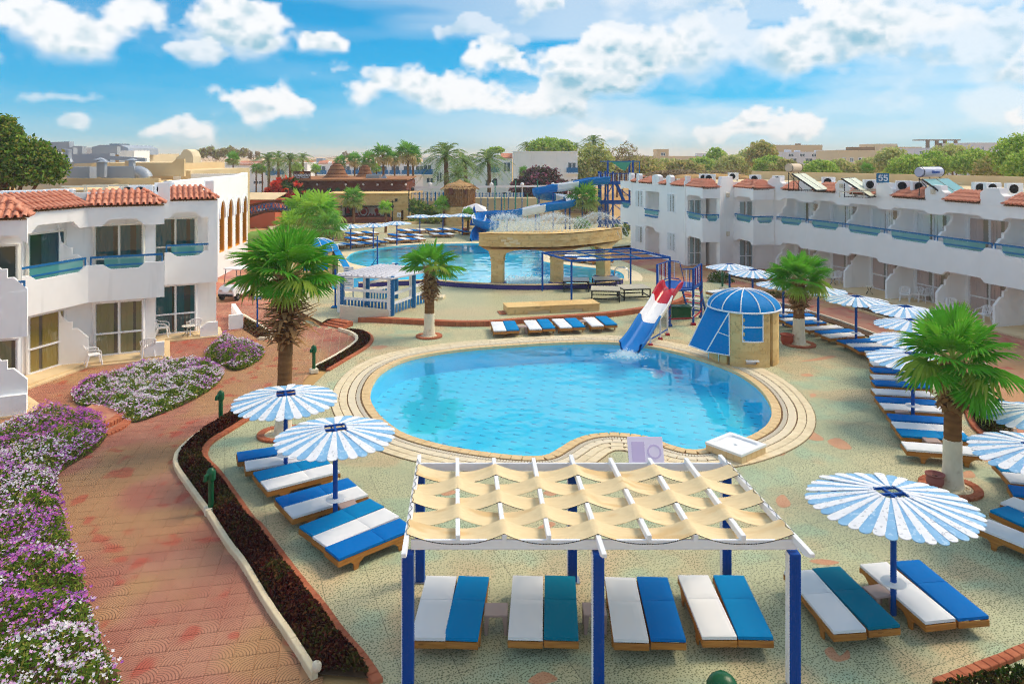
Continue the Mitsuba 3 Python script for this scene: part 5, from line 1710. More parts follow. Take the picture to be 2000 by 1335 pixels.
kerb('kerb', 'white limewashed kerb along the red path beside the long hedge', KERB_W, .125, .15, 'pale_tile', .55, 'kerb_stone')
kerb('brick_edging', 'low brick edging between the long hedge and the pool deck', KERB_B, .2, .09, 'kerb_brick', .2, 'brick')
strip = Polygon([tuple(q) for q in KERB_W] + [tuple(q) for q in KERB_B[::-1]]).buffer(0).buffer(-.09)
dark = ([lin(92, 40, 36), lin(70, 30, 30), lin(110, 66, 44), lin(60, 34, 34)], [lin(88, 84, 40), lin(66, 66, 34), lin(104, 76, 46), lin(76, 50, 38)])
hedge('hedge', 'long low hedge of reddish brown and olive leaves between white kerb and bricks', strip, 22000, .3, dark, .05, seed=3)
k = thing('stone', 'small white lump of stone lying on the white kerb by the hedge', 'stone')
p = P(619, 1300, .2)
m = trimesh.creation.icosphere(2, .085)
part(k, 'lump', (np.array(m.vertices) * [1, .8, 1.2] * (1 + .25 * (meshkit.noise(np.array(m.vertices) * 14)[:, None] - .5)) + p, np.array(m.faces)), 'limewash', 60)

# the small tongue shaped bed beside the path
tw = spline(PL([(612, 721), (650, 701), (687, 677), (697, 664), (687, 653), (662, 645)]), 5, False)
tb = spline(PL([(640, 724), (675, 703), (713, 680), (726, 665), (722, 655), (708, 649), (668, 645)]), 5, False)
kerb('kerb', 'short white kerb curving round the tongue shaped bed', tw, .14, .15, 'limewash', .5, 'kerb_stone')
kerb('brick_edging', 'brick edging of the tongue shaped bed beside the deck', tb, .18, .08, 'kerb_brick', .2, 'brick')
hedge('hedge', 'low dark plants in the tongue shaped bed', Polygon([tuple(q) for q in tw] + [tuple(q) for q in tb[::-1]]).buffer(0).buffer(-.08), 5000, .16, dark, .05, seed=6)
# east planter and the corner bed at the lower edge
eb = spline(PL([(1880, 745), (1888, 787), (1891, 807), (1902, 832), (1924, 853), (1945, 866)]), 5, False)
ew = spline(PL([(1922, 715), (1930, 750), (1936, 790), (1942, 820), (1960, 836), (1985, 845)]), 5, False)
kerb('brick_edging', 'curved brick edging of the planter behind the bushy palm', eb, .2, .09, 'kerb_brick', .2, 'brick')
kerb('kerb', 'white kerb of the planter behind the bushy palm', ew, .16, .17, 'limewash', .5, 'kerb_stone')
green = ([lin(52, 74, 30), lin(64, 88, 34), lin(44, 60, 28)], [lin(86, 70, 36), lin(56, 46, 30), lin(70, 80, 36)])
hedge('hedge', 'dark green low hedge in the planter behind the bushy palm', Polygon([tuple(q) for q in eb] + [tuple(q) for q in ew[::-1]]).buffer(0).buffer(-.09), 6500, .35, green, .05, seed=12)
kerb('brick_edging', 'brick edging at the lower corner beside the loungers', spline([tuple(P(a, b_)[:2]) for a, b_ in ((1830, 1340), (1900, 1313), (1960, 1290), (2000, 1273), (2070, 1248))], 5, False), .2, .09, 'kerb_brick', .2, 'brick')
hedge('hedge', 'dark green clipped hedge at the lower frame edge', Polygon([tuple(P(a, b_, .3)[:2]) for a, b_ in ((1740, 1362), (1795, 1336), (1850, 1318), (1900, 1310), (1950, 1298), (2010, 1294), (2090, 1285))] + [(9.8, 10.2), (6, 10.2)]).buffer(0), 11000, .38, green, .045, seed=15)
# dark soil strip along the east wing
soil = Polygon([tuple(P(a, b_)[:2]) for a, b_ in ((1385, 535), (1450, 548), (1530, 568), (1600, 583), (1700, 612), (1800, 645), (1850, 664), (1858, 652), (1780, 618), (1700, 596), (1600, 570), (1520, 553), (1440, 538), (1395, 530))]).buffer(0)
part('red_path_001', 'soil_strip', prism(soil, -.03, .05), 'soil')
kerb('kerb', 'thin pale kerb along the soil strip of the east path', spline([tuple(P(a, b_)[:2]) for a, b_ in ((1385, 536), (1450, 549.5), (1530, 569.5), (1600, 585), (1700, 614), (1800, 647), (1850, 666))], 4, False), .14, .12, 'coping_stone', .6, 'kerb_stone')
soil2 = Polygon([tuple(P(a, b_)[:2]) for a, b_ in ((1500, 588), (1575, 609), (1640, 630), (1700, 652), (1760, 676), (1752, 680), (1690, 656), (1630, 634), (1570, 614), (1500, 592))]).buffer(0)
part('red_path_001', 'soil_strip', prism(soil2, -.03, .06), 'soil')
kerb('kerb', 'thin white kerb between the lounger row and the east path', spline([tuple(P(a, b_)[:2]) for a, b_ in ((1500, 587), (1575, 608), (1640, 629), (1700, 651), (1770, 678))], 4, False), .12, .13, 'limewash', .6, 'kerb_stone')
rngb = np.random.default_rng(77)


def bush(q, z0, rx, ry, rz_, n, cols, size, label, cat_='bush', name='bush', flowers=None, seed=1):
    rng = np.random.default_rng(seed)
    k = thing(name, label, cat_)
    d = rng.normal(size=(n, 3))
    d /= np.linalg.norm(d, axis=1, keepdims=True)
    d[:, 2] = np.abs(d[:, 2])
    lump = .6 + .75 * meshkit.fbm(d * 2.2 + seed, 3, seed)
    r = lump * rng.uniform(.55, 1, n) ** .5
    c3 = np.asarray(q) + d * r[:, None] * [rx, ry, rz_] + [0, 0, z0]
    v, f, c = leaves(c3, size, rng, cols)
    part(k, 'foliage', (v, f), 'leafy', color=c, kind='stuff')
    part(k, 'stem', cat([tube([np.asarray(q), np.asarray(q) + [dx, dy, rz_ * .7]], [.04, .015], 6) for dx, dy in ((0, 0), (.2 * rx, .1), (-.25 * rx, .05))]), 'palm_bark')
    if flowers:
        cf, nf, sf = flowers
        sel = rng.permutation(n)[:nf]
        v, f, c = leaves(np.asarray(q) + d[sel] * (r[sel] * 1.04)[:, None] * [rx, ry, rz_] + [0, 0, z0], sf, rng, cf, .8, .9)
        part(k, 'blossom', (v, f), 'petal', color=c, kind='stuff')
    return k


fresh = [lin(78, 112, 40), lin(100, 134, 52), lin(60, 92, 34)]
bush(P(1408, 550), .0, .9, .6, .75, 1800, fresh, .06, 'flowering green bush beside the green bollard at the east path', flowers=([lin(236, 226, 214), lin(220, 190, 200)], 260, .05), seed=4)
bush(P(1500, 580), .0, 1.3, .5, .4, 1200, [lin(120, 116, 66), lin(98, 100, 56)], .06, 'dry grassy bush in the soil strip behind a parasol', seed=5)


# ------------------------------------------------------------------ flower beds
def flower_bed(label, px, n_leaf, n_fl, h, seed, mixf):
    rng = np.random.default_rng(seed)
    k = thing('flower_bed', label, 'flower bed')
    poly = Polygon(spline([tuple(P(a, b_, .12)[:2]) for a, b_ in px], 4)).buffer(0)

    def hgt(xy):
        d = edge_dist(poly, xy)
        return h * (.35 + .65 * np.minimum(d / .55, 1) ** .7) * (.2 + 1.6 * meshkit.fbm(np.column_stack([xy * 2.4, xy[:, 0] * 0 + seed]), 4, seed))
    xy = in_poly(poly, n_leaf, rng)
    hh = hgt(xy)
    z = hh * rng.uniform(.05, .98, n_leaf)
    v, f, c = leaves(np.column_stack([xy, z]), .07, rng, [lin(124, 152, 58), lin(96, 134, 48), lin(150, 166, 74), lin(178, 174, 88), lin(80, 116, 42)], .2, .32)
    part(k, 'foliage', (v, f), 'leafy', color=c, kind='stuff')
    part(k, 'soil', sheet(poly, .03), 'soil')
    xy = in_poly(poly.buffer(.06), n_fl, rng)
    clump = meshkit.fbm(np.column_stack([xy * 2.6, xy[:, 0] * 0 + 3.3]), 3, seed + 2)
    keep = clump + rng.normal(0, .12, n_fl) > .50
    xy = xy[keep]
    n = len(xy)
    tone = meshkit.fbm(np.column_stack([xy * .55, xy[:, 0] * 0 + 7]), 2, seed + 5) + rng.normal(0, .09, n)
    z = hgt(xy) * rng.uniform(.9, 1.12, n) + .02
    pal = np.array([lin(246, 242, 246), lin(232, 190, 232), lin(212, 136, 214), lin(180, 96, 200), lin(224, 128, 200)])
    idx = np.digitize(tone, mixf) + rng.integers(-1, 2, n)
    base = pal[np.clip(idx, 0, 4)] * rng.uniform(.85, 1.1, (n, 1))
    V, F, C = [], [], []
    nrm = rng.normal(size=(n, 3)) * .45 + [0, -.25, 1]
    nrm /= np.linalg.norm(nrm, axis=1, keepdims=True)
    a = np.cross(nrm, rng.normal(size=(n, 3)))
    a /= np.linalg.norm(a, axis=1, keepdims=True)
    b2 = np.cross(nrm, a)
    s = rng.uniform(.02, .045, (n, 1))
    ctr = np.column_stack([xy, z])
    ring = [ctr + nrm * s * .35 * (j % 2) + (a * math.cos(j * math.pi / 4) + b2 * math.sin(j * math.pi / 4)) * s * (1.0 if j % 2 else .62) for j in range(8)]
    v = np.stack([ctr] + ring, 1).reshape(-1, 3)
    i = np.arange(n)[:, None] * 9
    f = np.vstack([i + [0, 1 + j, 1 + (j + 1) % 8] for j in range(8)])
    col = np.repeat(base, 9, 0)
    part(k, 'flowers', (v, f), 'petal', color=np.clip(col, 0, 1), kind='stuff')
    return k


flower_bed('largest flower bed, purple, pink and white, along the lower part of the red path', [(-90, 880), (0, 838), (60, 815), (110, 806), (165, 806), (203, 822), (206, 848), (185, 872), (160, 888), (122, 912), (110, 935), (116, 970), (126, 1010), (138, 1050), (152, 1100), (172, 1160), (192, 1240), (218, 1345), (-120, 1400)], 26000, 19000, .46, 5, [.36, .45, .55, .66])
flower_bed('oval flower bed, white and lilac, before the sawtooth wing', [(142, 770), (160, 750), (205, 738), (250, 720), (315, 707), (370, 704), (420, 714), (436, 728), (418, 750), (388, 770), (350, 788), (310, 804), (265, 818), (238, 812), (205, 794), (160, 788)], 20000, 13000, .42, 9, [.50, .57, .65, .74])
flower_bed('smallest flower bed, sparse lilac blooms, by the end patio block', [(402, 688), (415, 670), (440, 661), (480, 668), (505, 675), (516, 688), (495, 706), (462, 719), (432, 708), (406, 698)], 11000, 3600, .45, 13, [.44, .5, .56, .62])
k = thing('garden_step', 'two low curved brick steps between the two larger flower beds', 'steps')
for j, (pts, z) in enumerate((([(196, 838), (222, 826), (240, 812)], .16), ([(204, 850), (232, 838), (252, 820)], .08))):
    ln, st = along(spline(PL(pts), 5, False), .14, False)
    for x, y, tx, ty in ln:
        mt = np.eye(4)
        mt[:2, 0], mt[:2, 1], mt[:2, 3] = (tx, ty), (-ty, tx), (x, y)
        part(k, 'brick', move(cbox(-st / 2 + .005, st / 2 - .005, -.15, .15, -.02, z, .01), mt), 'kerb_brick')
part('red_path', 'landing', prism(PL([(150, 812), (180, 797), (205, 799), (238, 811), (222, 826), (198, 838)]), -.01, .15), 'red_paving')
# soil bed beside the end patio
bed = PL([(440, 660), (476, 633), (500, 640), (530, 655), (527, 662), (505, 661), (470, 652)])
hedge('soil_bed', 'dark soil bed with a thin blue sign post beside the end patio', Polygon(PL([(475, 642), (478, 622), (530, 652), (527, 661), (505, 661)])).buffer(0), 1200, .08, dark, .05, seed=21)
kerb('kerb', 'white kerb round the soil bed by the sign post', np.array(PL([(475, 617), (500, 632), (533, 653), (530, 663), (503, 663)])), .14, .13, 'limewash', .5, 'kerb_stone')
# ------------------------------------------------------------------ dome roofed changing hut at the pool edge
HUT = thing('changing_hut', 'round stone hut with a blue fabric dome and slanted blue awning at the pool edge', 'hut')
hc, hr, hz = np.array([10.25, 32.85]), 1.55, 2.33


def hp_(a, r, z):
    a = math.radians(a)
    return np.array([hc[0] + r * math.sin(a), hc[1] - r * math.cos(a), z])


def arc_wall(a0, a1, z0, z1, r0=1.28, r1=1.47, n=None):
    n = n or max(2, int(abs(a1 - a0) / 6))
    aa = np.linspace(a0, a1, n + 1)
    pts = [hp_(a, r1, 0)[:2] for a in aa] + [hp_(a, r0, 0)[:2] for a in aa[::-1]]
    return prism(pts, z0, z1)


def stone_course(holder, a0, a1, z0, z1, r, bw=.27, bh=.15, skip=None, m='sandstone'):
    nz = int((z1 - z0) / bh)
    for j in range(nz):
        da = math.degrees(bw / r)
        n = max(1, int(round((a1 - a0) / da)))
        e = (a1 - a0) / n
        for i in range(-(j % 2), n):
            b0, b1 = a0 + e * (i + .5 * (j % 2)), a0 + e * (i + 1 + .5 * (j % 2))
            b0, b1 = max(b0, a0), min(b1, a1)
            zz0, zz1 = z0 + j * bh, z0 + (j + 1) * bh
            if b1 - b0 < 1.0 or (skip and skip((b0 + b1) / 2, (zz0 + zz1) / 2)):
                continue
            g = math.degrees(.006 / r)
            part(holder, 'stone', arc_wall(b0 + g, b1 - g, zz0 + .005, zz1 - .005, r - .03, r + R.uniform(.008, .02), 1), m)


w1 = part(HUT, 'wall', cat([arc_wall(-40, -19, 0, 2.3), arc_wall(-19, 15, 0, .12), arc_wall(-19, -14, .12, .32), arc_wall(6, 15, .12, .32), arc_wall(-19, 15, .32, 1.12), arc_wall(15, 29, 0, 2.3)]), 'sandstone')
stone_course(w1, -40, 29, .0, 2.28, 1.47, skip=lambda a, z: (-18.5 < a < 14.5 and z > 1.1) or (-14 < a < 6 and .1 < z < .34))
part(HUT, 'wall', arc_wall(37, 84, 0, 2.3), 'sandstone')
part(HUT, 'wall', arc_wall(100, 262, 0, 2.3), 'sandstone')
part(HUT, 'low_wall', arc_wall(-98, -46, 0, .5), 'sandstone')
part(HUT, 'window_panel', arc_wall(-18.6, 14.6, 1.13, 2.28, 1.42, 1.455), 'canvas_blue')
part(HUT, 'window_frame', cat([arc_wall(a, a + 1.4, 1.1, 2.3, 1.42, 1.495, 1) for a in (-19.5, 14)] + [arc_wall(-19.5, 15.4, z, z + .05, 1.42, 1.495) for z in (1.09, 1.7)]), 'white_paint')
part(HUT, 'spout', cat([arc_wall(-14, 6, .31, .35, 1.35, 1.62, 4), arc_wall(-13, 5, .13, .30, 1.3, 1.32, 4)]), 'white_paint')
NG = 12
for i in range(NG):
    a0, a1 = 360 / NG * i + 8, 360 / NG * (i + 1) + 8
    vv, ff = [], []
    tt = np.linspace(0, math.pi / 2 * .97, 9)
    aa = np.linspace(a0, a1, 5)
    for t in tt:
        for a in aa:
            sag = 1 - .025 * math.sin(math.pi * (a - a0) / (a1 - a0)) * math.sin(2 * t)
            vv.append(hp_(a, hr * math.cos(t) * sag, hz + .76 * math.sin(t) * sag))
    for r in range(8):
        for c in range(4):
            p = r * 5 + c
            ff += [[p, p + 1, p + 6], [p, p + 6, p + 5]]
    k = part(HUT, 'dome_panel', (np.array(vv), np.array(ff)), 'canvas_blue', True)
    part(HUT, 'dome_rib', tube([hp_(a0, (hr + .01) * math.cos(t), hz + .77 * math.sin(t)) for t in tt], .028, 6), 'white_paint', True)
part(HUT, 'dome_ring', tube([hp_(a, hr + .01, hz) for a in np.linspace(0, 360, 49)], .04, 8, False), 'white_paint', True)
part(HUT, 'finial', move(lathe([(.12, 0), (.1, .05), (0, .07)], 12), M4(*hc, hz + .74)), 'white_paint')
aw = dict(tl=hp_(-98, 1.55, 2.3), tr=hp_(-40, 1.55, 2.3), br=np.array([8.30, 31.72, .62]), bl=np.array([7.78, 32.65, .66]), wr=hp_(-40, 1.5, .46))
k = numbered(f'{HUT}__awning')
nn = np.cross(aw['tr'] - aw['tl'], aw['bl'] - aw['tl'])
nn /= np.linalg.norm(nn)
part(k, 'sheet', quad(aw['bl'], aw['br'], aw['tr'], aw['tl']), 'canvas_blue')
part(k, 'side_sheet', (np.array([aw['br'], aw['wr'], aw['tr']]), np.array([[0, 1, 2]])), 'canvas_blue')
md = lambda a, b, t: aw[a] * (1 - t) + aw[b] * t
part(k, 'frame', cat([tube([aw[a], aw[b]], .026, 6) for a, b in (('tl', 'bl'), ('bl', 'br'), ('br', 'tr'), ('br', 'wr'), ('wr', 'tr'))] + [tube([md('br', 'tr', .5), md('wr', 'tr', .45)], .02, 6)]), 'white_paint', True)


def pool_ladder(p, d, label, z=0.0):
    k = thing('pool_ladder', label, 'ladder')
    d = np.array([*d, 0]) / np.hypot(*d)
    s = np.array([-d[1], d[0], 0])
    for e in (-.27, .27):
        o = np.array([p[0], p[1], z]) + s * e
        part(k, 'hand_rail', tube([o - d * .5, o - d * .5 + [0, 0, .55]] + [o - d * (.5 * math.cos(t)) * 1 + np.array([0, 0, .55 + .3 * math.sin(t)]) for t in np.linspace(.2, 2.9, 8)] + [o + d * .5 + [0, 0, .3], o + d * .48 + [0, 0, -.7]], .022, 8), 'chrome', True)
    for j in range(3):
        o = np.array([p[0], p[1], z]) + d * .48
        part(k, 'rung', bar(o - s * .27 + [0, 0, -.2 - .22 * j], o + s * .27 + [0, 0, -.2 - .22 * j], .05, .03), 'chrome')


pool_ladder(P(1408, 703)[:2], (-.8, -.6), 'chrome pool ladder under the blue awning of the dome hut')
pool_ladder(P(1214, 545, TZ)[:2], (-.95, .1), 'chrome pool ladder at the tip of the far lagoon', TZ)

# ------------------------------------------------------------------ small red, white and blue slide
SL = thing('water_slide', 'small red, white and blue plastic slide with barred tower running into the pool', 'slide')
top, end = np.array([8.5, 39.15, 2.0]), np.array([5.42, 34.05, -.02])
tt = np.linspace(0, 1, 41)
dirp = (end - top)[:2] / np.linalg.norm((end - top)[:2])
sdp = np.array([-dirp[1], dirp[0], 0])
zc = np.interp(tt, [0, .08, .2, .45, .58, .8, .92, 1.0], [2.0, 1.94, 1.66, 1.04, .84, .27, .08, -.03])
zc = np.convolve(np.pad(zc, 3, mode='edge'), np.ones(7) / 7, 'valid')
cen = np.column_stack([top[0] + (end - top)[0] * tt, top[1] + (end - top)[1] * tt, zc])


def trough(i0, i1, over=0.0, m='blue_plastic', th=.03, hs=.36):
    prof = [(-.56, hs + .05), (-.5, hs + .06), (-.44, hs), (-.41, .14), (-.33, .04), (-.2, .0), (.2, 0), (.33, .04), (.41, .14), (.44, hs), (.5, hs + .06), (.56, hs + .05), (.54, hs - .03), (.47, .1), (.38, -.03), (.22, -.07), (-.22, -.07), (-.38, -.03), (-.47, .1), (-.5, hs - .03)]
    V = []
    for i in range(i0, i1 + 1):
        g = 1 + over
        hi = 1 + .22 * math.sin(math.pi * min(1, i / 13)) 
        V += [cen[i] + sdp * (a * g) + np.array([0, 0, b * (hi if b > .12 else 1) + over * .12]) for a, b in prof]
    n = len(prof)
    F = []
    for r in range(i1 - i0):
        for c in range(n):
            a, b = r * n + c, r * n + (c + 1) % n
            F += [[a, b, b + n], [a, b + n, a + n]]
    return np.array(V), np.array(F)


part(SL, 'red_section', trough(0, 11, .03), 'red_plastic', 40)
part(SL, 'white_section', trough(11, 23, 0.0), 'white_plastic', 40)
part(SL, 'blue_section', trough(23, 40, .03), 'blue_plastic', 40)
q = [np.array([8.3, 39.1]), np.array([9.62, 39.4]), np.array([10.5, 41.2]), np.array([9.0, 42.4]), np.array([8.0, 40.9])]
PZ = 1.9
part(SL, 'platform', prism([*q], PZ - .08, PZ), 'blue_paint')
for i, e in enumerate(q):
    pk = part(SL, 'tower_post', tube([(e[0], e[1], 0), (e[0], e[1], PZ + 1.1)], .06, 10), 'blue_paint', 40)
    part(pk, 'spiral_stripe', tube([(e[0] + .058 * math.cos(t), e[1] + .058 * math.sin(t), .15 + t * .075) for t in np.linspace(0, 22, 60)], .02, 5), 'white_paint' if i % 2 else 'red_paint', True)
    part(SL, 'post_foot', cbox(e[0] - .12, e[0] + .12, e[1] - .12, e[1] + .12, 0.0, .12, .01), ('blue_paint', 'red_paint', 'blue_paint', 'red_paint', 'blue_paint')[i])
for a, b, gate in ((4, 3, 0), (1, 2, 0), (3, 2, .45), (0, 1, .35)):
    k = numbered(f'{SL}__railing')
    pa, pb = np.array([*q[a], 0]), np.array([*q[b], 0])
    t0, t1 = (0, 1) if gate == 0 else ((0, .3) if gate == .45 else (.55, 1))
    pa2, pb2 = pa + (pb - pa) * t0, pa + (pb - pa) * t1
    for z in (PZ + .1, PZ + 1.08):
        part(k, 'rail', bar(pa2 + [0, 0, z], pb2 + [0, 0, z], .05), 'blue_paint')
    n = max(2, int(np.linalg.norm(pb2 - pa2) / .2))
    for i in range(1, n):
        e = pa2 + (pb2 - pa2) * i / n
        part(k, 'baluster', tube([e + [0, 0, PZ + .1], e + [0, 0, PZ + 1.08]], .022, 6), ('red_paint', 'white_paint', 'blue_paint')[i % 3], True)
for (a, b), m in zip(((0, 1), (1, 2), (2, 3), (3, 4)), ('red_paint', 'red_paint', 'blue_paint', 'blue_paint')):
    part(SL, 'brace', bar([*q[a], .38], [*q[b], .38], .06), m)
bk = (q[2] - q[1]) / np.linalg.norm(q[2] - q[1])
for s_, m in ((.33, 'blue_paint'), (.92, 'blue_paint')):
    e = q[3] + (q[2] - q[3]) * s_
    part(SL, 'stair_stringer', bar([*e, PZ], [*(e + bk * 1.9), 0], .07, .16), m)
    part(SL, 'stair_rail', tube([[*e, PZ + 1.05], [*(e + bk * 1.0), PZ - .1], [*(e + bk * 1.0), PZ - .9]], .025, 6), m, True)
for j in range(7):
    t = (j + .6) / 7.5
    e0, e1 = q[3] + (q[2] - q[3]) * .33 + bk * 1.9 * t, q[3] + (q[2] - q[3]) * .92 + bk * 1.9 * t
    part(SL, 'tread', bar([*e0, PZ * (1 - t)], [*e1, PZ * (1 - t)], .2, .035), 'red_paint' if j % 2 else 'white_paint')
for i in (14, 21, 30):
    for sgn in (-1, 1):
        e = cen[i] + sdp * (.42 * sgn)
        part(SL, 'support', tube([[e[0], e[1], 0.0], [e[0], e[1], e[2] + .02]], .04, 8), 'white_paint', True)
        part(SL, 'support_foot', cbox(e[0] - .1, e[0] + .1, e[1] - .1, e[1] + .1, 0, .11, .01), 'red_paint' if sgn > 0 else 'blue_paint')
part(SL, 'ground_brace', cat([bar([*(cen[i0] + sdp * s)[:2], .3], [*(cen[i1] + sdp * s)[:2], .3], .05) for s in (-.42, .42) for i0, i1 in ((14, 21), (21, 30))]), 'blue_paint')
k = thing('pump_box', 'dark green pump box on the ground under the slide tower', 'box')
p = P(1330, 621)
part(k, 'casing', cbox(p[0] - .55, p[0] + .5, p[1] - .3, p[1] + .3, .03, .62, .03), 'green_paint')
part(k, 'lid', cbox(p[0] - .6, p[0] + .55, p[1] - .35, p[1] + .35, .62, .70, .03), 'green_paint')
# splash where the slide runs into the pool
scene['foam'] = {'type': 'principledthin', 'base_color': {'type': 'rgb', 'value': lin(236, 244, 248)}, 'roughness': 0.4, 'spec_trans': 0.0, 'diff_trans': 0.9, 'eta': 1.33}


def droplets(pts, size, rng):
    n = len(pts)
    a = rng.normal(size=(n, 3))
    a /= np.linalg.norm(a, axis=1, keepdims=True)
    b = np.cross(a, rng.normal(size=(n, 3)))
    b /= np.linalg.norm(b, axis=1, keepdims=True)
    s = (size * rng.uniform(.5, 1.5, n))[:, None]
    return quads(np.asarray(pts), a * s, b * s)


rg = np.random.default_rng(5)
c0 = np.array([5.15, 33.6])
pp = rg.normal(0, 1, (900, 2)) * [.36, .26]
pts = np.column_stack([c0 + pp, WZ + .03 + np.abs(rg.normal(0, .12, 900)) * np.exp(-(pp ** 2).sum(1) * 3)])
part('pool_water', 'splash', droplets(pts, .022, rg), 'foam', kind='stuff')

# ------------------------------------------------------------------ bare blue frame, low tables and the stone bench
BF_ = thing('shade_frame', 'bare blue metal shade frame on thin posts above the low black tables', 'frame')
cr = [np.array([3.54, 44.2]), np.array([1.96, 47.9]), np.array([7.99, 50.0]), np.array([9.72, 45.7])]
for e in cr:
    part(BF_, 'post', tube([[*e, TZ], [*e, 2.72]], .06, 8), 'blue_paint', True)
for a, b in ((0, 1), (1, 2), (2, 3), (3, 0)):
    part(BF_, 'edge_bar', bar([*cr[a], 2.72], [*cr[b], 2.72], .1), 'blue_paint')
for t in (.33, .66):
    part(BF_, 'purlin', bar([*(cr[0] * (1 - t) + cr[1] * t), 2.78], [*(cr[3] * (1 - t) + cr[2] * t), 2.78], .06), 'blue_paint')
for t in (.35, .7):
    part(BF_, 'cross_bar', bar([*(cr[0] * (1 - t) + cr[3] * t), 2.74], [*(cr[1] * (1 - t) + cr[2] * t), 2.74], .07), 'rail_blue')
mat('table_top_grey', lin(188, 180, 160), 0.5)


def low_table(c, rz, w, d, h, label, m='table_top_grey'):
    k = thing('low_table', label, 'table', 'low black framed tables')
    mt = M4(c[0], c[1], TZ, rz)
    part(k, 'table_top', move(cbox(-w / 2, w / 2, -d / 2, d / 2, h - .03, h + .01, .006), mt), m)
    for x in (-1, 1):
        for y in (-1, 1):
            part(k, 'leg', move(box(x * (w / 2 - .06) - .035, x * (w / 2 - .06) + .035, y * (d / 2 - .06) - .035, y * (d / 2 - .06) + .035, 0, h - .03), mt), 'black_paint')
    part(k, 'frame', move(cat([bar((-w / 2 + .06, y, z), (w / 2 - .06, y, z), .05, .06) for y in (-d / 2 + .06, d / 2 - .06) for z in (h - .07, .2)] + [bar((x, -d / 2 + .06, z), (x, d / 2 - .06, z), .05, .06) for x in (-w / 2 + .06, w / 2 - .06) for z in (h - .075, .205)]), mt), 'black_paint')


p = P(1177, 590, TZ)
low_table((5.65, 44.9), -.12, 1.75, 1.5, .72, 'low black framed table, pale top, nearer the stone bench')
low_table((7.45, 45.5), .16, 1.75, 1.5, .72, 'low black framed table, pale top, nearer the slide tower')
low_table((4.15, 48.2), -.05, 1.7, 1.4, .72, 'grey topped table at the lagoon wall, under the frame', 'grey_metal')
low_table((6.15, 48.6), .05, 1.7, 1.4, .72, 'grey topped table at the lagoon wall, towards the ladder', 'grey_metal')
BN = thing('stone_bench', 'long tan sandstone bench block with two recessed panels on the terrace step', 'bench')
b0, b1 = P(992, 624)[:2], P(1171, 615.5)[:2]
o, u, n, L = frame_of(b0, b1)
part(BN, 'block', slab(Polygon([(0, 0), (L, 0), (L, .62), (0, .62)], [[(L * .21, .06), (L * .46, .06), (L * .46, .44), (L * .21, .44)], [(L * .57, .06), (L * .82, .06), (L * .82, .44), (L * .57, .44)]]), o, u, -.12, 0), 'sandstone')
part(BN, 'core', slab([(0, 0), (L, 0), (L, .618), (0, .618)], o - n * .122, u, -1.15, 0), 'sandstone')
part(BN, 'capstone', slab([(-.03, .62), (L + .03, .62), (L + .03, .68), (-.03, .68)], o, u, -1.3, .03), 'sandstone')
for a0, a1 in ((.21, .46), (.57, .82)):
    part(BN, 'panel', slab([(L * a0 + .03, .09), (L * a1 - .03, .09), (L * a1 - .03, .41), (L * a0 + .03, .41)], o - n * .12, u, .002, .05), 'cream_wall')
part(BN, 'end_kerb', cat([slab([(a, 0), (a + .35, 0), (a + .35, .3), (a, .3)], o - n * .2, u, -.8, 0) for a in (-.4,)]), 'kerb_brick')

# ------------------------------------------------------------------ white and blue stair shelter with its brick wall
SH = thing('stair_shelter', 'white and blue slatted shelter with flat ribbed roof over a pale brick stair wall', 'shelter')
sp = dict(a=P(666, 609, TZ), b=P(764, 616, TZ), c=P(806, 600, TZ), d=P(716, 595, TZ), e=P(836, 590, TZ), f=P(772, 582, TZ))
H0 = 2.15
for nm in 'abcdef':
    e = sp[nm]
    k = part(SH, 'post', cbox(e[0] - .02, e[0] + .17, e[1] - .12, e[1] + .12, TZ, TZ + H0, .01), 'rail_blue')
    part(k, 'white_face', box(e[0] - .19, e[0] - .022, e[1] - .13, e[1] + .11, TZ, TZ + H0 + .02), 'white_paint')
rc = [P(a_, b_, z_) for a_, b_, z_ in ((657, 536, 2.38), (764, 543, 2.34), (838, 528, 2.4), (800, 521, 2.42), (742, 516.5, 2.44))]
rv = np.array(rc)
k = part(SH, 'roof', (np.vstack([rv, rv - [0, 0, .08]]), np.array([[0, 1, 2], [0, 2, 3], [0, 3, 4], [5, 7, 6], [5, 8, 7], [5, 9, 8]] + [t for i in range(5) for t in ([i, i + 5, (i + 1) % 5 + 5], [i, (i + 1) % 5 + 5, (i + 1) % 5])])), 'roof_sheet' if mat('roof_sheet', lin(206, 206, 214), .6) else '')
for t in np.linspace(.06, .94, 9):
    a_, b_ = rv[0] * (1 - t) + rv[1] * t, rv[4] * (1 - t) + rv[3] * t
    part(k, 'roof_rib', bar(a_ + [0, 0, .05], b_ + [0, 0, .05], .07, .06), 'roof_sheet')


def picket_run(a, b, n, z0, z1, rails):
    a, b = np.array([*a[:2], 0]), np.array([*b[:2], 0])
    k = numbered(f'{SH}__fence')
    for z in rails:
        part(k, 'rail', bar(a + [0, 0, z], b + [0, 0, z + .0], .05, .16), 'white_paint')
    for i in range(n):
        e = a + (b - a) * (i + .5) / n
        d = (b - a) / np.linalg.norm(b - a)
        s = np.array([d[1], -d[0], 0])
        w = np.linalg.norm(b - a) / n * .3
        part(k, 'picket', slab([(-w, 0), (w, 0), (w, z1 - z0), (-w, z1 - z0)], e + s * .04 + [0, 0, z0], d, -.012, .012), 'rail_blue')


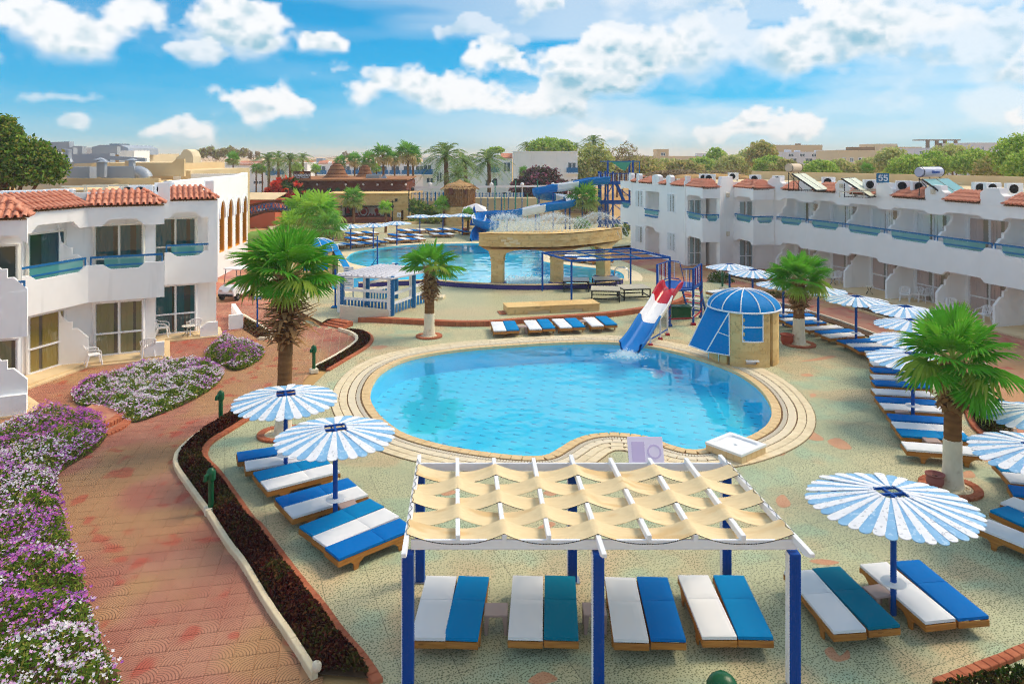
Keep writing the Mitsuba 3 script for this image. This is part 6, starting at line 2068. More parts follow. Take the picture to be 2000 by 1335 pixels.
picket_run(sp['a'], sp['b'], 15, TZ + .15, TZ + .72, (TZ + .78, TZ + 1.28))
picket_run(sp['b'], sp['c'], 7, TZ + .08, TZ + .55, (TZ + .62, TZ + 1.15))
picket_run(sp['c'], sp['e'], 5, TZ + .08, TZ + .6, (TZ + .66, TZ + 1.2))
picket_run(sp['d'], sp['f'], 10, TZ + .15, TZ + .72, (TZ + .78, TZ + 1.28))
SW = thing('brick_wall', 'pale brick stair wall under the slatted shelter', 'wall')
w0, w1_ = P(664, 629, 0)[:2], P(762, 626, 0)[:2]
o, u, n, L = frame_of(w0, w1_)
part(SW, 'core', slab([(0, -.02), (L, -.02), (L, TZ + .1), (0, TZ + .1)], o, u, -.3, -.02), 'pale_tile')
o2 = P(664, 639, 0)
o2[2] = 0
d2 = np.array([1.05, -.25, 0])
mat('pale_brick', lin(214, 204, 186), 0.8)
part(SW, 'core', slab([(0, -.02), (L * .97, -.02), (L * .97, .62), (0, .95)], o + n * .1, u, -.1, 0.0), 'pale_brick')
for j in range(6):
    for i in range(13):
        a0 = L * .97 / 13 * (i - .5 * (j % 2))
        a1, z0 = a0 + L * .97 / 13, .14 * j
        a0, a1 = max(a0, 0), min(a1, L * .97)
        if z0 + .14 > .95 - .33 * a1 / L:
            continue
        part(SW, 'brick', slab([(a0 + .006, z0 + .005), (a1 - .006, z0 + .005), (a1 - .006, z0 + .135), (a0 + .006, z0 + .135)], o + n * .1, u, 0, R.uniform(.012, .02)), 'pale_brick')
hr_ = P(712, 622, 0)
part(SW, 'hand_rail', tube([[hr_[0], hr_[1], 0], [hr_[0], hr_[1], .85], [hr_[0] + 1.0, hr_[1] - .25, .35], [hr_[0] + 1.0, hr_[1] - .25, 0]], .03, 7), 'rail_blue', True)
k = thing('brick_steps', 'three shallow red brick steps up from the path beside the pale brick wall', 'steps')
for j in range(3):
    s0, s1 = P(629 + 8 * j, 634 - 3.5 * j, .08 * j)[:2], P(668 + 5 * j, 643 - 5 * j, .08 * j)[:2]
    so, su, sn, sl = frame_of(s0, s1)
    for i in range(12):
        part(k, 'brick', slab([(sl / 12 * i + .005, -.02), (sl / 12 * (i + 1) - .005, -.02), (sl / 12 * (i + 1) - .005, .085 * (j + 1)), (sl / 12 * i + .005, .085 * (j + 1))], so, su, -.42, 0), 'kerb_brick')
part('pool_deck', 'landing', sheet(PL([(612, 724), (700, 660), (690, 640), (668, 648), (628, 638), (595, 615), (585, 640)]), -.004), 'deck_mosaic')
k = thing('paving_slab', 'loose pale concrete slab on the terrace beside the slim palm', 'slab')
p = P(852, 582, TZ)
part(k, 'block', move(cbox(-.7, .5, -.4, .4, 0, .16, .02), M4(p[0], p[1], TZ + .004, -.1)), 'pale_tile')
k = thing('shower_post', 'thin blue shower post on a foot plate beside the shelter', 'post')
p = P(655, 600, TZ)
part(k, 'post', tube([p, p + [0, 0, 2.2]], .06, 8), 'blue_paint', True)
part(k, 'foot_plate', cbox(p[0] - .22, p[0] + .22, p[1] - .22, p[1] + .22, TZ, TZ + .08, .02), 'rail_blue')
k = thing('rules_board', 'white lettered notice board standing inside the shelter', 'sign')
p = P(681, 585, TZ)
part(k, 'board', cbox(p[0] - .3, p[0] + .3, p[1] - .02, p[1] + .02, TZ + .75, TZ + 2.0, .006), 'white_paint')
for i in range(9):
    part(k, 'text_line', box(p[0] - .24, p[0] + .24 - .12 * (i % 3), p[1] - .026, p[1] - .0205, TZ + .9 + .12 * i, TZ + .94 + .12 * i), 'rail_blue')
part(k, 'leg', cat([box(p[0] + s * .27 - .03, p[0] + s * .27 + .03, p[1] - .019, p[1] + .019, TZ, TZ + .75) for s in (-1, 1)]), 'rail_blue')
k = thing('sign_post', 'thin blue sign post with a small lettered plate in the soil bed', 'sign')
p = P(502.5, 640, .05)
part(k, 'post', tube([p, p + [0, 0, 1.62]], .045, 8), 'blue_paint', True)
part(k, 'plate', cbox(p[0] - .2, p[0] + .2, p[1] - .02, p[1] + .02, 1.52, 1.68, .005), 'rail_blue')
part(k, 'lettering', box(p[0] - .15, p[0] + .15, p[1] - .026, p[1] - .0205, 1.58, 1.62), 'white_paint')
k = thing('vacuum_pole', 'thin blue pool cleaning pole with brace standing at the lagoon edge', 'pole')
p = P(737, 527, TZ)
part(k, 'pole', tube([p, p + [0, 0, 2.6]], .05, 6), 'blue_paint', True)
part(k, 'brace', cat([tube([p + [0, 0, 1.0], p + [-.65, -.4, 0]], .025, 6), tube([p + [0, 0, .5], p + [-.4, -.2, .5]], .02, 6)]), 'blue_paint', True)

# ------------------------------------------------------------------ golf cart
GC = thing('golf_cart', 'white golf cart parked on the red path beside the arched hall', 'golf cart')
p = P(458, 584)
mt = M4(p[0], p[1] + .5, 0, -.22)
gp = lambda nm, m, ma, sm=False: part(GC, nm, move(m, mt), ma, sm)
prof = [(-1.2, .32), (-1.25, .62), (-1.05, .82), (-.62, .92), (-.55, .42), (.35, .42), (.4, .68), (1.15, .7), (1.2, .34)]
body = slab(prof, (0, 0, 0), (0, 1, 0), -.55, .55)
gp('body', body, 'white_plastic')
gp('hood', hull([(x, y, z) for y, z, w in ((-1.27, .60, .48), (-1.1, .86, .5), (-.62, .95, .5), (-.62, .8, .55), (-1.25, .45, .54)) for x in (-w, w)]), 'white_plastic')
gp('bumper', cbox(-.5, .5, -1.34, -1.24, .3, .44, .03), 'black_paint')
for x in (-.36, .36):
    gp('headlight', hull([(x + a, -1.27, b) for a, b in ((-.13, .6), (.13, .6), (.1, .7), (-.1, .7))] + [(x + a, -1.22, b) for a, b in ((-.13, .6), (.13, .6), (.1, .72), (-.1, .72))]), 'chrome')
gp('windscreen', quad((-.52, -.62, .95), (.52, -.62, .95), (.5, -.45, 1.85), (-.5, -.45, 1.85)), 'pane_glass')
for x in (-.53, .53):
    gp('roof_post', tube([(x, -.63, .9), (x, -.45, 1.88)], .022, 6), 'black_paint', True)
    gp('roof_post', tube([(x, .75, .7), (x, .7, 1.88)], .022, 6), 'black_paint', True)
gp('roof', cbox(-.62, .62, -.62, .95, 1.86, 1.93, .03), 'white_plastic')
gp('seat', cbox(-.5, .5, .12, .62, .68, .82, .04), 'taupe_plastic')
gp('seat_back', cbox(-.5, .5, .62, .72, .85, 1.3, .04), 'taupe_plastic')
gp('steering_wheel', move(lathe([(.15, -.012), (.175, 0), (.15, .012), (.15, -.012)], 16), M4(-.25, -.35, 1.05, 0, 1, -.6)), 'rubber', True)
for x in (-.52, .52):
    for y in (-.85, .85):
        wk = GC + '__wheel'
        m_ = M4(x, y, .23) @ M4(ry=math.pi / 2)
        k = gp('wheel', move(lathe([(.1, -.09), (.21, -.09), (.23, -.06), (.23, .06), (.21, .09), (.1, .09)], 18), m_), 'rubber', 40)
        part(k, 'hub_cap', move(move(lathe([(0, -.095), (.1, -.092), (.1, .092), (0, .095)], 14), m_), mt), 'grey_metal', 40)

# ------------------------------------------------------------------ stone fountain arcade in the lagoon
FO = thing('fountain_arcade', 'tan sandstone arcade with arched piers carrying a fountain trough across the lagoon edge', 'fountain')
path = spline([(-2.1, 49.75), (-.97, 49.35), (1.05, 49.15), (3.05, 49.4), (5.0, 50.6), (6.55, 52.1), (7.65, 53.5)], 6, False)
ds = np.r_[0, np.cumsum(np.linalg.norm(np.diff(path, axis=0), axis=1))]
SLEN = ds[-1]


def bent(poly, n0, n1):
    pg = shapely.segmentize(Polygon(poly) if not isinstance(poly, shapely.Geometry) else poly, .35)
    m = prism(pg, 0, 1)
    s, z, k = m[0][:, 0], m[0][:, 1], m[0][:, 2]
    x, y = np.interp(s, ds, path[:, 0]), np.interp(s, ds, path[:, 1])
    e = .05
    tx, ty = np.interp(s + e, ds, path[:, 0]) - np.interp(s - e, ds, path[:, 0]), np.interp(s + e, ds, path[:, 1]) - np.interp(s - e, ds, path[:, 1])
    l = np.hypot(tx, ty)
    nx, ny = ty / l, -tx / l
    off = n0 + (n1 - n0) * k
    return np.column_stack([x + nx * off, y + ny * off, z]), m[1]


s_at = lambda x: float(np.interp(x, path[:, 0], ds))
s1, s2, s3 = s_at(-.97), s_at(3.05), s_at(6.6)
pil = [(s1, .39), (s2, .35), (s3, .36)]
arch = [(s1 - .42, 2.2)]
for (sa, wa), (sb, wb) in zip(pil, pil[1:]):
    a0, a1 = sa + wa + .02, sb - wb - .02
    arch += [(a0, 2.2)] + [((a0 + a1) / 2 - (a1 - a0) / 2 * math.cos(t), 2.22 + .55 * math.sin(t) ** .8) for t in np.linspace(0.02, math.pi - .02, 17)] + [(a1, 2.2)]
arch += [(s3 + .4, 2.2), (s3 + .6, 2.6), (SLEN, 2.95), (0, 2.95)] + [(s1 - .55, 2.65)]
for n0, n1 in ((-.95, -.55), (-.1, .18)):
    part(FO, 'arch_band', bent(arch, n0, n1), 'sandstone')
part(FO, 'trough_wall', bent([(0, 2.95), (SLEN, 2.95), (SLEN, 3.78), (0, 3.78)], .05, .3), 'sandstone')
part(FO, 'trough_wall', bent([(0, 2.95), (SLEN, 2.95), (SLEN, 3.78), (0, 3.78)], -1.1, -.85), 'sandstone')
part(FO, 'trough_floor', bent([(0.02, 2.96), (SLEN - .02, 2.96), (SLEN - .02, 3.1), (0.02, 3.1)], -.848, .048), 'sandstone')
part(FO, 'coping', bent([(-.0, 3.782), (SLEN, 3.782), (SLEN, 3.84), (0, 3.84)], .02, .33), 'sandstone')
for j in range(2):
    cuts = np.arange(0, SLEN, .95) + .4 * j
    for a in cuts:
        b = min(a + .95, SLEN)
        if b - a > .2 and j == 0:
            part(FO, 'facing_stone', bent([(a + .008, 2.965), (b - .008, 2.965), (b - .008, 3.36), (a + .008, 3.36)], .3, .3 + R.uniform(.008, .02)), 'sandstone')
        elif b - a > .2:
            part(FO, 'facing_stone', bent([(a + .008, 3.37), (b - .008, 3.37), (b - .008, 3.775), (a + .008, 3.775)], .3, .3 + R.uniform(.008, .02)), 'sandstone')
mat('patch_stone', lin(226, 206, 166), 0.85)
for a, z, w, h in ((1.5, 3.3, .34, .15), (1.9, 3.42, .36, .17), (2.3, 3.3, .3, .15), (1.7, 3.13, .3, .14), (2.05, 3.2, .34, .16), (2.45, 3.12, .28, .14), (1.85, 3.0, .3, .12)):
    part(FO, 'patch_stone', bent([(a, z), (a + w, z), (a + w, z + h), (a, z + h)], .321, .335), 'patch_stone')
for sv, w in pil:
    k = numbered(f'{FO}__pier')
    for z0, z1, g in ((TZ + .3, 2.0, 0), (2.0, 2.08, .06), (2.08, 2.2, .03)):
        part(k, 'shaft' if g == 0 else 'moulding', bent([(sv - w - g, z0), (sv + w + g, z0), (sv + w + g, z1), (sv - w - g, z1)], -.62 - g, .14 + g), 'sandstone')
    for j in range(4):
        part(k, 'facing_stone', bent([(sv - w + .015, .6 + .36 * j), (sv + w - .015, .6 + .36 * j), (sv + w - .015, .6 + .36 * j + .345), (sv - w + .015, .6 + .36 * j + .345)], .14, .14 + R.uniform(.008, .018)), 'sandstone')
    part(k, 'tiled_base', bent([(sv - w - .12, -.1), (sv + w + .12, -.1), (sv + w + .12, TZ + .3), (sv - w - .12, TZ + .3)], -.75, .3), 'cobalt_tile')
# jets: parabolas of white water
rg = np.random.default_rng(9)
for i in range(24):
    s = .6 + SLEN * .62 * i / 23
    x0, y0 = np.interp(s, ds, path[:, 0]), np.interp(s, ds, path[:, 1]) + .4
    up, dx, dy = 1.2 + .15 * math.sin(i * .7), .5 + .12 * i, .9 + .06 * i
    t = np.linspace(0, 1, 22)
    pth = np.column_stack([x0 + dx * t, y0 + dy * t, 3.2 + 4 * up * 1.35 * t * (1 - t) + .4 * t * 0])
    m1 = tube(pth, np.linspace(.010, .016, 22) * (1.0 if i % 2 else .7), 5, False)
    nn = 900 if i < 14 else 420
    tt = rg.uniform(.05, 1, nn)
    pz = np.column_stack([np.interp(tt, t, pth[:, k_]) for k_ in range(3)]) + rg.normal(0, 1, (nn, 3)) * (.03 + .12 * tt[:, None])
    m2 = droplets(pz, .012, rg)
    part(FO, 'water_jet', cat([m1, m2]), 'foam', kind='stuff')
nn = 9000
u_ = rg.uniform(0, 1, nn)
pz = np.column_stack([-1.0 + 4.2 * u_ + rg.normal(0, .2, nn), 50.2 + rg.uniform(0, 1.2, nn), 3.5 + np.abs(rg.normal(0, .75, nn)) * (1 - .3 * u_)])
part(FO, 'spray', droplets(pz, .013, rg), 'foam', kind='stuff')
nn = 2200
pz = np.column_stack([.2 + rg.normal(0, 1.0, nn) * 1.0 + .9, 51.8 + rg.normal(0, .9, nn), .22 + np.abs(rg.normal(0, .05, nn))])
part('lagoon_water', 'foam_patch', droplets(pz, .045, rg), 'foam', kind='stuff')
nn = 900
pz = np.column_stack([.6 + rg.uniform(0, 1.8, nn), 50.6 + rg.normal(0, .12, nn), rg.uniform(.25, 3.1, nn)])
part('lagoon_water', 'falling_water', droplets(pz * 1.0, .014, rg), 'foam', kind='stuff')

# ------------------------------------------------------------------ big blue water slide and its tower
TW = thing('slide_tower', 'tall blue steel tower with stair platforms and a green shade sail', 'tower')
ty = 86.0
tx = lambda px: (px - 1000) * ty / 1450
zq = lambda py, y=ty: EYE - (py - HOR) * y / 1450
tz = zq(357)
cols = [(1173, ty), (1187, ty), (1197, ty), (1174, ty + 2.2), (1187, ty + 2.2), (1232, ty + 1.0), (1243, ty + 2.5)]
for i, (a, y) in enumerate(cols):
    x = (a - 1000) * ty / 1450
    part(TW, 'column', bar((x, y, 0), (x, y, tz + (2.6 if i in (1, 5, 6) else 1.3)), .2), 'blue_paint')
for z in (1.2, tz - 2.3, tz):
    part(TW, 'deck_beam', bar((tx(1170), ty - .05, z), (tx(1245), ty - .05, z), .14, .3), 'blue_paint')
    part(TW, 'deck_beam', bar((tx(1170), ty + 2.3, z), (tx(1245), ty + 2.3, z), .14, .3), 'blue_paint')
part(TW, 'platform', box(tx(1170), tx(1248), ty, ty + 2.3, tz, tz + .1), 'rail_blue')
for (a, z0, b, z1) in ((1173, .3, 1197, 3.2), (1197, .3, 1173, 3.2), (1197, 3.4, 1243, 1.3), (1197, 1.3, 1243, 3.4), (1173, 3.2, 1197, 5.6), (1200, 5.6, 1243, 3.6)):
    part(TW, 'brace', bar((tx(a), ty - .1, z0), (tx(b), ty - .1, z1), .1), 'blue_paint')
rk = numbered(f'{TW}__railing')
for z in (tz + .15, tz + 1.1):
    part(rk, 'rail', bar((tx(1170), ty - .08, z), (tx(1248), ty - .08, z), .08), 'blue_paint')
for i in range(26):
    x = tx(1170) + (tx(1248) - tx(1170)) * i / 25
    part(rk, 'baluster', bar((x, ty - .08, tz + .1), (x, ty - .08, tz + 1.1), .07), ('white_paint', 'blue_paint', 'maroon')[i % 3])
mat('sail_green', lin(66, 150, 120), 0.7)
zt = zq(315)
part(TW, 'shade_sail', (np.array([[tx(1192), ty, zt], [tx(1233), ty, zt], [tx(1219), ty - .3, zq(334)], [tx(1240), ty + 2, zt]]), np.array([[0, 2, 1], [1, 2, 3]])), 'sail_green')
part(TW, 'sail_bar', cat([bar((tx(1172), ty, zt), (tx(1249), ty, zt), .1), bar((tx(1249), ty, zt), (tx(1249), ty, tz), .1)]), 'rail_blue')
part(TW, 'stair', cat([bar((tx(1246), ty + .4 + s, 0.2), (tx(1205), ty + .4 + s, tz), .1, .25) for s in (0, 1.0)]), 'blue_paint')
BS = thing('water_slide', 'long blue and white water slide curling down from the tower into the lagoon', 'slide')
ctrl = [(1185, 352, 86), (1150, 356, 85), (1112, 364, 84), (1075, 369, 83.5), (1054, 375, 84), (1058, 382, 86), (1085, 386, 87), (1108, 390, 86), (1116, 395, 84), (1100, 400, 82.5), (1060, 407, 81), (1020, 415, 80.5), (985, 420, 81), (958, 420, 82), (938, 425, 82), (937, 434, 79), (960, 441, 77), (985, 441, 76.5), (990, 436, 78.5),
        (975, 432, 81), (955, 440, 80.5), (940, 452, 78), (934, 464, 76.5), (933, 474, 75.5)]
cp = spline([A(a, b, y) for a, b, y in ctrl[:17] + ctrl[20:]], 6, False)
cp[:, 2] = np.minimum.accumulate(cp[:, 2])
tg = np.gradient(cp, axis=0)
tg /= np.linalg.norm(tg, axis=1, keepdims=True)
sd = np.column_stack([-tg[:, 1], tg[:, 0], tg[:, 0] * 0])
sd /= np.linalg.norm(sd, axis=1, keepdims=True)
pr = [(-.8, .75), (-.72, .78), (-.68, .7), (-.55, .2), (-.3, 0), (.3, 0), (.55, .2), (.68, .7), (.72, .78), (.8, .75), (.68, .15), (.35, -.12), (-.35, -.12), (-.68, .15)]
RG = np.stack([cp + sd * a + [0, 0, b - .3] for a, b in pr], 1)
nrow = len(cp)


def chute(i0, i1):
    V = RG[i0:i1 + 1].reshape(-1, 3)
    n = len(pr)
    F = [t for r in range(i1 - i0) for c in range(n) for t in ([r * n + c, r * n + (c + 1) % n, (r + 1) * n + (c + 1) % n], [r * n + c, (r + 1) * n + (c + 1) % n, (r + 1) * n + c])]
    return V, np.array(F)


white_at = [(10, 16), (36, 44), (60, 66), (84, 90)]
cuts = sorted({0, nrow - 1, *[c for w in white_at for c in w if c < nrow]})
for a, b in zip(cuts, cuts[1:]):
    part(BS, 'chute_section', chute(a, b), 'white_plastic' if any(w[0] == a for w in white_at) else 'blue_plastic', 50)
for i in range(8, nrow - 8, 9):
    if cp[i][2] > 1.6:
        part(BS, 'support', bar((cp[i][0], cp[i][1], 0), (cp[i][0], cp[i][1], cp[i][2] - .4), .16), 'blue_paint')
# ------------------------------------------------------------------ second dome hut, half hidden by the tall palm
H2 = thing('changing_hut', 'second blue domed hut, half hidden by the tallest fan palm near the golf cart', 'hut')
h2 = np.array([-13.3, 50.3])
ang = np.linspace(0, 2 * math.pi, 13)
for i in range(12):
    vv, ff = [], []
    for t in np.linspace(0, 1.5, 6):
        for a in np.linspace(ang[i], ang[i + 1], 4):
            vv.append((h2[0] + 1.55 * math.cos(t) * math.cos(a), h2[1] + 1.55 * math.cos(t) * math.sin(a), 2.6 + .8 * math.sin(t)))
    for r in range(5):
        for c in range(3):
            p = r * 4 + c
            ff += [[p, p + 1, p + 5], [p, p + 5, p + 4]]
    part(H2, 'dome_panel', (np.array(vv), np.array(ff)), 'canvas_blue', True)
    part(H2, 'dome_rib', tube([(h2[0] + 1.57 * math.cos(t) * math.cos(ang[i]), h2[1] + 1.57 * math.cos(t) * math.sin(ang[i]), 2.6 + .81 * math.sin(t)) for t in np.linspace(0, 1.5, 6)], .03, 5), 'white_paint', True)


def sector(c, a0, a1, z0, z1, r0, r1):
    aa = np.radians(np.linspace(a0, a1, max(2, int((a1 - a0) / 6))))
    return prism([(c[0] + r1 * math.sin(a), c[1] - r1 * math.cos(a)) for a in aa] + [(c[0] + r0 * math.sin(a), c[1] - r0 * math.cos(a)) for a in aa[::-1]], z0, z1)


part(H2, 'wall', sector(h2, -30, 62, TZ, 1.4, 1.27, 1.47), 'sandstone')
part(H2, 'pier', cat([sector(h2, a, a + 14, 1.4, 2.6, 1.27, 1.47) for a in (-30,)]), 'sandstone')
part(H2, 'pier', sector(h2, 48, 62, 1.4, 2.6, 1.27, 1.47), 'sandstone')
part(H2, 'window_panel', sector(h2, -16, 48, 1.4, 2.6, 1.38, 1.42), 'canvas_blue')
part(H2, 'wall', sector(h2, 100, 320, TZ, 2.6, 1.27, 1.47), 'sandstone')
part(H2, 'awning', (np.array([[h2[0] + 1.4, h2[1] - .7, 2.55], [h2[0] + 1.5, h2[1] + .5, 2.55], [h2[0] + 2.5, h2[1] + .3, 1.0], [h2[0] + 2.4, h2[1] - .9, 1.0]]), np.array([[0, 1, 2], [0, 2, 3]])), 'canvas_blue')

# ------------------------------------------------------------------ far loungers and parasols round the lagoon
far_l = [(643, 486, .4), (655, 480, .4), (670, 478, .4), (688, 477, .4), (706, 476, .4), (722, 475, .4), (737, 473, .3), (752, 472, .3), (770, 468, .2), (783, 468, .2), (796, 467, .2), (810, 467, .1), (826, 466, .1),
         (692, 466, .3), (703, 465, .3), (717, 465, .3), (729, 464, .3), (690, 456, .2), (705, 455, .2), (722, 454, .2), (735, 454, .2), (775, 459, .1), (790, 459, .1), (806, 459, .1), (822, 459, .1),
         (788, 450, .1), (802, 450, .1), (815, 450, .1), (828, 449, .1), (843, 449, 0), (856, 449, 0), (869, 448, 0), (881, 448, 0), (894, 448, 0), (853, 457, 0), (868, 457, 0), (882, 457, 0), (912, 452, 0), (926, 452, 0)]
far_words = ['at the water edge row', 'in the second row', 'in the row by the stage', 'under the parasols at the sand edge']
for i, (a, b_, t) in enumerate(far_l):
    p = P(a, b_, TZ + .4)
    row = 0 if i < 13 else 1 if i < 25 else 3
    n0 = (0, 13, 25, 25)[row]
    lounger_at(p[:2], math.pi * .62 + t + R.uniform(-.08, .08), 'blue' if i % 2 else 'white', f'{"blue" if i % 2 else "cream white"} far lounger {far_words[row]}, {ORD[i - n0]} from the steps', 'far loungers beyond the lagoon', TZ)
for i, (a, b_) in enumerate([(1085, 497), (1105, 500), (1128, 503), (1150, 506)]):
    p = P(a, b_, TZ + .4)
    lounger_at(p[:2], -.3, 'blue' if i % 2 else 'white', f'far lounger on the lagoon corner seen through the blue frame, {ORD[i]} from the arch', 'loungers on the lagoon corner', TZ)
for i, (a, b_) in enumerate([(650, 442), (685, 437), (729, 435), (775, 431), (820, 418), (865, 417), (903, 416)]):
    yy = FOC * (EYE - TZ - 2.4) / (b_ - HOR)
    parasol(((a - MIDX) * yy / FOC, yy), 1.45, f'far plank parasol beyond the lagoon, {ORD[i]} counted from the mid fan palms', nsl=26, turn=.3, disc=False, z=TZ, group='far plank parasols')
k = thing('closed_parasol', 'folded dark blue cloth parasol beside the curling slide', 'parasol')
p = P(926, 452, TZ)
part(k, 'cloth', move(lathe([(.05, 2.9), (.16, 2.5), (.42, 1.2), (.5, .75), (.34, .7), (.0, .72)], 12), M4(p[0], p[1], TZ)), 'blue_post')
part(k, 'pole', tube([p, p + [0, 0, 3.0]], .04, 6), 'grey_metal', True)
pot(P(910, 457, TZ), 1.1, 'far red pot with a small palm beside the folded parasol')
for q, h, w in (((700, 0), 0, ''),)[:0]:
    pass


# ------------------------------------------------------------------ palms further off
def crown_mesh(rng, n, L, kinds, drop):
    V, F, C, at = [], [], [], 0
    for i in range(n):
        t = (i + .5) / n
        el = 1.3 - drop * t + rng.uniform(-.15, .15)
        col = kinds[min(int(t * len(kinds)), len(kinds) - 1)]
        v, f, c = frond(13, L * .58, L * .5, .35 + .8 * t, 4.3, rng, col, col[1], False)
        m = M4(0, 0, 0, i * 2.39996, rng.uniform(.85, 1.1), rng.uniform(-.3, .3), -el)
        V.append(v @ m[:3, :3].T), F.append(f + at), C.append(c)
        at += len(v)
    return np.vstack(V), np.vstack(F), np.vstack(C)


def date_crown(rng, n, L, cols):
    """feather palm: arching midribs with leaflets on both sides"""
    V, C, F, at = [], [], [], 0
    for i in range(n):
        t = (i + .5) / n
        el = 1.35 - 1.7 * t + rng.uniform(-.12, .12)
        az = i * 2.39996
        s = np.linspace(0, 1, 15)
        l = L * rng.uniform(.85, 1.1)
        r = l * (np.cos(el) * s + .10 * s * s)
        z = l * (np.sin(el) * s - (.55 + .25 * t) * s ** 2.2)
        d = np.array([math.cos(az), math.sin(az)])
        mid = np.column_stack([np.outer(r, d), z])
        tan = np.gradient(mid, axis=0)
        tan /= np.linalg.norm(tan, axis=1, keepdims=True)
        side = np.array([-d[1], d[0], 0])
        for j in range(1, 15):
            for sg in (-1, 1):
                for q in (0, .5):
                    b = mid[j] * (1 - q) + mid[j - 1] * q
                    ll = l * .26 * math.sin(math.pi * (.12 + .8 * s[j]))
                    tip = b + side * sg * ll * .8 + tan[j] * ll * .7 + [0, 0, -.25 * ll + rng.uniform(-.05, .05)]
                    w = tan[j] * .035 * L / 2
                    V += [b - w, b + w, tip]
                    F.append([at, at + 1, at + 2])
                    at += 3
                    c = np.array(cols[rng.randrange(len(cols))]) * rng.uniform(.8, 1.2)
                    C += [c, c, c]
    return np.array(V), np.array(F), np.clip(np.array(C), 0, 1)


gA = [(lin(150, 196, 84), lin(118, 176, 70), lin(180, 196, 116)), (lin(120, 172, 70), lin(94, 154, 62), lin(176, 186, 112)), (lin(146, 168, 88), lin(160, 168, 96), lin(180, 180, 120)), (lin(196, 178, 124), lin(214, 190, 138), lin(196, 176, 130))]
dA = [lin(118, 148, 84), lin(140, 168, 96), lin(158, 172, 112), lin(102, 134, 76)]
lime = [(lin(178, 216, 84), lin(158, 206, 74), lin(200, 214, 120)), (lin(146, 196, 74), lin(122, 182, 62), lin(186, 204, 116)), (lin(164, 190, 92), lin(176, 190, 102), lin(196, 196, 130))]
grng = random.Random(3)
CRN = {}
for nm, mk in (('fan', lambda: crown_mesh(grng, 22, 1.0, gA, 2.3)), ('fan2', lambda: crown_mesh(grng, 20, 1.0, gA[:3], 2.0)), ('lime', lambda: crown_mesh(grng, 22, 1.0, lime, 1.9)), ('date', lambda: date_crown(grng, 26, 1.0, dA)), ('date2', lambda: date_crown(grng, 22, 1.0, dA[:3]))):
    v, f, c = mk()
    CRN[nm] = shape((v, f), 'leafy', False, color=c)


def far_palm(px, cy, r, y, kind, label, base=None, tr=None, name='palm_tree', zb=0.0):
    """crown centred on column px, row cy, radius r columns, at distance y"""
    k = thing(name, label, 'palm tree')
    c = A(px, cy, y)
    s = r * y / FOC
    put(k, 'crown', CRN[kind], M4(*c, grng.uniform(0, 6), s * (1.35 if 'date' in kind else 1.15)))
    tr = tr or max(.12, s * .085)
    bx = (px + (base or 0) - MIDX) * y / FOC
    zs = np.linspace(zb, c[2], 9)
    part(k, 'trunk', tube([(bx + (c[0] - bx) * t + .04 * s * math.sin(t * 3), y, z) for t, z in zip(np.linspace(0, 1, 9), zs)], np.linspace(tr * 1.25, tr, 9) * [1 + .08 * (i % 2) for i in range(9)], 9), 'palm_bark', 60)
    return k


mid_palms = [(626, 420, 46, 66, 'lime', 'bright leafy fan palm behind the tall shaggy palm', TZ), (590, 412, 40, 74, 'lime', 'bright fan palm at the end of the footbridge', TZ), (570, 448, 36, 68, 'lime', 'low bright fan palm under the footbridge', TZ), (640, 446, 34, 64, 'fan2', 'low bushy palm at the head of the lounger rows', TZ),
             (690, 388, 25, 92, 'fan2', 'fan palm standing before the stage mural', TZ), (753, 406, 15, 84, 'lime', 'small thin palm at the side of the stage', TZ), (1142, 388, 33, 84, 'fan2', 'fan palm rising behind the fountain arcade', 0), (1135, 442, 18, 82, 'fan2', 'young palm sprouting under the fan palm by the slide', 0),
             (914, 418, 14, 82, 'fan2', 'small palm in the far red pot', TZ), (866, 401, 19, 92, 'lime', 'short palm at the foot of the straw hut', TZ)]
for a, b_, r, y, kd, w, zb in mid_palms:
    far_palm(a, b_, r, y, kd, w, zb=zb)
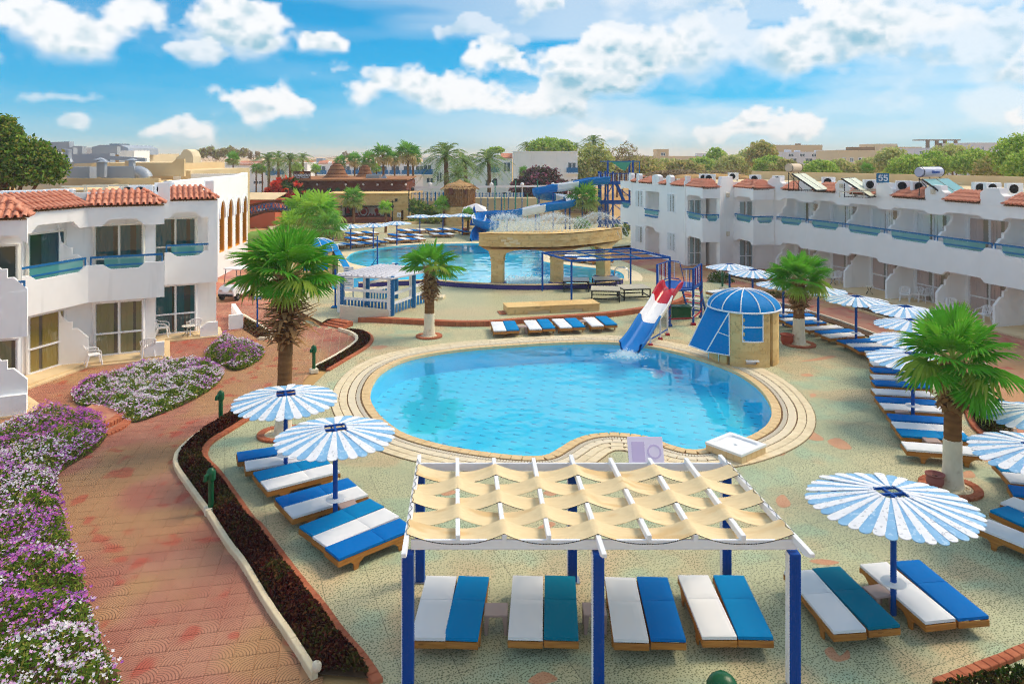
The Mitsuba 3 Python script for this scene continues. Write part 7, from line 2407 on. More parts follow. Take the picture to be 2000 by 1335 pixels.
back = [(455, 311, 15, 150, 'fan2', 'single palm behind the arched hall roof'), (500, 329, 11, 140, 'fan2', 'small palm by the far blue pool, first of two'), (512, 331, 11, 141, 'lime', 'small palm by the far blue pool, second of two'), (524, 312, 26, 135, 'date', 'date palm of the clump behind the kiosk, first'), (543, 309, 25, 140, 'date2', 'date palm of the clump behind the kiosk, second'),
        (566, 314, 27, 132, 'date', 'date palm of the clump behind the kiosk, third'), (591, 309, 21, 145, 'date2', 'date palm of the clump behind the kiosk, fourth'), (617, 330, 11, 150, 'lime', 'small palm behind the lettered roof sign'), (665, 316, 13, 150, 'fan2', 'palm between the two hat shaped roofs'), (692, 313, 16, 150, 'fan', 'palm behind the smaller hat roof, first of six'),
        (720, 314, 19, 145, 'fan2', 'palm behind the smaller hat roof, second of six'), (748, 303, 23, 140, 'fan', 'palm behind the smaller hat roof, third of six'), (770, 309, 17, 148, 'fan', 'palm behind the smaller hat roof, fourth of six'), (796, 299, 24, 138, 'fan', 'tallest palm at the end of the brown bar, shaggy skirt'), (806, 306, 20, 141, 'fan', 'second shaggy palm at the end of the brown bar'),
        (870, 304, 46, 118, 'date', 'large date palm before the white hotel block, tallest'), (908, 318, 36, 124, 'date2', 'date palm before the white hotel block, middle'), (954, 313, 38, 126, 'date', 'date palm before the white hotel block, past the straw hut'), (893, 344, 34, 114, 'date2', 'low date palm leaning over the straw hut'), (1022, 335, 11, 120, 'fan2', 'small palm against the purple bougainvillea'),
        (1160, 277, 24, 160, 'date', 'tall date palm above the scrub, first of two'), (1150, 290, 20, 165, 'date2', 'tall date palm above the scrub, second of two'), (1029, 286, 17, 190, 'date', 'palm top beside the round tree behind the hotel block'), (1125, 287, 17, 190, 'date2', 'palm top past the round tree behind the hotel block'), (306, 309, 14, 150, 'date2', 'palm behind the roof ducts'),
        (1693, 331, 14, 110, 'fan2', 'small palm behind the east wing roof'), (735, 330, 11, 150, 'lime', 'short palm behind the smaller hat roof')]
for a, b_, r, y, kd, w in back:
    far_palm(a, b_, r, y, kd, w)


# ------------------------------------------------------------------ broadleaf trees and scrub
def tree(label, y, lumps, n, size, cols, base=None, seed=1, name='tree', catg='tree', depth=.8, flowers=None, trunkr=.22, holes=.5):
    """lumps: (column, row, half width, half height) in plan units at distance y"""
    rng = np.random.default_rng(seed)
    k = thing(name, label, catg)
    pts = []
    w = np.array([a[2] * a[3] for a in lumps], float)
    s = y / FOC
    for (a, b_, rx, ry), m in zip(lumps, np.maximum(1, n * w / w.sum()).astype(int)):
        c = A(a, b_, y)
        d = rng.normal(size=(m, 3))
        d /= np.linalg.norm(d, axis=1, keepdims=True)
        lump = .55 + .85 * meshkit.fbm(d * 2.4 + seed + a * .01, 3, seed)
        r = lump * rng.uniform(.15, 1, m) ** .38
        q = c + d * r[:, None] * np.array([rx * s, (rx + ry) / 2 * s * depth, ry * s])
        g = meshkit.fbm(q / (.16 * (rx + ry) * s) + seed, 3, seed + 4)
        pts.append(q[g > holes - .06])
    pts = np.vstack(pts)
    v, f, c = leaves(pts, size, rng, cols, .5, .62)
    part(k, 'crown', (v, f), 'leafy', color=c, kind='stuff')
    if flowers:
        fc, nf, sf = flowers
        sel = pts[rng.permutation(len(pts))[:nf]]
        g = meshkit.fbm(sel / (18 * s) + 5, 2, seed + 7)
        v, f, c = leaves(sel[g > .45] + [0, -.25, .12], sf, rng, fc, .6, .9)
        part(k, 'blossom', (v, f), 'petal', color=c, kind='stuff')
    bx, by, bw, bh = lumps[int(np.argmax(w))]
    c = A(base if base is not None else bx, by, y)
    limbs = [tube([(c[0], y, -.05), (c[0] + .1, y, c[2] * .5), (c[0], y, c[2])], [trunkr, trunkr * .75, trunkr * .4], 7)]
    for a, b_, rx, ry in lumps:
        e = A(a, b_, y)
        limbs.append(tube([(c[0], y, max(.3, c[2] * .45)), ((c[0] + e[0]) / 2, y + .2, (c[2] * .5 + e[2]) / 2), tuple(e)], [trunkr * .5, trunkr * .35, .04], 5))
    part(k, 'trunk', cat(limbs), 'palm_bark')
    return k


deep = [lin(104, 140, 58), lin(126, 160, 66), lin(150, 172, 74), lin(164, 158, 80), lin(84, 116, 48)]
mid_g = [lin(172, 202, 92), lin(188, 214, 104), lin(150, 186, 80), lin(204, 216, 116)]
dusty = [lin(196, 206, 126), lin(208, 210, 138), lin(182, 196, 114), lin(216, 208, 146)]
olive = [lin(184, 188, 106), lin(200, 192, 120), lin(168, 176, 96), lin(214, 196, 134)]
bare = [lin(170, 150, 116), lin(150, 130, 98), lin(184, 164, 130)]
tree('large dark leafy tree rising behind the sawtooth wing roof', 46, [(-20, 262, 60, 44), (12, 258, 34, 34), (20, 300, 70, 42), (62, 306, 50, 34), (98, 322, 38, 30), (30, 335, 95, 34), (-30, 320, 80, 60)], 26000, .13, deep, 0, 2, trunkr=.35, holes=.47)
tree('flame tree in red bloom beside the brown plank bar', 101, [(560, 366, 30, 20), (536, 378, 20, 14), (580, 380, 18, 14), (556, 388, 24, 12)], 4200, .22, [lin(82, 112, 48), lin(60, 92, 40), lin(104, 128, 60)], 548, 4, flowers=([lin(226, 74, 52), lin(238, 112, 76), lin(210, 52, 50)], 2600, .26))
tree('round purple bougainvillea before the white hotel block', 116, [(1055, 352, 42, 28), (1020, 368, 28, 20), (1090, 368, 30, 20), (1050, 374, 50, 14)], 7000, .26, [lin(92, 96, 62), lin(116, 76, 78), lin(78, 72, 52), lin(130, 86, 92)], 1055, 6, name='bougainvillea', catg='bush', flowers=([lin(150, 84, 110), lin(170, 110, 130)], 1800, .24), holes=.42)
tree('round green tree behind the white hotel block', 185, [(1075, 285, 46, 17), (1055, 290, 26, 12), (1100, 290, 26, 12)], 4500, .42, mid_g, 1075, 8)
tree('small green tree top behind the white hotel block roof', 180, [(970, 293, 16, 6), (958, 295, 8, 4)], 900, .4, mid_g, 970, 9)
tree('tall dusty green tree beside the white hotel block', 150, [(1150, 322, 26, 40), (1172, 312, 26, 30), (1140, 345, 22, 24), (1185, 340, 22, 24)], 8000, .34, dusty[:3] + olive[:2], 1155, 10)
tree('bare dry tree with brown twigs above the slide tower', 160, [(1205, 305, 30, 20), (1225, 298, 22, 22), (1190, 318, 26, 18), (1240, 314, 24, 16)], 3400, .2, bare + olive[:1], 1205, 11, holes=.52)
scrub = [(1250, 330, 48, 26, 170, olive), (1290, 326, 44, 18, 190, dusty), (1335, 327, 40, 16, 180, olive), (1370, 324, 38, 18, 200, mid_g), (1400, 308, 22, 20, 210, mid_g), (1430, 322, 36, 20, 190, dusty), (1462, 316, 30, 26, 200, dusty), (1488, 300, 30, 26, 180, olive), (1505, 322, 34, 20, 150, mid_g), (1535, 328, 30, 18, 140, olive),
         (1600, 332, 38, 22, 120, mid_g), (1640, 326, 24, 16, 150, dusty), (1665, 338, 26, 14, 130, olive), (1742, 312, 34, 26, 140, dusty), (1775, 326, 46, 26, 115, mid_g), (1820, 318, 44, 24, 118, mid_g), (1860, 306, 46, 26, 130, dusty), (1900, 316, 44, 26, 112, mid_g), (1945, 326, 40, 26, 100, olive), (1985, 300, 46, 38, 85, mid_g), (2010, 325, 50, 34, 80, mid_g), (1700, 322, 26, 14, 160, dusty), (1215, 338, 30, 14, 150, bare + olive), (1320, 340, 60, 9, 140, bare), (1400, 342, 60, 9, 138, bare + olive[:1])]
sw_ = ['scrubby tree beyond the east wing roof', 'dusty tree beyond the east wing roof']
for i, (a, b_, rx, ry, y, cl) in enumerate(scrub):
    nm = {id(olive): 'olive', id(dusty): 'dusty pale', id(mid_g): 'fresh green'}.get(id(cl), 'dry brown')
    low = ry < 12
    tree(f'{nm} {"thicket" if low else "tree"} beyond the east wing roof, {ORD[i]} from the slide tower', y, [(a, b_, rx, ry), (a - rx * .45, b_ + ry * .35, rx * .6, ry * .65), (a + rx * .5, b_ + ry * .3, rx * .6, ry * .7), (a + rx * .1, b_ - ry * .35, rx * .45, ry * .6)], 4200 if y > 110 else 7000, .0021 * y, cl, a, 60 + i, holes=.44)
tree('pale feathery treeline behind the far white houses', 240, [(385 + 13 * i, 301 - 3 * (i % 3), 9, 10) for i in range(8)], 3500, .4, bare + dusty[:2], 420, 31, name='treeline', catg='trees')
tree('bare pale twiggy trees behind the date palm clump', 230, [(488, 302, 6, 9), (503, 303, 5, 8), (674, 303, 6, 8), (682, 305, 5, 6)], 900, .3, bare, 495, 32, name='treeline', catg='trees', holes=.5)
tree('dark bushes against the tan stage wall', 96, [(818, 408, 20, 16), (838, 412, 18, 13), (806, 400, 8, 14), (850, 416, 14, 8)], 3800, .2, deep, 820, 33, name='bush', catg='bush')
tree('low clipped bush line at the sand edge behind far parasols', 95, [(812, 432, 20, 6), (850, 430, 18, 6), (872, 428, 10, 6)], 1600, .16, deep + olive, 820, 34, name='bush', catg='bush')
tree('shrubs at the corner of the long wing beside the slide tower', 78, [(1205, 446, 8, 8), (1222, 448, 7, 12), (1190, 452, 8, 5)], 1400, .14, deep, 1210, 35, name='bush', catg='bush')
tree('small bright tree beside the lettered roof sign', 140, [(580, 327, 10, 10), (572, 331, 7, 6)], 700, .3, mid_g, 580, 36)


# ------------------------------------------------------------------ buildings beyond
def block(label, x0, x1, yt, y, wins=(), m='plaster', depth=14, name='house', yb=None, tiles=(), cap=.0, roof_bits=()):
    """rectangular house block across columns x0..x1; wins: (column, row, half width, half height, kind)"""
    k = thing(name, label, 'building')
    s = y / FOC
    X = lambda a: (a - MIDX) * s
    Z = lambda b_: EYE - (b_ - HOR) * s
    zt, zb = Z(yt), -.1
    part(k, 'wall', box(X(x0), X(x1), y, y + depth, zb, zt), m)
    part(k, 'roof', box(X(x0) - .1, X(x1) + .1, y - .1, y + depth + .1, zt, zt + .25 + cap), m)
    for a, b_, hw, hh, kd in wins:
        w = numbered(f'{k}__window')
        xa, xb, za, zc = X(a - hw), X(a + hw), Z(b_ + hh), Z(b_ - hh)
        part(w, 'frame', cat([box(xa - .1, xb + .1, y - .06, y - .002, z - .08, z + .08) for z in (za, zc)] + [box(x - .08, x + .08, y - .064, y - .003, za, zc) for x in (xa, xb, (xa + xb) / 2)]), 'white_paint' if kd != 'b' else 'rail_blue')
        part(w, 'pane', box(xa, xb, y - .03, y - .001, za, zc), 'unlit_room_paint')  # opaque sheet on a solid wall, its dark colour replaces room shade
        if kd == 'r':
            part(w, 'balcony_rail', box(xa - .3, xb + .3, y - .7, y - .62, za - .2, za + .8), 'rail_blue')
            part(w, 'balcony', box(xa - .4, xb + .4, y - .75, y - .01, za - .5, za - .25), m)
    for a, b2, t, b_ in tiles:
        v = np.array([[X(a), y - .3, Z(b_)], [X(b2), y - .3, Z(b_)], [X(b2), y + 1.2, Z(t)], [X(a), y + 1.2, Z(t)]])
        part(k, 'tile_slope', (np.vstack([v, v - [0, 0, .2]]), np.vstack([_BF[:, ::-1]])), 'roof_clay')
    for a, b2, t, mm in roof_bits:
        part(k, 'roof_box', box(X(a), X(b2), y + 1, y + 4, zt, Z(t)), mm)
    return k


mat('unlit_room_paint', lin(70, 92, 108), 0.12, 0.6)  # dark of unlit rooms painted into the far window panes
mat('beige_wall', lin(222, 204, 172), 0.85, 0.2)
mat('sand_wall', lin(214, 190, 152), 0.85, 0.2)
mat('pale_wall', lin(222, 220, 226), 0.85, 0.2)
block('far white hotel row with dark openings behind the arched hall', 330, 600, 320, 182, [(395, 333, 8, 6, 'w'), (421, 331, 12, 7, 'd'), (452, 333, 10, 5, 'w'), (530, 334, 7, 6, 'r'), (505, 356, 10, 3, 'w'), (548, 334, 6, 5, 'r'), (575, 332, 7, 5, 'r'), (470, 340, 4, 3, 'w')], tiles=[(405, 432, 316, 320), (468, 515, 314, 320)], depth=20, roof_bits=[(355, 380, 314, 'plaster'), (395, 406, 316, 'plaster'), (486, 510, 311, 'beige_wall')])
block('long far white hotel row behind the hat roofs', 592, 842, 319, 190, [(604 + 24 * i, 331, 8, 7, 'r') for i in range(10)] + [(610 + 30 * i, 350, 6, 5, 'w') for i in range(7)], tiles=[(595, 612, 313, 318), (622, 640, 313, 318), (648, 664, 313, 318), (676, 700, 313, 318)], depth=16, roof_bits=[(616, 628, 309, 'grey_metal'), (700, 716, 313, 'plaster'), (740, 752, 314, 'plaster')])
block('white hotel block with a clay tile corner beyond the date palms', 826, 1000, 310, 150, [(835, 330, 8, 8, 'r'), (858, 345, 5, 9, 'd'), (990, 326, 7, 9, 'd'), (965, 327, 8, 7, 'r'), (840, 352, 7, 5, 'w'), (872, 352, 6, 9, 'd'), (960, 358, 12, 7, 'w')], depth=12, tiles=[(978, 1001, 299, 307)], roof_bits=[(955, 975, 297, 'plaster'), (845, 870, 305, 'plaster')])
block('tall blank white hotel block with one paired window', 1002, 1128, 297.5, 146, [(1117, 326, 8, 9, 'r'), (1121, 354, 6, 5, 'd')], depth=14)
BARX = thing('bar_building', 'dark brown plank bar with two hat shaped shingle roofs above the stage', 'building')
by = 104.0
bx_ = lambda a: (a - MIDX) * by / FOC
bz_ = lambda b_, y=by: EYE - (b_ - HOR) * y / FOC
mat('shingle', lin(150, 104, 72), 0.85, 0.2)
part(BARX, 'wall', box(bx_(560), bx_(794), by, by + 9, -.1, bz_(354)), 'brown_plank')
for j in range(13):
    z0 = bz_(384) + (bz_(354) - bz_(384)) * j / 13
    part(BARX, 'plank', box(bx_(560), bx_(794), by - .05 - .012 * (j % 2), by - .004, z0 + .01, z0 + (bz_(354) - bz_(384)) / 13 - .01), 'brown_plank')
part(BARX, 'eave', hull([(bx_(545), by - 1.0, bz_(353)), (bx_(797), by - 1.0, bz_(352)), (bx_(797), by + 9, bz_(349)), (bx_(545), by + 9, bz_(349)), (bx_(545), by - 1.0, bz_(350)), (bx_(797), by - 1.0, bz_(349)), (bx_(797), by + 9, bz_(347)), (bx_(545), by + 9, bz_(347))]), 'shingle')


def hat(cx, yt, ybot, w, depth_y):
    c = A(cx, ybot, depth_y)
    h = (ybot - yt) * depth_y / FOC
    r = w * depth_y / FOC
    prof_ = [(r * 1.0, 0), (r * .72, h * .06), (r * .52, h * .18), (r * .40, h * .38), (r * .33, h * .62), (r * .25, h * .84), (r * .14, h * .97), (0, h)]
    k2 = part(BARX, 'hat_roof', move(lathe(prof_, 22), M4(c[0], c[1] + 3, c[2], 0, (1, .8, 1))), 'shingle', 50)
    for i in range(1, len(prof_) - 1):
        part(k2, 'shingle_row', move(lathe([(prof_[i][0] + .06, prof_[i][1] - .05), (prof_[i][0] + .07, prof_[i][1] + .03), (prof_[i][0] - .02, prof_[i][1] + .06)], 22), M4(c[0], c[1] + 3, c[2], 0, (1, .8, 1))), 'brown_plank')


hat(648, 319, 352, 48, by)
hat(705, 322, 350, 34, by + 4)
for a in (620, 676, 710, 738, 766, 793):
    part(BARX, 'wall_lamp', move(trimesh_ico := (lambda m: (np.array(m.vertices), np.array(m.faces)))(trimesh.creation.icosphere(1, .16)), M4(bx_(a), by - .25, bz_(360))), 'white_paint', True)
for a in (604, 644, 660):
    part(BARX, 'round_emblem', move(lathe([(0, 0), (.36, 0), (.36, .05), (0, .05)], 14), M4(bx_(a), by - .12, bz_(371)) @ M4(rx=math.pi / 2)), 'green_paint')
part(BARX, 'roof_tank', box(bx_(712), bx_(738), by + 1, by + 3, bz_(349), bz_(341)), 'grey_metal')
part(BARX, 'roof_tank', hull([(bx_(740), by + 1, bz_(349)), (bx_(752), by + 1, bz_(349)), (bx_(752), by + 2, bz_(349)), (bx_(740), by + 2, bz_(349)), (bx_(748), by + 1.5, bz_(340))]), 'grey_metal')
SG = thing('roof_sign', 'brown roof sign reading SOMBRERO in white letters with a hat emblem', 'sign')
mat('sign_brown', lin(92, 46, 34), 0.6)
s0 = np.array([bx_(576), by - .8, bz_(349)])
part(SG, 'board', box(bx_(576), bx_(609.5), by - .8, by - .7, bz_(349), bz_(334)), 'sign_brown')
tw_ = meshkit_text('SOMBRERO', .34, .03)
wdt = tw_[0][:, 0].max()
part(SG, 'lettering', move((tw_[0] * [(bx_(609) - bx_(576.6)) / wdt * .95, 1.0, 1], tw_[1]), M4(s0[0] + .1, s0[1] - .01, s0[2] + .34) @ M4(rx=math.pi / 2)), 'white_paint')
part(SG, 'hat_emblem', move(hull([(-.3, 0, .0), (.3, 0, .0), (.34, 0, .09), (-.34, 0, .09), (.12, 0, .25), (-.12, 0, .25), (0, .03, .1)]), M4(s0[0] + 1.2, s0[1] - .02, s0[2] + .74)), 'ochre_paint')
part(SG, 'hat_band', move(hull([(-.13, 0, .1), (.13, 0, .1), (.1, 0, .2), (-.1, 0, .2), (0, -.02, .15)]), M4(s0[0] + 1.2, s0[1] - .03, s0[2] + .74)), 'red_paint')
part(SG, 'text_bar', cat([box(s0[0] + .35, s0[0] + .95, s0[1] - .03, s0[1] - .005, s0[2] + .13, s0[2] + .2), box(s0[0] + 1.2, s0[0] + 2.1, s0[1] - .03, s0[1] - .005, s0[2] + .13, s0[2] + .2)]), 'white_paint')
# open air stage under the bar
ST = thing('stage_building', 'tan sandstone stage building with a red mural on its grey back wall', 'building')
sy = 98.0
sx_ = lambda a: (a - MIDX) * sy / FOC
sz_ = lambda b_: EYE - (b_ - HOR) * sy / FOC
part(ST, 'front_wall', slab(Polygon([(sx_(640), 0), (sx_(798), 0), (sx_(798), sz_(379)), (sx_(640), sz_(379))], [[(sx_(667), .35), (sx_(762), .35), (sx_(762), sz_(401)), (sx_(667), sz_(401))], [(sx_(783), .25), (sx_(788), .25), (sx_(788), sz_(410)), (sx_(783), sz_(410))]]), (0, sy, 0), (1, 0, 0), -.4, 0), 'cream_wall' if False else 'sandstone')
part(ST, 'roof', box(sx_(636), sx_(800), sy - .2, sy + 6, sz_(379), sz_(377)), 'sandstone')
part(ST, 'end_wall', box(sx_(798) - .4, sx_(798) - .01, sy + .41, sy + 6, 0, sz_(379) - .01), 'sandstone')
mat('mural_grey', lin(214, 214, 224), 0.7)
mat('mural_red', lin(176, 34, 48), 0.7)
part(ST, 'back_wall', box(sx_(667) - .5, sx_(762) + .5, sy + 2.4, sy + 2.6, 0, sz_(401)), 'mural_grey')
part(ST, 'side_flat', box(sx_(667), sx_(684), sy + 1.9, sy + 2.0, .5, sz_(403)), 'dark_metal')
part(ST, 'side_flat', box(sx_(745), sx_(762), sy + 1.9, sy + 2.0, .5, sz_(403)), 'dark_metal')
part(ST, 'stage_floor', box(sx_(660), sx_(766), sy - 2.2, sy + 2.39, 0, .85), 'brown_plank')
part(ST, 'truss', cat([bar((sx_(655), sy - .3, sz_(403)), (sx_(770), sy - .3, sz_(402)), .2), bar((sx_(667), sy - .32, sz_(403)), (sx_(667), sy - .32, .9), .1), bar((sx_(762), sy - .32, sz_(403)), (sx_(762), sy - .32, .9), .1)]), 'dark_metal')
fx = lambda a: (a - MIDX) * (sy + 2.35) / FOC
fz = lambda b_: EYE - (b_ - HOR) * (sy + 2.35) / FOC
for nm, pg in (('mural_figure', [(693, 432), (692, 420), (695, 414), (700, 417), (699, 424), (697, 426), (700, 433)]), ('mural_figure', [(722, 432), (723, 424), (720, 418), (724, 416), (727, 420), (730, 416), (732, 424), (730, 432), (727, 427)]), ('mural_figure', [(731, 430), (735, 420), (731, 410), (737, 405), (740, 414), (743, 419), (739, 432), (735, 427)])):
    part(ST, nm, slab([(fx(a), fz(b_)) for a, b_ in pg], (0, sy + 2.39, 0), (1, 0, 0), .001, .03), 'mural_red')
part(ST, 'mural_ring', move(lathe([(.55, 0), (.72, 0), (.72, .03), (.55, .03), (.55, 0)], 20), M4(fx(710), sy + 2.39, fz(413)) @ M4(rx=math.pi / 2)), 'mural_red')
part(ST, 'mural_disc', move(lathe([(0, 0.0), (.38, 0), (.38, .03), (0, .03)], 16), M4(fx(710), sy + 2.39, fz(413)) @ M4(rx=math.pi / 2)), 'mural_red')
for a, b_ in ((673, 424), (757, 424)):
    part(ST, 'mural_figure', slab([(sx_(a - 4), 1.2), (sx_(a + 4), 1.2), (sx_(a + 2), 2.0), (sx_(a), 2.9), (sx_(a - 2), 2.0)], (0, sy + 1.89, 0), (1, 0, 0), .001, .03), 'mural_red')
for px, hh in ((652, 3.0), (773, 3.2), (804, 4.6)):
    kk = thing('stage_lamp_post', {652: 'dark stage lamp post at the palm side of the stage', 773: 'dark stage lamp post beside the mural', 804: 'tall dark lamp post at the corner of the stage wall'}[px], 'lamp')
    x = sx_(px)
    part(kk, 'post', bar((x, sy - 2.6, TZ), (x, sy - 2.6, hh), .13), 'dark_metal')
    part(kk, 'cross_arm', bar((x - .6, sy - 2.6, hh - .15), (x + .6, sy - 2.6, hh - .15), .07), 'dark_metal')
    part(kk, 'floodlight', cbox(x + .3, x + .65, sy - 2.8, sy - 2.5, hh - .1, hh + .25, .03), 'dark_metal')
k = thing('wheelchair_sign', 'small white wheelchair symbol board beside the stage', 'sign')
x, y = sx_(784), sy - 2.0
part(k, 'board', box(x - .25, x + .25, y - .03, y, 1.0, 1.6), 'white_paint')
part(k, 'symbol', move(cat([lathe([(.09, 0), (.12, 0), (.12, .02), (.09, .02), (.09, 0)], 12), box(-.04, .0, .05, .2, 0, .02), box(-.04, .1, .03, .06, 0, .02)]), M4(x, y - .032, 1.22) @ M4(rx=math.pi / 2)), 'dark_metal')
part(k, 'post', bar((x, y, TZ), (x, y, 1.0), .05), 'rail_blue')
# straw hut on its rock base, fences
HT = thing('straw_hut', 'round straw hut with a ragged thatch roof on a stone base', 'hut')
hy = 93.0
hx, s_ = (898 - MIDX) * hy / FOC, hy / FOC
hzq = lambda b_: EYE - (b_ - HOR) * hy / FOC
part(HT, 'stone_base', move(lathe([(2.0, TZ), (1.95, hzq(402)), (0, hzq(402))], 9), M4(hx, hy, 0)), 'sandstone')
part(HT, 'wall', move(lathe([(1.85, hzq(401)), (1.9, hzq(364))], 24), M4(hx, hy, 0)), 'straw')
reeds = []
for i in range(90):
    a = 2 * math.pi * i / 90 + R.uniform(-.02, .02)
    reeds.append(bar((hx + 1.9 * math.cos(a), hy + 1.9 * math.sin(a), hzq(401)), (hx + 1.95 * math.cos(a + R.uniform(-.03, .03)), hy + 1.95 * math.sin(a), hzq(363) + R.uniform(-.1, .1)), R.uniform(.05, .1)))
part(HT, 'reed', cat(reeds), 'straw', kind='stuff')
part(HT, 'roof', move(lathe([(2.2, hzq(367)), (1.5, hzq(359)), (.7, hzq(356)), (0, hzq(350))], 18), M4(hx, hy, 0)), 'straw_pale' if mat('straw_pale', lin(188, 150, 104), .9, .1) else '')
th = []
for i in range(260):
    a, r = R.uniform(0, 6.28), R.uniform(.5, 2.2)
    z = np.interp(r, [0, .7, 1.5, 2.2], [hzq(350), hzq(356), hzq(359), hzq(367)]) + .03
    th.append(bar((hx + r * math.cos(a), hy + r * math.sin(a), z), (hx + (r + .35) * math.cos(a + .1), hy + (r + .35) * math.sin(a + .1), z - .28), .05))
part(HT, 'thatch', cat(th), 'straw_pale', kind='stuff')
for a, w, b0_, b1_ in ((883, 7, 378, 366), (911, 3, 378, 367)):
    x = (a - MIDX) * s_
    part(HT, 'window', cbox(x - w * s_ / 1.6, x + w * s_ / 1.6, hy - 1.98, hy - 1.6, hzq(b0_), hzq(b1_), .02), 'brown_plank')


def picket_fence(label, a0, a1, y, yb, yt, n, mats):
    k2 = thing('picket_fence', label, 'fence')
    s = y / FOC
    x0, x1 = (a0 - MIDX) * s, (a1 - MIDX) * s
    z0, z1 = EYE - (yb - HOR) * s, EYE - (yt - HOR) * s
    for z in (z0 + (z1 - z0) * .25, z0 + (z1 - z0) * .8):
        part(k2, 'rail', bar((x0, y + .06, z), (x1, y + .06, z), .06, .1), 'rail_blue')
    for i in range(n):
        x = x0 + (x1 - x0) * (i + .5) / n
        w = (x1 - x0) / n * .3
        part(k2, 'picket', slab([(-w, z0), (w, z0), (w, z1), (0, z1 + w), (-w, z1)], (x, y, 0), (1, 0, 0), -.02, .02), mats[i % len(mats)])
    for i in range(0, n + 1, 6):
        x = x0 + (x1 - x0) * i / n
        part(k2, 'post', bar((x, y + .12, -.1), (x, y + .12, z1), .12), 'rail_blue')


picket_fence('cream and blue picket fence between stage and straw hut', 804, 872, 100, 393, 375, 26, ['frame_cream', 'sand_wall', 'rail_blue'])
picket_fence('white and blue picket fence past the straw hut', 926, 1024, 100, 385, 376, 44, ['white_paint', 'rail_blue', 'frame_cream'])
RW = thing('retaining_wall', 'tan earth retaining wall behind the curling slide', 'wall')
rw0 = A(930, 404, 99)
part(RW, 'face', box((804 - MIDX) * 99 / FOC, (1160 - MIDX) * 99 / FOC, 101, 102.5, -.1, EYE - (386 - HOR) * 101 / FOC), 'cream_wall')
k = thing('stone_wall', 'rough brown stone wall behind the fan palm by the slide', 'wall')
for j in range(4):
    for i in range(22):
        a0 = 1096 + 4.2 * (i - .5 * (j % 2))
        x0, x1 = (a0 - MIDX) * 95 / FOC, (a0 + 4 - MIDX) * 95 / FOC
        part(k, 'stone', cbox(x0, x1, 95 + R.uniform(0, .08), 95.5, EYE - (417 - HOR) * 95 / FOC + .33 * j, EYE - (417 - HOR) * 95 / FOC + .33 * (j + 1) - .03, .04), 'brown_stone' if 'brown_stone' in scene else mat('brown_stone', lin(150, 122, 98), 0.9))
part(k, 'bank', box((1090 - MIDX) * 95 / FOC, (1192 - MIDX) * 95 / FOC, 95.51, 97, -.1, EYE - (400 - HOR) * 95 / FOC), 'cream_wall')
for i, px in enumerate((967, 985, 1007, 1030, 1050)):
    k = thing('fence_post', f'thin green net post before the retaining wall, {ORD[i]} from the straw hut', 'post', 'green net posts')
    x = (px - MIDX) * 97 / FOC
    part(k, 'post', tube([(x, 97, 0), (x, 97, EYE - ((352 if i in (0, 2, 4) else 378) - HOR) * 97 / FOC)], .07, 6), 'sail_green', True)
    part(k, 'lamp_head', cbox(x - .25, x + .25, 96.8, 97.1, EYE - ((352 if i in (0, 2, 4) else 378) - HOR) * 97 / FOC, EYE - ((350 if i in (0, 2, 4) else 377) - HOR) * 97 / FOC + .1, .03), 'dark_metal')
k = thing('white_fence', 'long thin white rail fence before the white hotel block', 'fence')
part(k, 'rail', bar(((800 - MIDX) * 110 / FOC, 110, EYE - (366 - HOR) * 110 / FOC), ((1180 - MIDX) * 110 / FOC, 110, EYE - (362 - HOR) * 110 / FOC), .12, .3), 'white_paint')
for i in range(13):
    x = (810 + 30 * i - MIDX) * 110 / FOC
    pk = part(k, 'post', bar((x, 110.2, 0), (x, 110.2, EYE - (366 - HOR) * 110 / FOC), .14), 'white_paint')
    if i % 2:
        part(pk, 'globe_lamp', move((np.array(trimesh.creation.icosphere(1, .3).vertices), np.array(trimesh.creation.icosphere(1, .3).faces)), M4(x, 110.2, EYE - (360 - HOR) * 110 / FOC)), 'white_plastic', True)
k = thing('lawn', 'strip of green lawn before the white hotel block', 'lawn')
labels[k] = {'kind': 'structure'}
part(k, 'turf', box((810 - MIDX) * 130 / FOC, (990 - MIDX) * 130 / FOC, 112, 146, -.02, .25), 'green_turf' if mat('green_turf', lin(104, 138, 62), 0.95) else '')
# kiosk and footbridge
KS = thing('kiosk', 'terracotta painted kiosk with a flat tan roof beside the footbridge', 'building')
ky = 92.0
kx = lambda a: (a - MIDX) * ky / FOC
kz = lambda b_: EYE - (b_ - HOR) * ky / FOC
mat('terracotta_wall', lin(190, 98, 68), 0.8)
part(KS, 'wall', box(kx(470), kx(537), ky, ky + 4, 0, kz(389)), 'terracotta_wall')
part(KS, 'roof', hull([(kx(465), ky - .5, kz(390)), (kx(538), ky - .5, kz(390)), (kx(538), ky + 4.5, kz(381)), (kx(465), ky + 4.5, kz(381)), (kx(465), ky - .5, kz(388.5)), (kx(538), ky - .5, kz(388.5)), (kx(538), ky + 4.5, kz(379)), (kx(465), ky + 4.5, kz(379))]), 'sand_wall')
part(KS, 'notice', box(kx(502), kx(521), ky - .05, ky - .005, kz(414), kz(407)), 'white_paint')
FB = thing('footbridge', 'arched footbridge with blue and brown crossed railings by the kiosk', 'bridge')
fy = 80.0
ax_ = lambda a: (a - MIDX) * fy / FOC
ts = np.linspace(0, 1, 15)
arcp = [(ax_(470 + 100 * t), EYE - ((438 - 26 * math.sin(math.pi * (.15 + .55 * t))) - HOR) * fy / FOC) for t in ts]
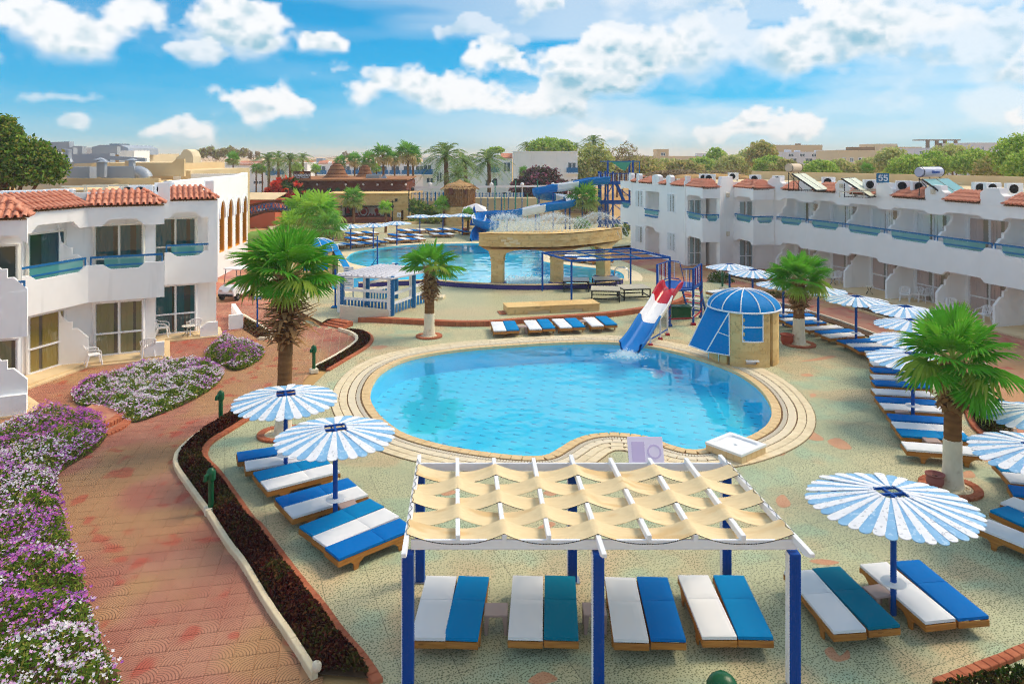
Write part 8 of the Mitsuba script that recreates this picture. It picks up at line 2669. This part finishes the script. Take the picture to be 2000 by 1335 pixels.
for yy in (fy, fy + 2.2):
    for i in range(14):
        (xa, za), (xb, zb) = arcp[i], arcp[i + 1]
        part(FB, 'hand_rail', bar((xa, yy, za + 1.0), (xb, yy, zb + 1.0), .14, .2), 'brown_plank')
        part(FB, 'bottom_rail', bar((xa, yy, za + .1), (xb, yy, zb + .1), .12, .16), 'brown_plank')
        if i % 2 == 0 or yy == fy:
            part(FB, 'cross_brace', bar((xa, yy - .03, za + .1), (xb, yy - .03, zb + 1.0), .07), 'blue_paint')
            part(FB, 'cross_brace', bar((xa, yy + .03, za + 1.0), (xb, yy + .03, zb + .1), .07), 'rail_blue')
part(FB, 'deck', cat([box(xa, xb, fy, fy + 2.2, za - .1, za + .02) for (xa, za), (xb, _) in zip(arcp, arcp[1:])]), 'brown_plank', kind='stuff')
k = thing('planter_mound', 'grassy mound with pale stones under the footbridge', 'planter')
part(k, 'mound', move(lathe([(6.5, 0), (5, .7), (2.5, 1.1), (0, 1.2)], 20), M4((540 - MIDX) * 77 / FOC, 77, 0)), 'green_turf', 50)
tree('leafy undergrowth along the arched hall foot', 62, [(520, 470, 16, 8), (505, 480, 14, 7), (545, 462, 16, 9)], 2200, .1, mid_g + deep, 520, 39, name='bush', catg='bush')
k = thing('garden_gazebo', 'small white gazebo with a pale pitched roof behind the potted palm', 'gazebo')
gy = 88.0
gx = lambda a: (a - MIDX) * gy / FOC
gz = lambda b_: EYE - (b_ - HOR) * gy / FOC
part(k, 'roof', (np.array([[gx(902), gy, gz(413)], [gx(948), gy, gz(412)], [gx(948), gy + 3, gz(408)], [gx(902), gy + 3, gz(408)], [gx(928), gy + 1.5, gz(398)]]), np.array([[0, 1, 4], [1, 2, 4], [2, 3, 4], [3, 0, 4]])), 'pale_wall')
part(k, 'wall', box(gx(932), gx(950), gy + .2, gy + 2.8, TZ, gz(412)), 'pale_wall')
for a in (904, 932, 947):
    part(k, 'post', bar((gx(a), gy + .1, TZ), (gx(a), gy + .1, gz(412)), .14), 'rail_blue')
k = thing('low_bank', 'low tan kerb wall at the sand edge before the stage', 'wall')
part(k, 'wall', prism(LineString([P(640, 446, TZ)[:2], P(760, 440, TZ)[:2], P(880, 433, TZ)[:2], P(925, 437, TZ)[:2]]).buffer(.35), TZ - .1, TZ + .35), 'coping_stone')
k = thing('broad_steps', 'broad pale brown steps at the head of the lounger rows', 'steps')
for j in range(4):
    c0, c1 = P(640, 470 - 4 * j, TZ + .15 * j)[:2], P(672 - 3 * j, 468 - 4 * j, TZ + .15 * j)[:2]
    part(k, 'step', prism(LineString([c0, c1]).buffer(.9, cap_style='flat'), TZ - .05, TZ + .15 * (j + 1)), 'brown_stone')

# ------------------------------------------------------------------ roofscape behind the sawtooth wing
DB = thing('service_building', 'cream service building with grey rooftop ducts behind the sawtooth wing', 'building')
dy = 62.0
dx = lambda a, y=dy: (a - MIDX) * y / FOC
dz = lambda b_, y=dy: EYE - (b_ - HOR) * y / FOC
part(DB, 'wall', box(dx(130), dx(372), dy, dy + 14, 0, dz(333)), 'cream_wall')
part(DB, 'upper_wall', box(dx(138), dx(312), dy + 3, dy + 14, dz(334), dz(318, dy + 3)), 'cream_wall')
part(DB, 'curved_wall', slab([(dx(262), dz(343)), (dx(375), dz(343)), (dx(375), dz(310)), (dx(360), dz(310)), (dx(352), dz(317)), (dx(276), dz(317)), (dx(268), dz(313)), (dx(262), dz(313))], (0, dy - 1.5, 0), (1, 0, 0), -.3, 0), 'cream_wall')
part(DB, 'front_wall', box(dx(120, 52), dx(310, 52), 52, 52.3, 0, dz(348, 52)), 'cream_wall')
part(DB, 'pavilion', slab([(dx(335), dz(318)), (dx(367), dz(318)), (dx(367), dz(305)), (dx(363), dz(296)), (dx(355), dz(291)), (dx(348), dz(292)), (dx(342), dz(302)), (dx(333), dz(308))], (0, dy + 1, 0), (1, 0, 0), -1.6, 0), 'beige_wall')
mat('duct', lin(168, 176, 188), 0.5, 0.4, 0.2)


def duct(pts, w, h, y):
    pp_ = [(dx(a, y), y, dz(b_, y)) for a, b_ in pts]
    return cat([bar(p_, q_, w, h, up=(0, 0, 1) if abs(p_[2] - q_[2]) < abs(p_[0] - q_[0]) else (0, 1, 0)) for p_, q_ in zip(pp_, pp_[1:])])


for m_ in ([(205, 336), (268, 336)], [(138, 337), (182, 337)], [(150, 330), (150, 336)]):
    part(DB, 'air_duct', duct(m_, .9, .85, 53.5), 'duct')
bend_ = [(dx(268 + 18 * math.sin(t), 53.5), 53.5, dz(336 + 14 * (1 - math.cos(t)), 53.5)) for t in np.linspace(0, 1.4, 7)]
part(DB, 'duct_elbow', tube(bend_, .46, 12), 'duct', 40)
for a, b0_, b1_, y in ((196, 312, 345, 52.8), (202, 316, 346, 52.6), (258, 313, 325, 55)):
    part(DB, 'vent_stack', bar((dx(a, y), y, dz(b1_, y)), (dx(a, y), y, dz(b0_, y)), .35), 'duct')
    part(DB, 'vent_cap', hull([(dx(a, y) + ex, y + ey, dz(b0_, y)) for ex in (-.35, .35) for ey in (-.3, .3)] + [(dx(a, y), y, dz(b0_ - 5, y))]), 'duct')
for pts, w, h, y in (([(140, 310), (220, 308)], .8, .75, 60), ([(95, 288), (140, 286)], .7, .9, 66), ([(183, 294), (232, 294)], .6, .7, 66), ([(146, 294), (165, 294)], .7, .8, 66), ([(215, 308), (285, 312)], .3, .3, 58), ([(140, 288), (140, 312)], .6, .6, 62)):
    part(DB, 'air_duct', duct(pts, w, h, y), 'duct')
part(DB, 'elbow', tube([(dx(131 + 10 * (1 - math.cos(t)), 58), 58, dz(300 + 22 * math.sin(t), 58)) for t in np.linspace(-.4, 1.5, 7)], .3, 10), 'duct', 40)
for a, b0_, b1_ in ((78, 280, 296), (88, 281, 296)):
    part(DB, 'chimney', bar((dx(a, 66), 66, dz(b1_, 66)), (dx(a, 66), 66, dz(b0_, 66)), .28), 'duct')
    part(DB, 'chimney_cap', hull([(dx(a, 66) + ex, 66 + ey, dz(b0_, 66)) for ex in (-.25, .25) for ey in (-.25, .25)] + [(dx(a, 66), 66, dz(b0_ - 8, 66))]), 'duct')
part(DB, 'plant_room', box(dx(165, 68), dx(182, 68), 68, 70, dz(318, 68), dz(288, 68)), 'plaster')
part(DB, 'round_roof', hull([(dx(a, 72), 72 + e, dz(b_, 72)) for a, b_ in ((180, 300), (184, 286), (195, 283), (235, 283), (250, 289), (252, 302)) for e in (0, 6)]), 'duct')
part(DB, 'roof_hatch', box(dx(203, 72), dx(222, 72), 73, 75, dz(286, 72), dz(280, 72)), 'grey_metal')
part(DB, 'upper_mass', box(dx(30, 74), dx(262, 74), 74, 84, 0, dz(300, 74)), 'beige_wall')
part(DB, 'white_block', box(dx(232, 70), dx(262, 70), 70, 73, dz(318, 70), dz(294, 70)), 'plaster')

# ------------------------------------------------------------------ houses on the skyline to the east
block('long low beige wall of houses on the skyline', 1215, 1445, 306, 330, [(1230 + 16 * i, 314, 3, 3, 'd') for i in range(13)], m='beige_wall', depth=30, yb=330, roof_bits=[(1230, 1242, 302, 'pale_wall'), (1362, 1380, 299, 'pale_wall'), (1262, 1268, 303, 'pale_wall')])
block('small square sand tower house on the skyline', 1283, 1306, 295, 320, [(1295, 301, 4, 3, 'd')], m='sand_wall', depth=8, cap=.6)
block('wide sand coloured apartment house on the skyline', 1512, 1606, 288, 300, [(1530 + 14 * i, 302, 4, 4, 'd') for i in range(5)], m='sand_wall', depth=30, cap=.8, roof_bits=[(1560, 1566, 280, 'brown_stone'), (1590, 1600, 284, 'pale_wall')])
block('white villa row with arched balconies on the skyline', 1528, 1637, 298, 240, [(1545, 303, 5, 3, 'd'), (1567, 303, 5, 3, 'd'), (1590, 303, 5, 3, 'd'), (1615, 303, 6, 3, 'd'), (1549, 314, 7, 5, 'd'), (1580, 314, 7, 5, 'd'), (1612, 314, 8, 5, 'd')], m='pale_wall', depth=14, roof_bits=[(1540, 1548, 292, 'pale_wall'), (1560, 1566, 293, 'pale_wall'), (1600, 1610, 293, 'pale_wall')])
block('cream apartment house with dark windows on the skyline', 1638, 1718, 295, 215, [(1649, 312, 3, 4, 'd'), (1663, 312, 3, 4, 'd'), (1682, 314, 5, 6, 'd'), (1700, 312, 3, 4, 'd'), (1650, 326, 3, 4, 'd'), (1682, 328, 5, 5, 'd')], m='beige_wall', depth=16, roof_bits=[(1664, 1712, 287, 'brown_stone'), (1645, 1655, 292, 'pale_wall')])
block('sand house with flat stepped roof on the skyline', 1716, 1752, 284, 290, [(1728, 292, 3, 3, 'd'), (1741, 292, 3, 3, 'd')], m='beige_wall', depth=16, cap=.4)
block('low pink and sand house before the roof pergola', 1750, 1800, 288, 300, [(1765, 296, 4, 3, 'd'), (1785, 296, 4, 3, 'd')], m='sand_wall', depth=16)
RP = block('pale house with a brown rooftop pergola on the skyline', 1786, 1868, 290, 260, [(1800, 298, 4, 3, 'd')], m='pale_wall', depth=14)
pz = lambda b_: EYE - (b_ - HOR) * 260 / FOC
px_ = lambda a: (a - MIDX) * 260 / FOC
part(RP, 'pergola_roof', box(px_(1800), px_(1880), 261, 266, pz(274), pz(272)), 'brown_stone')
for a in (1818, 1836, 1852, 1873):
    part(RP, 'pergola_post', box(px_(a) - .45, px_(a) + .45, 261.5, 262.5, pz(292), pz(274) - .01), 'brown_stone')
part(RP, 'stair_house', box(px_(1846), px_(1868), 263, 266, pz(290), pz(279)), 'brown_stone')
block('plain pale house with a dark arched niche on the skyline', 1896, 1952, 280, 240, [(1919, 292, 2.5, 6, 'd')], m='pale_wall', depth=16)
block('sand coloured house behind the trees past the pergola house', 1868, 1900, 286, 300, [(1880, 293, 3, 3, 'd')], m='beige_wall', depth=12)
for i, (a, b_, r, h) in enumerate([(1350, 342, 40, 8), (1400, 340, 34, 7), (1440, 341, 26, 7)]):
    c = A(a, b_ + 3, 130)
    mm = trimesh.creation.icosphere(3, 1.0)
    v = np.array(mm.vertices)
    v = v * (1 + .5 * (meshkit.fbm(v * 2 + i, 3, i)[:, None] - .5)) * np.array([r * 130 / FOC, 2.5, h * 130 / FOC])
    struct('earth_mound', (v + [c[0], 130, max(c[2] - .3, .0)], np.array(mm.faces)), 'earth', True)
# ------------------------------------------------------------------ the air: far things pale a little
scene['air'] = {'type': 'homogeneous', 'albedo': {'type': 'rgb', 'value': [0.95, 0.95, 0.95]}, 'sigma_t': {'type': 'rgb', 'value': [0.0004, 0.00044, 0.00048]}}
scene['camera']['medium'] = {'type': 'ref', 'id': 'air'}
scene['haze'] = {'type': 'cube', 'to_world': mi.ScalarTransform4f().translate([0, 1570, 14]).scale([2600, 1760, 15.5]), 'bsdf': {'type': 'null'}, 'interior': {'type': 'ref', 'id': 'air'}}
labels['haze'] = {'kind': 'stuff'}
